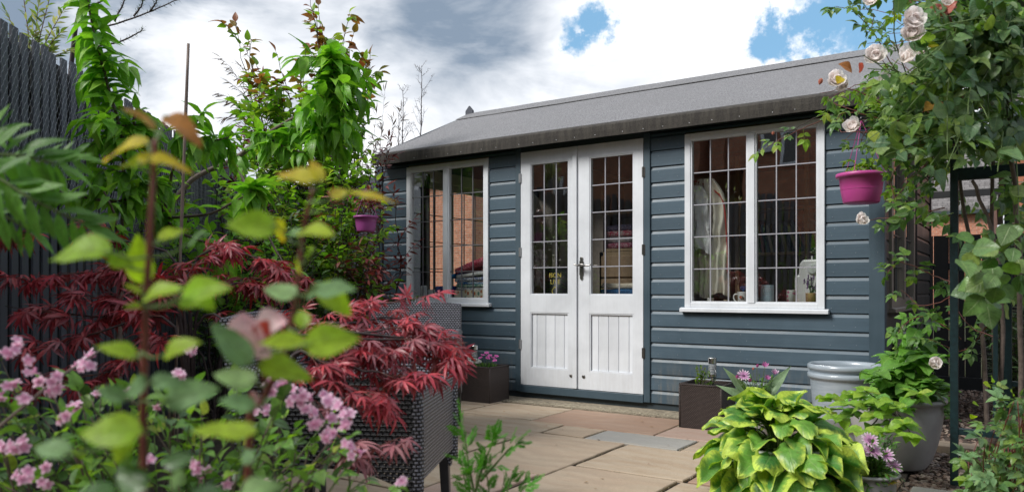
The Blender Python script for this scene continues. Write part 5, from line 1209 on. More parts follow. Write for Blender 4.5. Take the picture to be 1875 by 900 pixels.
for k in range(4): MB().box(dxl+.02, dxr+.28, WY+.484, WY+.4995, .40+.18*k, .565+.18*k).build('drawer_front', simple('drawer_wood', (.30, .20, .12), .6), r, bevel=.004)
MB().box(dxl, dxr+.3, WY+.52, WY+.9, 1.145, 1.165).build('shelf', MAT['shelfwood'], r); MB().box(dxl, dxl+.02, WY+.52, WY+.9, 1.165, 1.75).build('side_panel', MAT['shelfwood'], r); MB().box(dxl, dxr+.3, WY+.52, WY+.9, 1.44, 1.455).build('shelf', MAT['shelfwood'], r)
zz = 1.167
for k, (c1, c2, lab) in enumerate((((.30, .03, .08), (.5, .3, .35), 'dark red folded cloth on the shelf behind the right door'), ((.5, .45, .45), (.2, .2, .25), 'grey folded cloth on the shelf behind the right door'), ((.55, .06, .12), (.6, .5, .5), 'crimson folded cloth at the top of the shelf pile'), ((.08, .07, .14), (.25, .2, .3), 'deep navy cloth in the shelf pile behind the right door'))):
    folded('folded_fabric', dxl+.03, dxl+.26, WY+.56, WY+.8, zz, .045, fabric('shelf_cloth', c1, c2, 60), lab, 'fabric', 0, k+20); zz += .048
for k in range(7):
    hx_ = R.uniform(.16, .24); o = MB().box(0, .014, 0, .12, 0, hx_).build('magazine', simple('magazine_spine', R.choice([(.6, .2, .25), (.6, .55, .5), (.25, .2, .3), (.5, .4, .3)]), .5), None); o.location = (dxl+.30+.018*k, WY+.56, 1.167); tag(o, 'upright magazine in the row beside the folded cloth behind the right door', 'magazine', 'magazines on the door-side shelf')
folded('folded_blanket', INX(1106, WY+.2), INX(1175, WY+.2), WY+.16, WY+.42, .80, .045, fabric('denim', (.02, .08, .20), (.04, .14, .30), 60), 'blue folded blanket behind the bottom of the right door glass', 'blanket', 0, 9)
folded('folded_blanket', INX(1106, WY+.2), INX(1175, WY+.2), WY+.17, WY+.42, .846, .04, fabric('oat_cloth', (.52, .45, .36), (.6, .54, .45), 30), 'oatmeal folded blanket on top of the blue one behind the right door', 'blanket', 0, 10)
o = MB().box(INX(1100, WY+.2), INX(1180, WY+.2), WY+.14, WY+.45, .06, .799).build('low_cabinet', MAT['darkroom'], None); tag(o, 'low dark cabinet under the folded blankets inside the right door', 'cabinet')
# ================================================================ PLANTS
def g0(px, D): p = P(px, HOR, D); p.z = 0; return p
VIEW = Vector((-SN, CS, 0)); RIGHT = Vector((CS, SN, 0))
def inpoly(p, poly_):
    x, y = p; c = False; n = len(poly_)
    for i in range(n):
        (x1, y1), (x2, y2) = poly_[i], poly_[(i+1) % n]
        if (y1 > y) != (y2 > y) and x < (x2-x1)*(y-y1)/(y2-y1)+x1: c = not c
    return c
def rndin(poly_, rr=R):
    xs = [p[0] for p in poly_]; ys = [p[1] for p in poly_]
    while True:
        q = (rr.uniform(min(xs), max(xs)), rr.uniform(min(ys), max(ys)))
        if inpoly(q, poly_): return q
# ---- cherry trees (drooping serrated leaves)
def cherry_col(pl, pts, n, size, D0, lead='bark', spread=.09, r0=.009, dens_len=.22):
    q = pl.stem([P(x, y, d) for x, y, d in pts], r0, .003, lead, 'branch', jit=.004)
    pl.along(q, 'cherry', 'cherry', int(n*1.05), size, ang=1.25, droop=.28, t0=.0, up=.9, jit=.35, both=False)
    for k in range(int(n/7)):                    # short side shoots with hanging leaves
        i = R.randrange(len(q)-1); p = q[i]; a = R.uniform(0, 6.28); dd = Vector((math.cos(a), math.sin(a), R.uniform(-.4, .4))).normalized()
        s_ = pl.stem([p, p+dd*spread*.6, p+dd*spread+Vector((0, 0, -.03))], .0025, .001, lead, 'twig', 4, 3)
        pl.along(s_, 'cherry', 'cherry', 8, size, ang=.9, droop=.35, up=.9, jit=.4, both=False)
    return q
ch = Plant('cherry_tree', 'young weeping cherry against the slatted fence, its leafy column leaving the top edge', 'tree', g0(215, 3.3), 150)
tr = ch.stem([g0(215, 3.3), P(218, 640, 3.3), P(222, 500, 3.3), P(228, 350, 3.25)], .016, .010, 'bark', 'trunk', 7)
cherry_col(ch, [(228, 350, 3.25), (222, 250, 3.2), (195, 150, 3.15), (172, 60, 3.1), (158, -30, 3.1)], 110, (.095, .135), 3.2, spread=.12)
cherry_col(ch, [(226, 300, 3.25), (245, 230, 3.2), (250, 200, 3.2)], 16, (.075, .10), 3.2)
cherry_col(ch, [(228, 360, 3.25), (262, 335, 3.3), (286, 335, 3.3)], 22, (.07, .095), 3.3, spread=.06)
cherry_col(ch, [(222, 370, 3.25), (150, 360, 3.2), (105, 350, 3.2)], 26, (.07, .095), 3.3, spread=.06)
cherry_col(ch, [(222, 460, 3.25), (210, 400, 3.1), (190, 350, 3.0)], 12, (.07, .095), 3.3, spread=.06)
ch.finish()
ch2 = Plant('cherry_tree', 'larger weeping cherry in the middle of the bed with a dense green leafy column', 'tree', g0(262, 3.7), 210)
ch2.stem([g0(262, 3.7), P(262, 620, 3.7), P(235, 530, 3.7), P(268, 470, 3.7), P(300, 400, 3.75)], .020, .015, 'bark', 'trunk', 8, jit=.003)
q = ch2.stem([P(300, 400, 3.75), P(350, 330, 3.8), P(430, 290, 3.85), P(485, 248, 3.9), P(540, 215, 3.95)], .014, .010, 'bark', 'branch', 7)
ch2.along(q, 'cherry', 'cherry', 26, (.08, .11), ang=1.1, droop=.8, t0=.35, both=False)
cherry_col(ch2, [(540, 215, 3.95), (590, 250, 3.9), (605, 190, 3.85), (608, 130, 3.8), (606, 95, 3.8)], 130, (.10, .15), 3.8, spread=.17)
cherry_col(ch2, [(560, 230, 3.95), (610, 240, 3.9), (640, 160, 3.9), (625, 110, 3.9)], 80, (.09, .14), 3.8, spread=.14)
cherry_col(ch2, [(485, 248, 3.9), (520, 270, 3.85), (560, 280, 3.8)], 26, (.075, .11), 3.8, spread=.08)
cherry_col(ch2, [(300, 400, 3.75), (385, 390, 3.3), (455, 352, 3.2)], 15, (.10, .135), 3.2, spread=.06)
cherry_col(ch2, [(455, 352, 3.2), (462, 345, 3.2), (468, 340, 3.2)], 13, (.11, .15), 3.2, spread=.03)
cherry_col(ch2, [(300, 400, 3.75), (320, 300, 3.4), (350, 240, 3.3), (372, 205, 3.3)], 34, (.085, .125), 3.3, spread=.08)
cherry_col(ch2, [(330, 290, 3.5), (390, 260, 3.4), (420, 250, 3.4)], 22, (.08, .11), 3.4, spread=.07)
cherry_col(ch2, [(300, 400, 3.75), (340, 430, 3.5), (390, 450, 3.4), (430, 480, 3.4)], 20, (.075, .11), 3.4, spread=.07)
cherry_col(ch2, [(300, 400, 3.75), (290, 350, 3.5), (270, 310, 3.4)], 20, (.075, .10), 3.4, spread=.07)
cherry_col(ch2, [(430, 290, 3.85), (500, 450, 3.7), (540, 510, 3.6)], 20, (.06, .085), 3.4, spread=.07)
ch2.finish()
# ---- plum-like shrubs with lime and coral tips
def smallshrub(name, label, cat, base, ends, key, lowmats, topmats, size, nper, nobj, wood='bark_dark', tops=.6, droop=.25, jit=.012, sub=3, r0=.010, ytop=200, veto=None):
    pl = Plant(name, label, cat, base, nobj)
    n0_ = 0
    for e in ends:
        ex, ey, eD = e; end = P(ex, ey, eD); mid = base.lerp(end, .5)+Vector((R.uniform(-.15, .15), R.uniform(-.15, .15), .15)); m1 = base.lerp(mid, .4)+rv(.05)
        q = pl.stem([base+Vector((R.uniform(-.05, .05), R.uniform(-.05, .05), 0)), m1, mid, end.lerp(mid, .4)+rv(.05), end], r0, .0018, wood, 'stem', jit=jit)
        pl.along(q, key, None, nper, size, ang=.85, droop=droop, t0=.35, mats=lowmats, sizefn=lambda t: 1-.25*t)
        n = len(q)
        for k in range(sub*3):
            t = R.uniform(.35, .97); i = int(t*(n-1)); p = q[i]; d = (q[min(i+1, n-1)]-q[i-1]).normalized(); o_ = rv(1); o_.z = abs(o_.z)*.5; dd = (d*.7+o_.normalized()*.8).normalized(); ln = R.uniform(.12, .38)*(1.2-t*.7)
            s_ = pl.stem([p, p+dd*ln*.5+Vector((0, 0, .02)), p+dd*ln], .003, .001, wood, 'twig', 4, 3)
            pl.along(s_, key, None, max(4, int(ln*38)), size, ang=.9, droop=droop, t0=.1, mats=(topmats if proj(p)[1] < ytop else lowmats), sizefn=lambda t: .9)
    for i_, it in enumerate(pl.items):
        py_ = proj(it[2].translation)[1]
        if ytop and R.random() < max(0, min(1, (ytop+30-py_)/60)): pl.items[i_] = it[:3]+(R.choice(topmats),)+it[4:]
    if veto: pl.items = [it for it in pl.items if not veto(proj(it[2].translation))]
    pl.finish(); return pl
smallshrub('plum_tree', 'tall loose shrub with lime leaves and coral tipped upper shoots', 'shrub', g0(590, 6.0), [(568, -8, 6.0), (583, 10, 6.1), (640, 25, 6.1), (648, 60, 6.0), (678, 100, 6.1), (432, 40, 6.1), (455, 75, 6.0), (505, 95, 6.0), (575, 20, 6.0), (640, 90, 6.1), (665, 165, 6.0), (470, 120, 6.1), (520, 150, 6.0), (560, 90, 6.0), (500, 220, 6.0), (440, 260, 6.0), (620, 200, 6.0), (545, 120, 6.0), (590, 60, 6.1), (610, 90, 6.2), (630, 60, 6.0), (600, 130, 5.9), (480, 170, 6.0), (455, 190, 6.1), (530, 200, 5.9), (500, 260, 5.8), (560, 170, 5.9), (655, 130, 6.1), (670, 110, 6.0), (580, 230, 5.9), (540, 280, 5.8), (640, 240, 6.0), (470, 230, 5.9), (490, 150, 6.0), (455, 130, 6.1), (510, 180, 5.9), (530, 240, 5.8), (480, 280, 5.8), (440, 200, 6.1)],
 'ovate', ['plum', 'plum', 'plum', 'cherry'], ['coral', 'coral', 'plum'], (.075, .11), 17, 200, ytop=170)
smallshrub('plum_tree', 'lime green shrub reaching its sprays towards the left end of the summerhouse', 'shrub', g0(610, 5.6), [(690, 330, 5.7), (695, 430, 5.8), (690, 470, 5.7), (670, 300, 5.8), (640, 350, 5.5), (590, 330, 5.6), (640, 430, 5.5), (600, 400, 5.4), (560, 380, 5.5), (520, 330, 5.6), (660, 480, 5.5), (560, 470, 5.4), (480, 300, 5.6), (620, 300, 5.6), (660, 370, 5.6), (650, 300, 5.7), (500, 400, 5.5), (600, 460, 5.4), (620, 500, 5.4)],
 'ovate', ['plum', 'plum', 'cherry', 'plum'], ['plum', 'coral'], (.055, .085), 16, 160, ytop=100, droop=.35, veto=lambda q: 645 < q[0] < 696 and 380 < q[1] < 428)
smallshrub('photinia', 'tall dark red leaved shrub rising behind the cherry', 'shrub', g0(470, 6.6), [(482, 140, 6.6), (500, 210, 6.6), (450, 230, 6.7), (520, 240, 6.6), (400, 280, 6.6), (360, 300, 6.7), (540, 300, 6.5), (570, 250, 6.6), (620, 250, 6.6), (460, 170, 6.5), (480, 250, 6.4), (500, 290, 6.4), (400, 310, 6.5), (340, 320, 6.6),  (430, 330, 6.5)],
 'lance', ['photinia'], ['photinia'], (.075, .11), 18, 120, ytop=0)
smallshrub('photinia', 'red leaved shrub with pale dusted shoots around the plum hanging pot', 'shrub', g0(650, 6.2), [(690, 270, 6.2), (715, 262, 6.2), (660, 330, 6.2), (722, 350, 6.0), (640, 290, 6.2), (690, 480, 5.9), (700, 400, 6.0), (600, 370, 6.2), (640, 400, 6.0), (560, 340, 6.2), (675, 350, 5.35), (700, 470, 5.3), (640, 450, 5.3), (590, 410, 5.3), (610, 350, 5.35), (690, 500, 5.2), (620, 480, 5.2), (690, 520, 5.8), (560, 420, 6.1)],
 'lance', ['photinia'], ['photinia'], (.065, .10), 16, 120, ytop=0)
smallshrub('plum_tree', 'fresh green shrub filling the bed between the garden cane and the weeping cherry', 'shrub', g0(400, 4.7), [(300, 300, 4.6), (340, 340, 4.5), (390, 330, 4.6), (420, 380, 4.5), (460, 420, 4.5), (350, 420, 4.4), (300, 380, 4.5), (480, 340, 4.7), (440, 300, 4.7), (520, 430, 4.6), (400, 460, 4.4), (260, 340, 4.6), (500, 480, 4.5)],
 'ovate', ['plum', 'cherry', 'plum', 'hydra'], ['plum', 'coral'], (.05, .08), 14, 110, ytop=0, droop=.3)
# ---- dark filler shrub mass behind the maples
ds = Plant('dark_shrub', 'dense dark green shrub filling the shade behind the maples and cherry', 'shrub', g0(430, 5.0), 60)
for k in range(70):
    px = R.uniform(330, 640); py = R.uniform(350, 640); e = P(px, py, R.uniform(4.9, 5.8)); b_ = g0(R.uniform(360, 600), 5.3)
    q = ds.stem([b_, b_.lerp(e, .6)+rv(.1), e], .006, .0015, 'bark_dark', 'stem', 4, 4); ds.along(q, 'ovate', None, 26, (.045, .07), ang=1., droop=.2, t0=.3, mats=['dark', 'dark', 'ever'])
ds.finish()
# ---- dry bamboo and bare saplings
bb = Plant('bamboo', 'wispy bamboo with narrow brownish leaves against the clouds', 'bamboo', g0(520, 7.4), 120)
for (x, y) in ((405, 105), (420, 150), (415, 185), (430, 205), (440, 120), (445, 235), (400, 170), (425, 130), (450, 90), (410, 215), (455, 160)):
    e = P(x, y, 7.4); b_ = P(500, 330, 7.4); q = bb.stem([g0(510, 7.4), b_, b_.lerp(e, .6)+Vector((0, 0, .18)), e], .006, .0012, 'bark_dark', 'stem', 4); bb.along(q, 'thin', 'bamboo', 20, (.08, .13), ang=.5, droop=.45, t0=.55, jit=.3)
bb.finish()
bb = Plant('bamboo', 'wispy bamboo stems with sparse dry leaves near the left verge of the roof', 'bamboo', g0(670, 7.6), 150)
for (x, y) in ((650, 190), (672, 170), (690, 200), (705, 165), (660, 230), (640, 215), (700, 235), (630, 250), (720, 215), (735, 195), (610, 280), (665, 280), (690, 260), (648, 300)):
    e = P(x, y, 7.6); q = bb.stem([g0(x-20, 7.6), P(x-15, 420, 7.6), P(x-6, 300, 7.6)+rv(.03), e], .006, .0012, 'bark_dark', 'stem', 4, jit=.006); bb.along(q, 'thin', 'bamboo', 26, (.07, .12), ang=.6, droop=.3, t0=.5, jit=.4)
bb.finish()
def sapling(x, y, D, label, n=16):
    pl = Plant('bare_sapling', label, 'sapling', g0(x-4, D), 0, 'bare saplings behind the summerhouse'); q = pl.stem([g0(x-6, D), P(x-4, 350, D), P(x, y+60, D), P(x, y, D)], .012, .0016, 'bark_dark', 'stem', 5, 8, jit=.006)
    for k in range(n):
        t = R.uniform(.45, .97); i = int(t*(len(q)-1)); p = q[i]; a = R.uniform(0, 6.28); ln = R.uniform(.15, .5)*(1.15-t); dd = Vector((math.cos(a), math.sin(a), 1.0)).normalized(); s_ = pl.stem([p, p+dd*ln*.5+rv(.01), p+dd*ln+Vector((0, 0, .02))], .0028, .0009, 'bark_dark', 'twig', 4, 4, jit=.003)
        for j in range(3):
            p2 = s_[R.randrange(2, len(s_))]; d2 = (dd+rv(.6)).normalized(); pl.stem([p2, p2+d2*ln*.3], .0016, .0008, 'bark_dark', 'twig', 3, 2)
        pl.along(s_, 'thin', 'bamboo', 3, (.03, .05), t0=.5, tipleaf=False)
    pl.finish()
sapling(772, 120, 8.6, 'tallest bare sapling above the left verge of the summerhouse roof', 20); sapling(738, 158, 8.4, 'thin bare sapling between the bamboo and the tallest sapling', 14); sapling(730, 195, 8.8, 'short bare sapling just left of the roof verge', 10)
# ---- trees behind the fence, top left
wl = Plant('willow_tree', 'pale green willow shrub standing behind the fence at the top corner', 'tree', g0(40, 4.3), 120)
for (x, y) in ((10, 20), (40, -30), (70, 10), (95, -20), (60, 60), (20, 80), (110, 60), (90, 90), (130, 90), (-10, 30), (50, 100), (115, 20)):
    e = P(x, y, 4.3); q = wl.stem([g0(60, 4.4), P(62, 300, 4.4), P(60, 140, 4.35), e], .008, .0016, 'bark_red', 'stem', 5); wl.along(q, 'lance', 'willow', 34, (.045, .075), ang=.7, droop=.1, t0=.55, jit=.3)
wl.finish()
lt = Plant('larch_tree', 'larch with short tufted bare branches reaching in from the top edge', 'tree', g0(120, 5.0), 60)
for pts in (((150, 60), (230, 38), (290, 15), (330, -2)), ((150, 90), (215, 78), (250, 62), (262, 52)), ((210, 40), (225, 10), (232, -20)), ((245, 30), (258, 12), (262, 0)), ((275, 22), (284, 8), (290, -6)), ((150, 20), (190, 0), (215, -30))):
    q = lt.stem([P(x, y, 4.9) for x, y in pts], .007, .003, 'bark_dark', 'branch', 5, jit=.004); lt.along(q, 'thin', None, 46, (.022, .036), ang=1.1, droop=-.1, both=False, mats=['ever', 'dark'])
lt.stem([g0(120, 5.), P(120, 300, 5.), P(135, 80, 4.95), P(150, 10, 4.9)], .02, .012, 'bark_dark', 'trunk'); lt.finish()
# ---- evergreen shrub below the left window
ev = Plant('evergreen_shrub', 'low evergreen shrub below the left window behind the armchair', 'shrub', g0(725, 5.75), 40)
for k in range(70):
    x = R.uniform(665, 812); y = 540+R.random()*45+abs(x-735)*.12; e = P(x, y, R.uniform(5.5, 5.95)); b_ = g0(R.uniform(700, 760), 5.75)
    q = ev.stem([b_, b_.lerp(e, .6)+rv(.05), e], .004, .001, 'bark_dark', 'stem', 4, 4); ev.along(q, 'small', None, 34, (.018, .030), ang=.9, droop=-.2, t0=.4, mats=['ever', 'ever', 'dark', 'plum'], both=False)
ev.finish()
# ---- Japanese maples
def maple(label, base, tiers, mats, size, nobj, dens=9, r0=.012, xmax=9999):
    pl = Plant('japanese_maple', label, 'maple', base, nobj); pl.veto = lambda q: q[0] > xmax
    for (pts, n, mt) in tiers:
        q = pl.stem([base+rv(.02)*Vector((1, 1, 0)).x]+[P(*p) for p in pts], r0*.6, .0015, 'bark_dark', 'branch', 5, 5, jit=.004); m = len(q)
        i0 = int(m*.40)
        for k in range(n):
            i = R.randrange(i0, m); p = q[i]; d = (q[min(i+1, m-1)]-q[i-1]).normalized(); sd = UP.cross(d).normalized() if abs(d.z) < .97 else RIGHT; dd = (d*.8+sd*R.choice((-1, 1))*R.uniform(.3, 1.)+Vector((0, 0, R.uniform(-.15, .25)))).normalized(); ln = R.uniform(.03, .11)
            s_ = pl.stem([p, p+dd*ln], .0018, .0008, 'bark_red', 'twig', 3, 2)
            for j in range(3):
                pp = s_[-1] if j == 0 else s_[0].lerp(s_[-1], R.uniform(.4, .9)); ld = (dd+rv(.8)+Vector((0, 0, -.35))).normalized()
                pl.leaf('palmate', LM(pp+ld*.02, ld, UP+rv(.45)-VIEW*.25, R.uniform(*size)), R.choice(mt or mats))
    pl.finish(); return pl
T1 = [([(330, 560, 2.8), (200, 500, 2.8), (60, 510, 2.8)], 15, None), ([(330, 580, 2.7), (180, 580, 2.7), (10, 560, 2.7)], 16, None), ([(320, 600, 2.6), (160, 615, 2.6), (40, 640, 2.6)], 16, None), ([(340, 520, 2.9), (230, 440, 2.9), (110, 425, 2.9), (-20, 430, 2.9)], 14, None),
      ([(350, 540, 2.9), (380, 460, 2.9), (470, 470, 2.9), (520, 500, 2.9)], 18, ['maple', 'maple', 'maple_dark']), ([(360, 580, 2.8), (420, 520, 2.8), (500, 530, 2.8)], 12, None), ([(340, 600, 2.7), (250, 560, 2.7), (150, 540, 2.7)], 12, None), ([(360, 600, 2.7), (450, 600, 2.6), (520, 590, 2.6)], 13, None), ([(330, 600, 2.7), (280, 520, 2.7), (230, 500, 2.7)], 10, None), ([(330, 640, 2.5), (200, 680, 2.4), (90, 690, 2.4)], 14, None), ([(340, 600, 2.7), (330, 530, 2.7), (360, 480, 2.8)], 11, None)]
maple('broad dark red maple spreading in layers before the slatted fence', g0(345, 2.75), T1, ['maple_dark', 'maple_dark', 'maple_dark', 'maple'], (.065, .092), 170)
T2 = [([(500, 690, 2.0), (580, 690, 1.95), (650, 715, 1.95), (700, 735, 1.98)], 13, ['maple_dark', 'maple']), ([(500, 660, 2.05), (600, 620, 2.05), (680, 640, 2.1), (770, 690, 2.1)], 14, ['maple_dark', 'maple', 'maple_pink']), ([(520, 660, 2.1), (700, 620, 2.15), (830, 628, 2.2)], 20, None), ([(530, 650, 2.1), (650, 610, 2.15), (740, 600, 2.2)], 16, None), ([(540, 640, 2.1), (620, 590, 2.2), (690, 555, 2.3), (745, 552, 2.35)], 9, ['maple']), ([(520, 670, 2.05), (660, 650, 2.1), (790, 655, 2.15)], 20, None), ([(520, 680, 2.0), (600, 665, 2.0), (680, 680, 2.0), (730, 690, 2.05)], 14, ['maple_dark', 'maple']),
      ([(520, 660, 2.1), (620, 630, 2.1), (700, 640, 2.15)], 14, None), ([(520, 640, 2.1), (560, 620, 2.1), (620, 640, 2.1)], 10, ['maple_dark']), ([(520, 700, 2.0), (600, 780, 1.9), (650, 815, 1.9), (680, 822, 1.9)], 8, ['maple_pink']), ([(540, 650, 2.1), (760, 620, 2.2), (825, 645, 2.2)], 9, ['maple']), ([(540, 650, 2.1), (690, 585, 2.25), (750, 590, 2.25)], 5, ['maple_dark', 'maple'])]
maple('bright red maple spreading its lacy branches over the armchairs', g0(470, 2.1), T2, ['maple', 'maple', 'maple_dark', 'maple_pink'], (.048, .072), 220, xmax=852)
# ---- climbing white rose on the arch
rb = g0(1812, 3.35)
cr_ = Plant('climbing_rose', 'large climbing rose with white blooms smothering the dark metal arch', 'climbing rose', rb, 250)
for pts in (((1812, 900, 3.35), (1800, 600, 3.4), (1770, 420, 3.4), (1750, 300, 3.3)), ((1820, 900, 3.35), (1822, 600, 3.4), (1818, 400, 3.35), (1822, 200, 3.2)), ((1815, 900, 3.3), (1835, 600, 3.2), (1822, 440, 3.2), (1780, 330, 3.2)), ((1870, 900, 3.2), (1868, 500, 3.1), (1850, 250, 3.0), (1845, 60, 2.9))):
    cr_.stem([P(*p) for p in pts], .011, .007, 'bark', 'cane', 7, jit=.006)
cr_.veto = lambda q: (1732 < q[0] < 1762 and 250 < q[1] < 900 and q[2] < 3.32 and R.random() < .9) or (1756 < q[0] < 1880 and 296 < q[1] < 345 and R.random() < .88) or (1760 < q[0] < 1840 and 340 < q[1] < 430 and R.random() < .75) or (1545 < q[0] < 1625 and 330 < q[1] < 385) or any((q[0]-fx)**2+(q[1]-fy)**2 < 900 for fx, fy in ((1603, 107), (1528, 150), (1668, 45), (1660, 112), (1562, 236), (1572, 405), (1712, 667)))
big = [(1640, -20), (1880, -20), (1880, 460), (1800, 300), (1740, 320), (1660, 330), (1590, 290), (1560, 200), (1570, 110), (1620, 60)]
fine = [(1530, 0), (1600, -20), (1720, -20), (1740, 200), (1720, 340), (1660, 420), (1600, 300), (1510, 250), (1500, 170), (1560, 130), (1590, 70)]
hubs = [P(1780, 260, 3.2), P(1822, 200, 3.2), P(1845, 60, 2.9), P(1760, 120, 3.1), P(1700, 240, 3.3)]
for k in range(92):
    x, y = rndin(big); e = P(x, y, R.uniform(2.55, 3.1)); h_ = min(hubs, key=lambda q_: (q_-e).length*R.uniform(.6, 1.4)); q = cr_.stem([h_, h_.lerp(e, .5)+rv(.08)+Vector((0, 0, .06)), e], .004, .0015, 'stem_green', 'cane', 4, 5, jit=.004)
    m = len(q)
    for i in range(4):
        p = q[int(m*(.35+.6*i/4))]; ld = (rv(1)*.9-VIEW*.2+Vector((0, 0, -.35))).normalized(); nn_ = (UP*.7-VIEW*.75+rv(.6)).normalized()
        if R.random() < .62: cr_.leaf('rose5', LM(p, ld, nn_, R.uniform(.105, .16)), R.choice(['rose_big', 'rose', 'rose', 'rose_big']))
        else:
            for j in range(3): cr_.leaf('bigrose', LM(p+rv(.03), (ld+rv(.8)).normalized(), (nn_+rv(.4)).normalized(), R.uniform(.050, .088)), 'rose_big')
for k in range(90):
    x, y = rndin(fine); e = P(x, y, R.uniform(3.2, 3.9)); h_ = min(hubs, key=lambda q_: (q_-e).length*R.uniform(.6, 1.4)); q = cr_.stem([h_, h_.lerp(e, .55)+rv(.1)+Vector((0, 0, .05)), e], .003, .0012, 'bark_red', 'cane', 4, 5, jit=.005); m = len(q)
    for i in range(7): p = q[int((m-1)*(.3+.7*i/6))]; cr_.leaf('rose5', LM(p, (rv(1)+Vector((0, 0, -.3))).normalized(), (UP-VIEW*.6+rv(.6)).normalized(), R.uniform(.075, .115)), R.choice(['rose', 'rose', 'plum']))
deep = [(1690, 0), (1880, 0), (1880, 560), (1845, 560), (1840, 320), (1700, 300)]
for k in range(150):                              # shaded inner leaves
    x, y = rndin(deep); p = P(x, y, R.uniform(3.3, 4.0)); cr_.leaf('rose5', LM(p, rv(1).normalized(), (UP-VIEW*.4+rv(.6)).normalized(), R.uniform(.13, .18)), 'rose_big')
def rspray(pts, n, size, mats, key='rose5', r=.0028, nt=None, wood='bark_red'):
    q = cr_.stem([P(*p) for p in pts], r, .0012, wood, 'cane', 4, 6, jit=.003); m = len(q)
    for i in range(n): p = q[int((m-1)*(.15+.85*i/max(1, n-1)))]; cr_.leaf(key, LM(p, (rv(.9)+(q[-1]-q[0]).normalized()*.5+Vector((0, 0, -.35))).normalized(), (UP*.8-VIEW*.7+rv(.5)).normalized(), R.uniform(*size)), R.choice(mats))
rspray([(1700, 330, 3.5), (1600, 260, 3.6), (1520, 210, 3.7), (1440, 245, 3.75), (1420, 262, 3.75)], 9, (.07, .10), ['plum', 'rose'], wood='bark_dark')
rspray([(1520, 215, 3.7), (1470, 235, 3.7), (1405, 268, 3.7)], 3, (.11, .13), ['plum'])
rspray([(1640, 130, 3.5), (1600, 60, 3.5), (1560, 20, 3.5), (1530, 12, 3.5)], 10, (.09, .12), ['rose', 'rose_big'])
rspray([(1590, 60, 3.5), (1600, 30, 3.5), (1575, 5, 3.5)], 6, (.08, .11), ['rose'])
rspray([(1730, 380, 3.3), (1660, 395, 3.4), (1610, 400, 3.5), (1575, 405, 3.5)], 8, (.08, .11), ['rose'])
rspray([(1750, 520, 3.3), (1700, 500, 3.4), (1650, 480, 3.4), (1625, 500, 3.4)], 10, (.085, .12), ['rose'])
rspray([(1750, 540, 3.3), (1690, 560, 3.4), (1650, 530, 3.5)], 5, (.08, .11), ['rose'])
rspray([(1760, 620, 3.3), (1700, 580, 3.4), (1660, 590, 3.4), (1645, 610, 3.4)], 8, (.09, .12), ['rose', 'hydra'])
rspray([(1835, 620, 3.2), (1780, 600, 3.3), (1750, 560, 3.4)], 7, (.07, .10), ['rose'])
rspray([(1830, 560, 3.2), (1770, 640, 3.4), (1700, 620, 3.4)], 7, (.07, .10), ['rose'])
for k in range(44): x, y = rndin([(1760, 440), (1875, 400), (1875, 560), (1800, 560), (1755, 500)]); cr_.leaf('bigrose', LM(P(x, y, R.uniform(2.4, 2.8)), (rv(.8)+Vector((0, 0, -.7))).normalized(), (UP*.6-VIEW+rv(.4)).normalized(), R.uniform(.055, .092)), R.choice(['rose_big', 'rose', 'rose_big']))
for k in range(40): x, y = rndin([(1640, 350), (1875, 330), (1875, 470), (1760, 430), (1700, 420)]); cr_.leaf('rose5', LM(P(x, y, R.uniform(2.9, 3.5)), (rv(.8)+Vector((0, 0, -.7))).normalized(), (UP*.6-VIEW+rv(.4)).normalized(), R.uniform(.10, .14)), 'rose')
for (x, y, x2, y2, s_, mt) in ((1725, 25, 1712, -8, .07, 'rose_red'), (1728, 22, 1750, 2, .075, 'rose_red'), (1722, 20, 1735, 40, .06, 'rose_red'), (1725, 10, 1765, 8, .07, 'rose_red'), (1718, 10, 1700, 25, .07, 'rose_red'), (1560, 130, 1545, 110, .07, 'rose_orange'), (1578, 130, 1572, 112, .065, 'rose_red'), (1705, 190, 1690, 205, .055, 'rose_orange'), (1710, 190, 1738, 205, .06, 'rose_orange'), (1722, 195, 1712, 205, .05, 'rose_red'), (1705, 60, 1685, 80, .07, 'rose_lime'), (1712, 78, 1698, 90, .06, 'rose_gold'), (1540, 140, 1530, 160, .05, 'rose_gold'), (1595, 240, 1610, 262, .06, 'plum')):
    a, b = P(x, y, 2.8), P(x2, y2, 2.76); cr_.leaf('bigrose', LM(a, b-a, UP*.4-VIEW+rv(.3), s_*(.7 if mt == 'rose_red' else .9)), mt, force=True)
cr_.stem([P(1760, 120, 2.9), P(1748, 60, 2.8), P(1730, 10, 2.8), P(1715, -20, 2.8)], .006, .003, 'bark_red', 'cane', 6)
for (x, y, s_, key, D) in ((1603, 107, .085, 'bloom', 3.3), (1528, 150, .075, 'bloom', 3.3), (1668, 42, .085, 'bloom', 3.0), (1660, 112, .065, 'openbloom', 3.1), (1667, 68, .08, 'bloom', 3.0), (1562, 236, .07, 'bloom', 3.4), (1597, 5, .06, 'bloom', 3.4), (1572, 405, .062, 'bloom', 3.5), (1735, 8, .05, 'openbloom', 3.0), (1500, 155, .028, 'bud', 3.4), (1415, 247, .02, 'bud', 3.7), (1712, 667, .055, 'openbloom', 3.3), (1620, 150, .05, 'bloom', 3.3), (1690, 95, .04, 'openbloom', 3.2), (1545, 160, .05, 'openbloom', 3.3)):
    ax = (UP*.45-VIEW*.9-RIGHT*.3+rv(.35)).normalized(); x_ = ax.cross(UP).normalized(); cr_.leaf(key, LM(P(x, y, D-.25), x_.cross(ax), ax, s_*(1.35 if key != 'bud' else 1)), 'bud' if key == 'bud' else 'white_rose', 'flower', force=True)
cr_.finish()
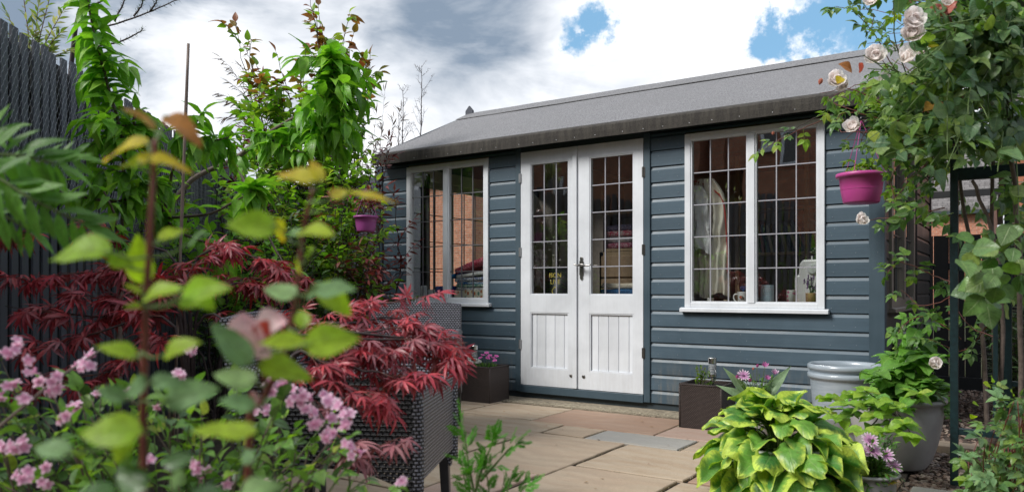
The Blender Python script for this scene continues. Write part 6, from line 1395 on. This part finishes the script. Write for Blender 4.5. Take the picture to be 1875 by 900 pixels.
# ---- hydrangea
hy = Plant('hydrangea', 'leafy green hydrangea with limey young shoots growing in the large grey pot', 'hydrangea', hp+Vector((0, 0, .28)), 260)
hb_ = hp+Vector((0, 0, .30))
hpoly = [(1585, 720), (1592, 668), (1615, 640), (1660, 615), (1700, 560), (1730, 640), (1772, 670), (1765, 720), (1755, 770), (1700, 790), (1640, 760), (1560, 750)]
for k in range(62):
    x, y = rndin(hpoly); e = P(x, y, R.uniform(3.35, 3.9)); q = hy.stem([hb_+rv(.08)*.8, hb_.lerp(e, .55)+rv(.04)+Vector((0, 0, .05)), e], .004, .002, 'stem_green', 'stem', 5, 4)
    rt = R.random()*3
    for lv, (t, s_) in enumerate(((1., .075), (.86, .10), (.68, .11), (.5, .11))):
        i = min(int(t*(len(q)-1)), len(q)-1); p = q[i]
        for sg in ((0, 1) if lv else (0, .5, 1, 1.5)):
            a = rt+lv*PI/2+PI*sg; d = Vector((math.cos(a), math.sin(a), .35 if lv == 0 else R.uniform(-.35, .1))); hy.leaf('hydra', LM(p, d, UP*1.-VIEW*.25+rv(.2), s_*R.uniform(.7, 1.05)*(1 if lv else .75)), 'hydra')
for (x, y, D) in ((1512, 728, 3.3), (1560, 722, 3.3), (1548, 740, 3.15), (1585, 715, 3.15), (1600, 760, 3.1), (1575, 790, 3.0), (1640, 745, 3.1), (1620, 790, 3.0), (1670, 800, 2.95), (1655, 775, 3.0), (1502, 750, 3.3), (1530, 765, 3.2), (1590, 738, 3.25), (1680, 720, 3.1), (1610, 735, 3.1)):
    e = P(x, y, D); q = hy.stem([hb_+rv(.05), hb_.lerp(e, .6)+Vector((0, 0, -.01)), e], .004, .002, 'bark_dark', 'stem', 5, 4); rt = R.random()*3
    for lv, (t, s_) in enumerate(((1., .062), (.88, .085), (.7, .085))):
        p = q[min(int(t*(len(q)-1)), len(q)-1)]
        for sg in ((0, .55, 1, 1.45) if not lv else (0, 1)): a = rt+lv*PI/2+PI*sg; hy.leaf('hydra', LM(p, Vector((math.cos(a), math.sin(a), .25 if lv == 0 else -.1)), UP-VIEW*.35+rv(.25), s_*R.uniform(.8, 1.1)), 'hydra_lime' if lv < 2 else 'hydra')
hy.finish()
# ---- hosta
ho = Plant('hosta', 'large hosta with lime and yellow edged green leaves heaped over its pot', 'hosta', hs+Vector((0, 0, .20)), 210)
hc = hs+Vector((0, 0, .17))
rings = ((12, .05, .21, .12, 1.6, .6), (14, .10, .20, .13, 1.0, .2), (17, .17, .17, .145, .6, .0), (20, .22, .115, .16, .25, -.15), (22, .27, .06, .165, -.05, -.3), (24, .29, .0, .165, -.3, -.6), (24, .28, -.06, .165, -.5, -.8), (20, .26, -.12, .16, -.6, -.9), (10, .05, .16, .10, 1.4, .6))
for (n, rad, hgt, sz, dz0, dz1) in rings:
    off = R.random()*6
    for k in range(n):
        a = off+2*PI*k/n+R.uniform(-.2, .2); o_ = Vector((math.cos(a), math.sin(a), 0)); rr_ = rad*R.uniform(.8, 1.15); p = hc+o_*rr_*.72+Vector((0, 0, hgt*R.uniform(.85, 1.1)))
        q = ho.stem([hc+o_*.02, hc+o_*rr_*.3+Vector((0, 0, hgt*.7+.02)), p], .0045, .0032, 'stem_green', 'leaf_stalk', 5, 4)
        d = (o_+Vector((0, 0, R.uniform(min(dz0, dz1), max(dz0, dz1))))+rv(.15)).normalized(); side_ = UP.cross(o_)
        nr = (UP*.95+o_*(.15)+side_*R.uniform(-.45, .45)+rv(.15)).normalized()
        if d.z < -.6: nr = (o_+UP*.5+side_*R.uniform(-.4, .4)).normalized()
        ho.leaf('hosta', LM(p, d, nr, sz*R.uniform(.60, 1.04)), 'hosta')
ho.finish()
# ---- daisies, dianthus, tulip leaves, sprigs
def flower(pl, key, p, ax, s_, mat, eye=True):
    ax = Vector(ax).normalized(); x_ = ax.cross(RIGHT).normalized(); M = LM(p, x_, ax, s_); pl.leaf(key, M, mat, 'flower', force=True)
    if eye: pl.leaf('disc', LM(p+ax*s_*.02, x_, ax, s_), 'eye', 'flower_eye', force=True)
da = Plant('daisy_plant', 'pale pink daisies with deep green foliage in front of the hydrangea pot', 'flowers', fp+Vector((0, 0, .14)), 50)
for k in range(150):
    x = R.uniform(1552, 1650); y = R.uniform(800, 930); e = P(x, y, R.uniform(2.75, 2.95)); b_ = fp+Vector((R.uniform(-.05, .05), R.uniform(-.05, .05), .12)); q = da.stem([b_, b_.lerp(e, .5)+Vector((0, 0, .02)), e], .0016, .001, 'stem_green', 'stem', 3, 3); da.along(q, 'lance', None, 9, (.022, .036), ang=.7, droop=-.1, t0=.3, mats=['sumac', 'ever', 'hydra'], both=False)
for (x, y, s_, mt) in ((1592, 806, .062, 'osteo'), (1597, 825, .070, 'osteo'), (1580, 828, .05, 'osteo'), (1622, 834, .06, 'osteo'), (1636, 854, .062, 'osteo'), (1629, 880, .05, 'rose_gold')):
    e = P(x, y, 2.78); b_ = fp+Vector((0, 0, .14)); da.stem([b_, b_.lerp(e, .6)+rv(.01), e-UP*.004], .0018, .0014, 'stem_green', 'stem', 4, 4); flower(da, 'daisy', e, UP*.8-VIEW*.7+rv(.3), s_, mt)
da.finish()
db = Plant('daisy_plant', 'mauve daisies and buds in the small pot before the blue weatherboards', 'flowers', op+Vector((0, 0, .19)), 30)
for k in range(90):
    x = R.uniform(1355, 1425); y = R.uniform(688, 745); e = P(x, y, R.uniform(4.22, 4.42)); b_ = op+Vector((R.uniform(-.05, .05), R.uniform(-.05, .05), .18)); q = db.stem([b_, b_.lerp(e, .5), e], .0014, .001, 'stem_green', 'stem', 3, 3); db.along(q, 'lance', None, 8, (.018, .030), ang=.7, droop=-.1, t0=.3, mats=['ever', 'hydra'], both=False)
for (x, y, s_, mt, key) in ((1361, 688, .075, 'osteo', 'daisy'), (1400, 671, .055, 'osteo_deep', 'closed'), (1404, 694, .05, 'osteo_deep', 'closed'), (1418, 685, .06, 'osteo', 'closed'), (1386, 672, .024, 'osteo_deep', 'bud'), (1349, 692, .028, 'osteo_deep', 'bud'), (1372, 698, .03, 'osteo_deep', 'bud'), (1378, 676, .018, 'bud', 'bud')):
    e = P(x, y, 4.25); b_ = op+Vector((0, 0, .19)); db.stem([b_, b_.lerp(e, .6)+rv(.01), e], .0018, .0013, 'stem_green', 'stem', 4, 4); flower(db, key, e, UP*.8-VIEW*.7+rv(.2), s_, mt, key == 'daisy')
for (x, y, w_) in ((1334, 678, .30), (1442, 668, .30), (1436, 684, .26), (1328, 700, .22)):
    b_ = op+Vector((0, 0, .17)); e = P(x, y, 4.3); db.leaf('tulip', LM(b_, e-b_, UP*.5-VIEW+rv(.3), (e-b_).length*1.08), 'tulip', 'tulip_leaf', force=True)
db.finish()
dn = Plant('dianthus', 'pink dianthus with a tuft of fine green foliage in the left rattan planter', 'flowers', Vector(pl1)+Vector((.04, -.02, .23)), 0)
b0 = Vector(pl1)+Vector((.03, -.03, .22))
for k in range(260):
    a = R.uniform(0, 6.28); r_ = R.uniform(0, .065); p = b0+Vector((math.cos(a)*r_, math.sin(a)*r_, 0)); dn.leaf('thin', LM(p, Vector((math.cos(a)*.5, math.sin(a)*.5, 1))+rv(.3), -VIEW+rv(.8), R.uniform(.05, .085)), R.choice(['ever', 'hydra', 'ever']))
for (x, y) in ((884, 650), (891, 646), (897, 651), (903, 655), (909, 652), (880, 655), (893, 655), (906, 660)):
    e = P(x, y, 5.63+R.uniform(-.03, .06)); dn.stem([b0, e], .0012, .001, 'stem_green', 'stem', 3, 3); flower(dn, 'fringe', e, UP-VIEW*.6+rv(.4), .034, 'dianthus', False)
dn.finish()
sp = Plant('box_sprig', 'small yellow green sprig of shrub growing in the right rattan planter', 'plant', Vector(pl2)+Vector((-.06, 0, .22)), 30)
for (x, y) in ((1276, 672), (1283, 670), (1290, 676), (1297, 680), (1293, 690), (1280, 685), (1275, 692), (1302, 700), (1310, 695)):
    e = P(x, y, 4.66); b_ = Vector(pl2)+Vector((-.055, 0, .22)); q = sp.stem([b_, b_.lerp(e, .6)+rv(.01), e], .0018, .001, 'bark', 'stem', 4, 4); sp.along(q, 'small', 'plum', 22, (.013, .020), ang=.9, droop=-.1, t0=.3, both=False)
sp.finish()
for (c, lab, n) in ((hb+Vector((0, 0, .15)), 'small pale leaved plant growing in the bright purple hanging pot', 16), (hb2+Vector((0, 0, .14)), 'small red leaved plant growing in the plum hanging pot', 10)):
    pl = Plant('hanging_plant', lab, 'plant', c, 40)
    for k in range(n):
        a = R.uniform(0, 6.28); o_ = Vector((math.cos(a), math.sin(a), 0)); e = c+o_*R.uniform(.05, .12)+Vector((0, 0, R.uniform(.01, .10))); q = pl.stem([c+rv(.03)*Vector((1, 1, 0)).x, c.lerp(e, .5)+Vector((0, 0, .04)), e], .0018, .001, 'bark_red', 'stem', 4, 4); pl.along(q, 'small', 'plum' if n > 12 else 'photinia', 7, (.025, .042), ang=.9, droop=.1, t0=.3)
    pl.finish()
# ---- small rose bush bottom right, dark bush
rbh = Plant('rose_bush', 'small rose bush with bluish and yellowing leaves at the foot of the arch', 'rose bush', g0(1830, 2.75), 130)
for k in range(48):
    x, y = rndin([(1760, 860), (1775, 790), (1800, 720), (1850, 700), (1880, 720), (1880, 910), (1750, 920)]); e = P(x, y, R.uniform(2.45, 2.9)); b_ = g0(R.uniform(1800, 1860), 2.7); q = rbh.stem([b_, b_.lerp(e, .6)+rv(.04), e], .003, .0015, 'bark_red', 'cane', 4, 4)
    for i in range(4): p = q[int((len(q)-1)*(.4+.6*i/3))]; rbh.leaf('rose5', LM(p, (rv(1)+Vector((0, 0, -.2))).normalized(), (UP-VIEW*.6+rv(.5)).normalized(), R.uniform(.07, .11)), R.choice(['rose_bluish', 'rose', 'rose', 'rose_big']))
for (x, y) in ((1800, 700), (1815, 698), (1790, 740), (1785, 760), (1850, 715), (1760, 870)): rbh.leaf('roseleaf', LM(P(x, y, 2.6), rv(1), UP-VIEW, .034), R.choice(['rose_gold', 'rose_lime', 'rose_lime']), force=True)
rbh.finish()
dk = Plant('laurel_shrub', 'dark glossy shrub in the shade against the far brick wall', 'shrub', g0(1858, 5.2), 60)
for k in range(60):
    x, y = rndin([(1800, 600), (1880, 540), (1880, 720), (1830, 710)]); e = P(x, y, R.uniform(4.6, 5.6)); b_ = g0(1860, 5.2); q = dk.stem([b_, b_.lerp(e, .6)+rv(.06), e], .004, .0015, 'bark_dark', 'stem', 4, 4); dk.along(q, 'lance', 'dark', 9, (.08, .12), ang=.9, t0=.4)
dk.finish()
# ---- feathery plant at the bottom centre
fe = Plant('feathery_plant', 'bright green feathery cut leaved shoots standing up from the bottom edge', 'plant', g0(880, 1.75), 60)
for (pts, n, s_) in (([(872, 960), (868, 900), (855, 830), (850, 785)], 12, .075), ([(870, 900), (885, 850), (900, 815), (905, 800)], 9, .065), ([(880, 880), (915, 840), (938, 815)], 8, .06), ([(885, 960), (895, 905), (890, 860)], 7, .06), ([(900, 980), (925, 910), (935, 880)], 9, .06), ([(905, 990), (950, 905), (965, 888)], 7, .055), ([(870, 900), (852, 880), (848, 860)], 5, .05)):
    D = 1.75; q = fe.stem([P(x, y, D) for x, y in pts], .0032, .0012, 'stem_green', 'stem', 5); fe.along(q, 'feather', 'feather', n, (s_*.6, s_*.95), ang=.7, droop=-.05, t0=.1, both=False)
fe.finish()
# ---- weigela with pink flowers, lower left
we = Plant('weigela', 'weigela shrub with clusters of pink trumpet flowers filling the lower left', 'flowering shrub', g0(300, 1.7), 200)
wpoly = [(-40, 600), (60, 690), (150, 690), (260, 700), (420, 690), (540, 720), (640, 760), (650, 830), (690, 930), (-40, 940)]
for k in range(150):
    x, y = rndin(wpoly); D = R.uniform(1.35, 1.9); e = P(x, y, D); b_ = g0(R.uniform(100, 480), 1.75); q = we.stem([b_, b_.lerp(e, .55)+rv(.05), e], .003, .0014, R.choice(['bark', 'stem_green']), 'stem', 4, 5); we.along(q, 'ovate', None, 13, (.028, .048), ang=.9, droop=.05, t0=.3, mats=['pale', 'pale', 'ever', 'plum'], both=False)
for (x, y) in ((22, 640), (30, 625), (12, 655), (18, 712), (8, 722), (38, 735), (98, 700), (108, 712), (145, 662), (155, 672), (172, 660), (168, 678), (130, 755), (140, 748), (120, 765), (105, 705), (90, 712), (318, 682), (328, 690), (308, 695), (235, 718), (15, 812), (25, 825), (10, 832), (55, 868), (68, 862), (45, 875), (80, 880), (500, 702), (512, 708), (522, 698), (508, 722), (545, 712), (556, 722), (566, 735), (575, 745), (560, 752), (590, 730), (600, 748), (608, 768), (585, 768), (598, 790), (630, 770), (640, 762), (645, 778), (640, 822), (652, 826), (475, 745), (485, 758), (466, 735), (590, 800), (530, 735), (625, 745), (728, 884), (735, 878), (70, 660), (60, 690), (178, 730), (380, 870), (370, 855), (420, 880), (480, 890), (50, 810), (270, 850), (292, 745), (345, 640), (350, 650)):
    if (x, y)[0] > 700: D = 1.6
    else: D = R.uniform(1.25, 1.5)
    p = P(x+R.uniform(-4, 4), y+R.uniform(-4, 4), D)
    for j in range(2): ax = (UP*.3-VIEW*.7+rv(.8)).normalized(); we.leaf('trumpet', LM(p+rv(.008), ax.cross(UP).normalized().cross(ax), ax, R.uniform(.021, .031)), 'weigela', 'flower', force=True)
for pts in ([(690, 940, 1.6), (715, 900, 1.6), (730, 886, 1.6)],): q = we.stem([P(*p) for p in pts], .002, .001, 'stem_green', 'stem', 4, 4); we.along(q, 'ovate', 'pale', 8, (.025, .035), t0=.2)
we.stem([P(-60, 830, 1.3), P(60, 730, 1.3), P(110, 690, 1.35), P(200, 630, 1.5)], .0035, .002, 'bark', 'stem', 5)
we.finish()
# ---- frond plant at the far left
su = Plant('frond_shrub', 'shrub with long feather-shaped green fronds entering at the left edge', 'shrub', g0(-220, 1.25), 120)
def frond(pts, n, ll, D):
    q = su.stem([P(x, y, D+dd) for x, y, dd in pts], .0035, .0015, 'stem_green', 'frond_stalk', 5, 6); m = len(q)-1
    for i in range(n):
        t = .08+.92*i/(n-1); x = min(t*m, m-.01); k = int(x); p = q[k].lerp(q[k+1], x-k); d = (q[k+1]-q[k]).normalized(); sd = d.cross(-VIEW).normalized()
        for s_ in (-1, 1): su.leaf('lance', LM(p, (d*.62+sd*s_*.8+Vector((0, 0, -.22))+rv(.12)).normalized(), (UP*.6-VIEW*.9+rv(.35)).normalized(), ll*R.uniform(.85, 1.1)*(1-.35*t)), 'sumac')
    su.leaf('lance', LM(q[-1], q[-1]-q[-2], UP-VIEW, ll*.8), 'sumac')
frond([(-160, 250, 0), (-40, 278, 0), (50, 286, 0), (100, 300, .02)], 10, .085, 1.15)
frond([(-160, 300, 0), (-20, 320, 0), (60, 365, 0), (150, 408, .02)], 11, .085, 1.1)
frond([(-120, 380, 0), (-20, 330, .05), (60, 300, .08), (130, 290, .1)], 8, .075, 1.3)
frond([(-160, 330, 0), (-60, 360, 0), (10, 395, 0), (50, 420, .02)], 8, .075, 1.2)
frond([(-100, 250, .1), (-40, 240, .1), (0, 235, .1)], 5, .07, 1.2)
su.stem([g0(-220, 1.25), P(-190, 600, 1.2), P(-160, 300, 1.15)], .014, .008, 'bark', 'stem', 6)
su.finish()
# ---- foreground rose stems with gold, lime and bluish leaves
fr = Plant('rose_bush', 'close rose stems with golden, lime and bluish leaves rising in the foreground', 'rose', g0(300, .72), 200)
fr.stem([g0(262, .74), P(263, 900, .74), P(262, 770, .73), P(268, 560, .72), P(275, 420, .71), P(281, 330, .71), P(284, 255, .71)], .0040, .0022, 'bark_red', 'cane', 8)
fr.stem([g0(440, .78), P(455, 840, .78), P(480, 740, .76), P(515, 660, .75), P(540, 560, .75), P(550, 470, .75), P(556, 420, .75), P(574, 345, .74)], .0042, .002, 'bark_red', 'cane', 8)
fr.stem([P(490, 720, .76), P(478, 660, .75), P(470, 620, .74), P(455, 640, .73)], .003, .002, 'bark_red', 'cane', 6)
fl = [(272, 262, 168, 268, .72, 'rose_gold', .42), (270, 292, 358, 292, .70, 'rose_gold', .5), (270, 300, 212, 298, .72, 'rose_lime', .5), (300, 212, 372, 242, .72, 'rose_orange', .4), (285, 240, 228, 186, .74, 'rose_orange', .45), (255, 300, 300, 258, .71, 'rose_gold', .45), (206, 462, 68, 440, .68, 'rose_lime', .62), (196, 470, 252, 490, .69, 'rose_lime', .7), (262, 520, 250, 425, .75, 'rose_lime', .4),
 (262, 545, 335, 520, .68, 'rose_lime', .6), (262, 535, 225, 520, .7, 'rose_lime', .6), (330, 550, 412, 515, .69, 'rose_lime', .7), (345, 530, 395, 570, .7, 'rose_lime', .6), (262, 560, 225, 555, .7, 'rose_lime', .5), (290, 440, 345, 410, .74, 'rose_lime', .5), (345, 445, 385, 420, .76, 'rose_bluish', .6), (330, 430, 290, 425, .76, 'rose_lime', .5),
 (508, 415, 408, 408, .66, 'rose_lime', .95), (500, 400, 525, 445, .68, 'rose_gold', .6), (548, 425, 612, 422, .70, 'rose_lime', .55), (545, 430, 520, 415, .70, 'rose_bluish', .9), (630, 350, 732, 372, .72, 'rose_gold', .25), (632, 360, 602, 348, .70, 'rose_gold', .7), (577, 335, 502, 308, .70, 'rose_gold', .5), (588, 335, 570, 285, .70, 'rose_gold', .5), (575, 458, 548, 464, .72, 'rose_lime', .8), (545, 470, 546, 508, .72, 'rose_gold', .5),
 (545, 540, 470, 525, .72, 'rose_bluish', .55), (575, 530, 670, 530, .70, 'rose_bluish', .62), (580, 520, 655, 575, .72, 'rose_lime', .7), (560, 545, 600, 510, .73, 'rose_bluish', .6), (555, 632, 665, 612, .62, 'rose_lime', .85), (560, 600, 545, 560, .66, 'rose_lime', .8), (565, 628, 470, 622, .66, 'rose_lime', .55), (460, 668, 372, 575, .66, 'rose_bluish', .5), (470, 700, 375, 680, .68, 'rose_bluish', .55), (470, 745, 385, 725, .66, 'rose_bluish', .6),
 (470, 790, 345, 788, .60, 'rose_lime', .34), (470, 665, 580, 690, .70, 'rose_lime', .6), (460, 850, 440, 808, .66, 'rose_bluish', .8), (262, 790, 128, 780, .60, 'rose_lime', .75), (250, 790, 190, 850, .6, 'rose_lime', .8), (130, 830, 40, 800, .62, 'rose_bluish', .6), (252, 655, 180, 615, .66, 'rose_lime', .5), (300, 650, 350, 612, .66, 'rose_lime', .6), (270, 895, 200, 850, .6, 'rose', .8), (275, 700, 345, 690, .64, 'rose_bluish', .8), (215, 900, 110, 890, .58, 'rose', .5),
 (270, 690, 220, 740, .66, 'rose_bluish', .8), (300, 850, 370, 830, .6, 'rose', .7), (440, 900, 520, 870, .62, 'rose_bluish', .5), (350, 900, 430, 905, .6, 'rose', .6), (235, 730, 160, 705, .66, 'rose_bluish', .7), (300, 735, 420, 700, .68, 'rose_bluish', .8), (340, 870, 290, 905, .62, 'rose_bluish', .6)]
canepts = [Vector(v_) for mb_ in fr.wood.values() for v_ in mb_.v[::6]]
for (x, y, x2, y2, D, mt, wr) in fl:
    a, b = P(x, y, D), P(x2, y2, D+R.uniform(-.03, .02)); ln = (b-a).length*1.04; tilt = wr/.86; nr = -VIEW*tilt+UP*(1.15-tilt*.7)+rv(.12)
    cp = min(canepts, key=lambda c_: (c_-a).length+abs(c_.z-a.z+.01))
    if .004 < (cp-a).length < .14: fr.stem([cp, cp.lerp(a, .5)+Vector((0, 0, -.004)), a, a+(b-a)*.12], .0014, .0008, 'stem_green', 'leaf_stalk', 5, 4)
    sc_ = .80 if mt in ('rose_bluish', 'rose') else .92
    fr.leaf('bigrose', LM(a, b-a, nr, ln*sc_) @ Matrix.Diagonal((.52+.26*wr, 1, 1, 1)), mt, force=True)
for (x, y, x2, y2, D, mt, tl, sz) in ((450, 650, 444, 566, .70, 'pink_rose', .95, 1.), (462, 650, 424, 596, .69, 'pink_rose', .7, .9), (470, 612, 534, 592, .71, 'pink_rose', .5, 1.), (484, 622, 496, 582, .70, 'rose_red', .6, 1.), (470, 640, 500, 655, .70, 'pink_rose', .8, 1.), (455, 655, 440, 640, .70, 'pink_rose', .8, 1.)):
    a, b = P(x, y, D), P(x2, y2, D-.01); fr.leaf('broadpetal', LM(a, b-a, -VIEW*tl+UP*.3+RIGHT*R.uniform(-.3, .3), (b-a).length*sz), mt, 'petal', force=True)
fr.finish()
# ---- shrubs behind the camera that the window glass mirrors
for (x, yy_, s_, h_, lab) in ((mirx(1400, .3)[0], .1, .3, 1.75, 'leafy green shrub behind the garden chair side, mirrored low in the right window'), (mirx(1480, -1.5)[0], -1.6, .55, 1.5, 'broad green shrub behind the viewer, mirrored at the right of the window'), (mirx(1310, -2.5)[0], -2.8, .5, 2.8, 'tall feathery grey green shrub before the rear fence, mirrored in the right window'), (-4.6, -2.2, .7, 2.2, 'green shrub before the rear fence, mirrored in the doors')):
    pl = Plant('mirrored_shrub', lab, 'shrub', Vector((x, yy_, 0)), 0); pl.root.name = 'garden_shrub'; WL[pl.root.name] = Vector((x, yy_, 0)); 
    for k in range(34):
        e = Vector((x+R.gauss(0, s_*.5), yy_+R.gauss(0, s_*.5), h_*R.uniform(.45, 1))); q = pl.stem([Vector((x, yy_, 0)), Vector((x, yy_, 0)).lerp(e, .6)+rv(.05), e], .006, .002, 'bark', 'stem', 4, 4); pl.along(q, 'pinnate' if h_ < 2 else 'lance', 'sumac' if h_ < 2.5 else 'willow', 7 if h_ < 2 else 22, (.16, .24) if h_ < 2 else (.06, .1), ang=.9, t0=.35, both=False)
    pl.finish()
print('leaf objects', LEAFCOUNT[0], 'objects', len(scn.objects))
# ---- fallen leaves and petals on the paving
fl_ = []
for k in range(46):
    x = R.uniform(-3.0, -.6); y = R.uniform(2.3, 4.65); a = R.uniform(0, 6.28)
    fl_.append((R.choice(('small', 'ovate', 'thin')), R.randrange(3), LM((x, y, .0065), (math.cos(a), math.sin(a), .05), UP+rv(.25), R.uniform(.010, .024))))
o = joined('fallen_leaves', fl_, None, leafmat('dead_leaf', [(.22, .12, .05), (.35, .22, .08), (.30, .08, .06)], trans=.1)); tag(o, 'a few tiny fallen leaves and petals scattered over the paving', 'fallen leaves', kind='stuff')
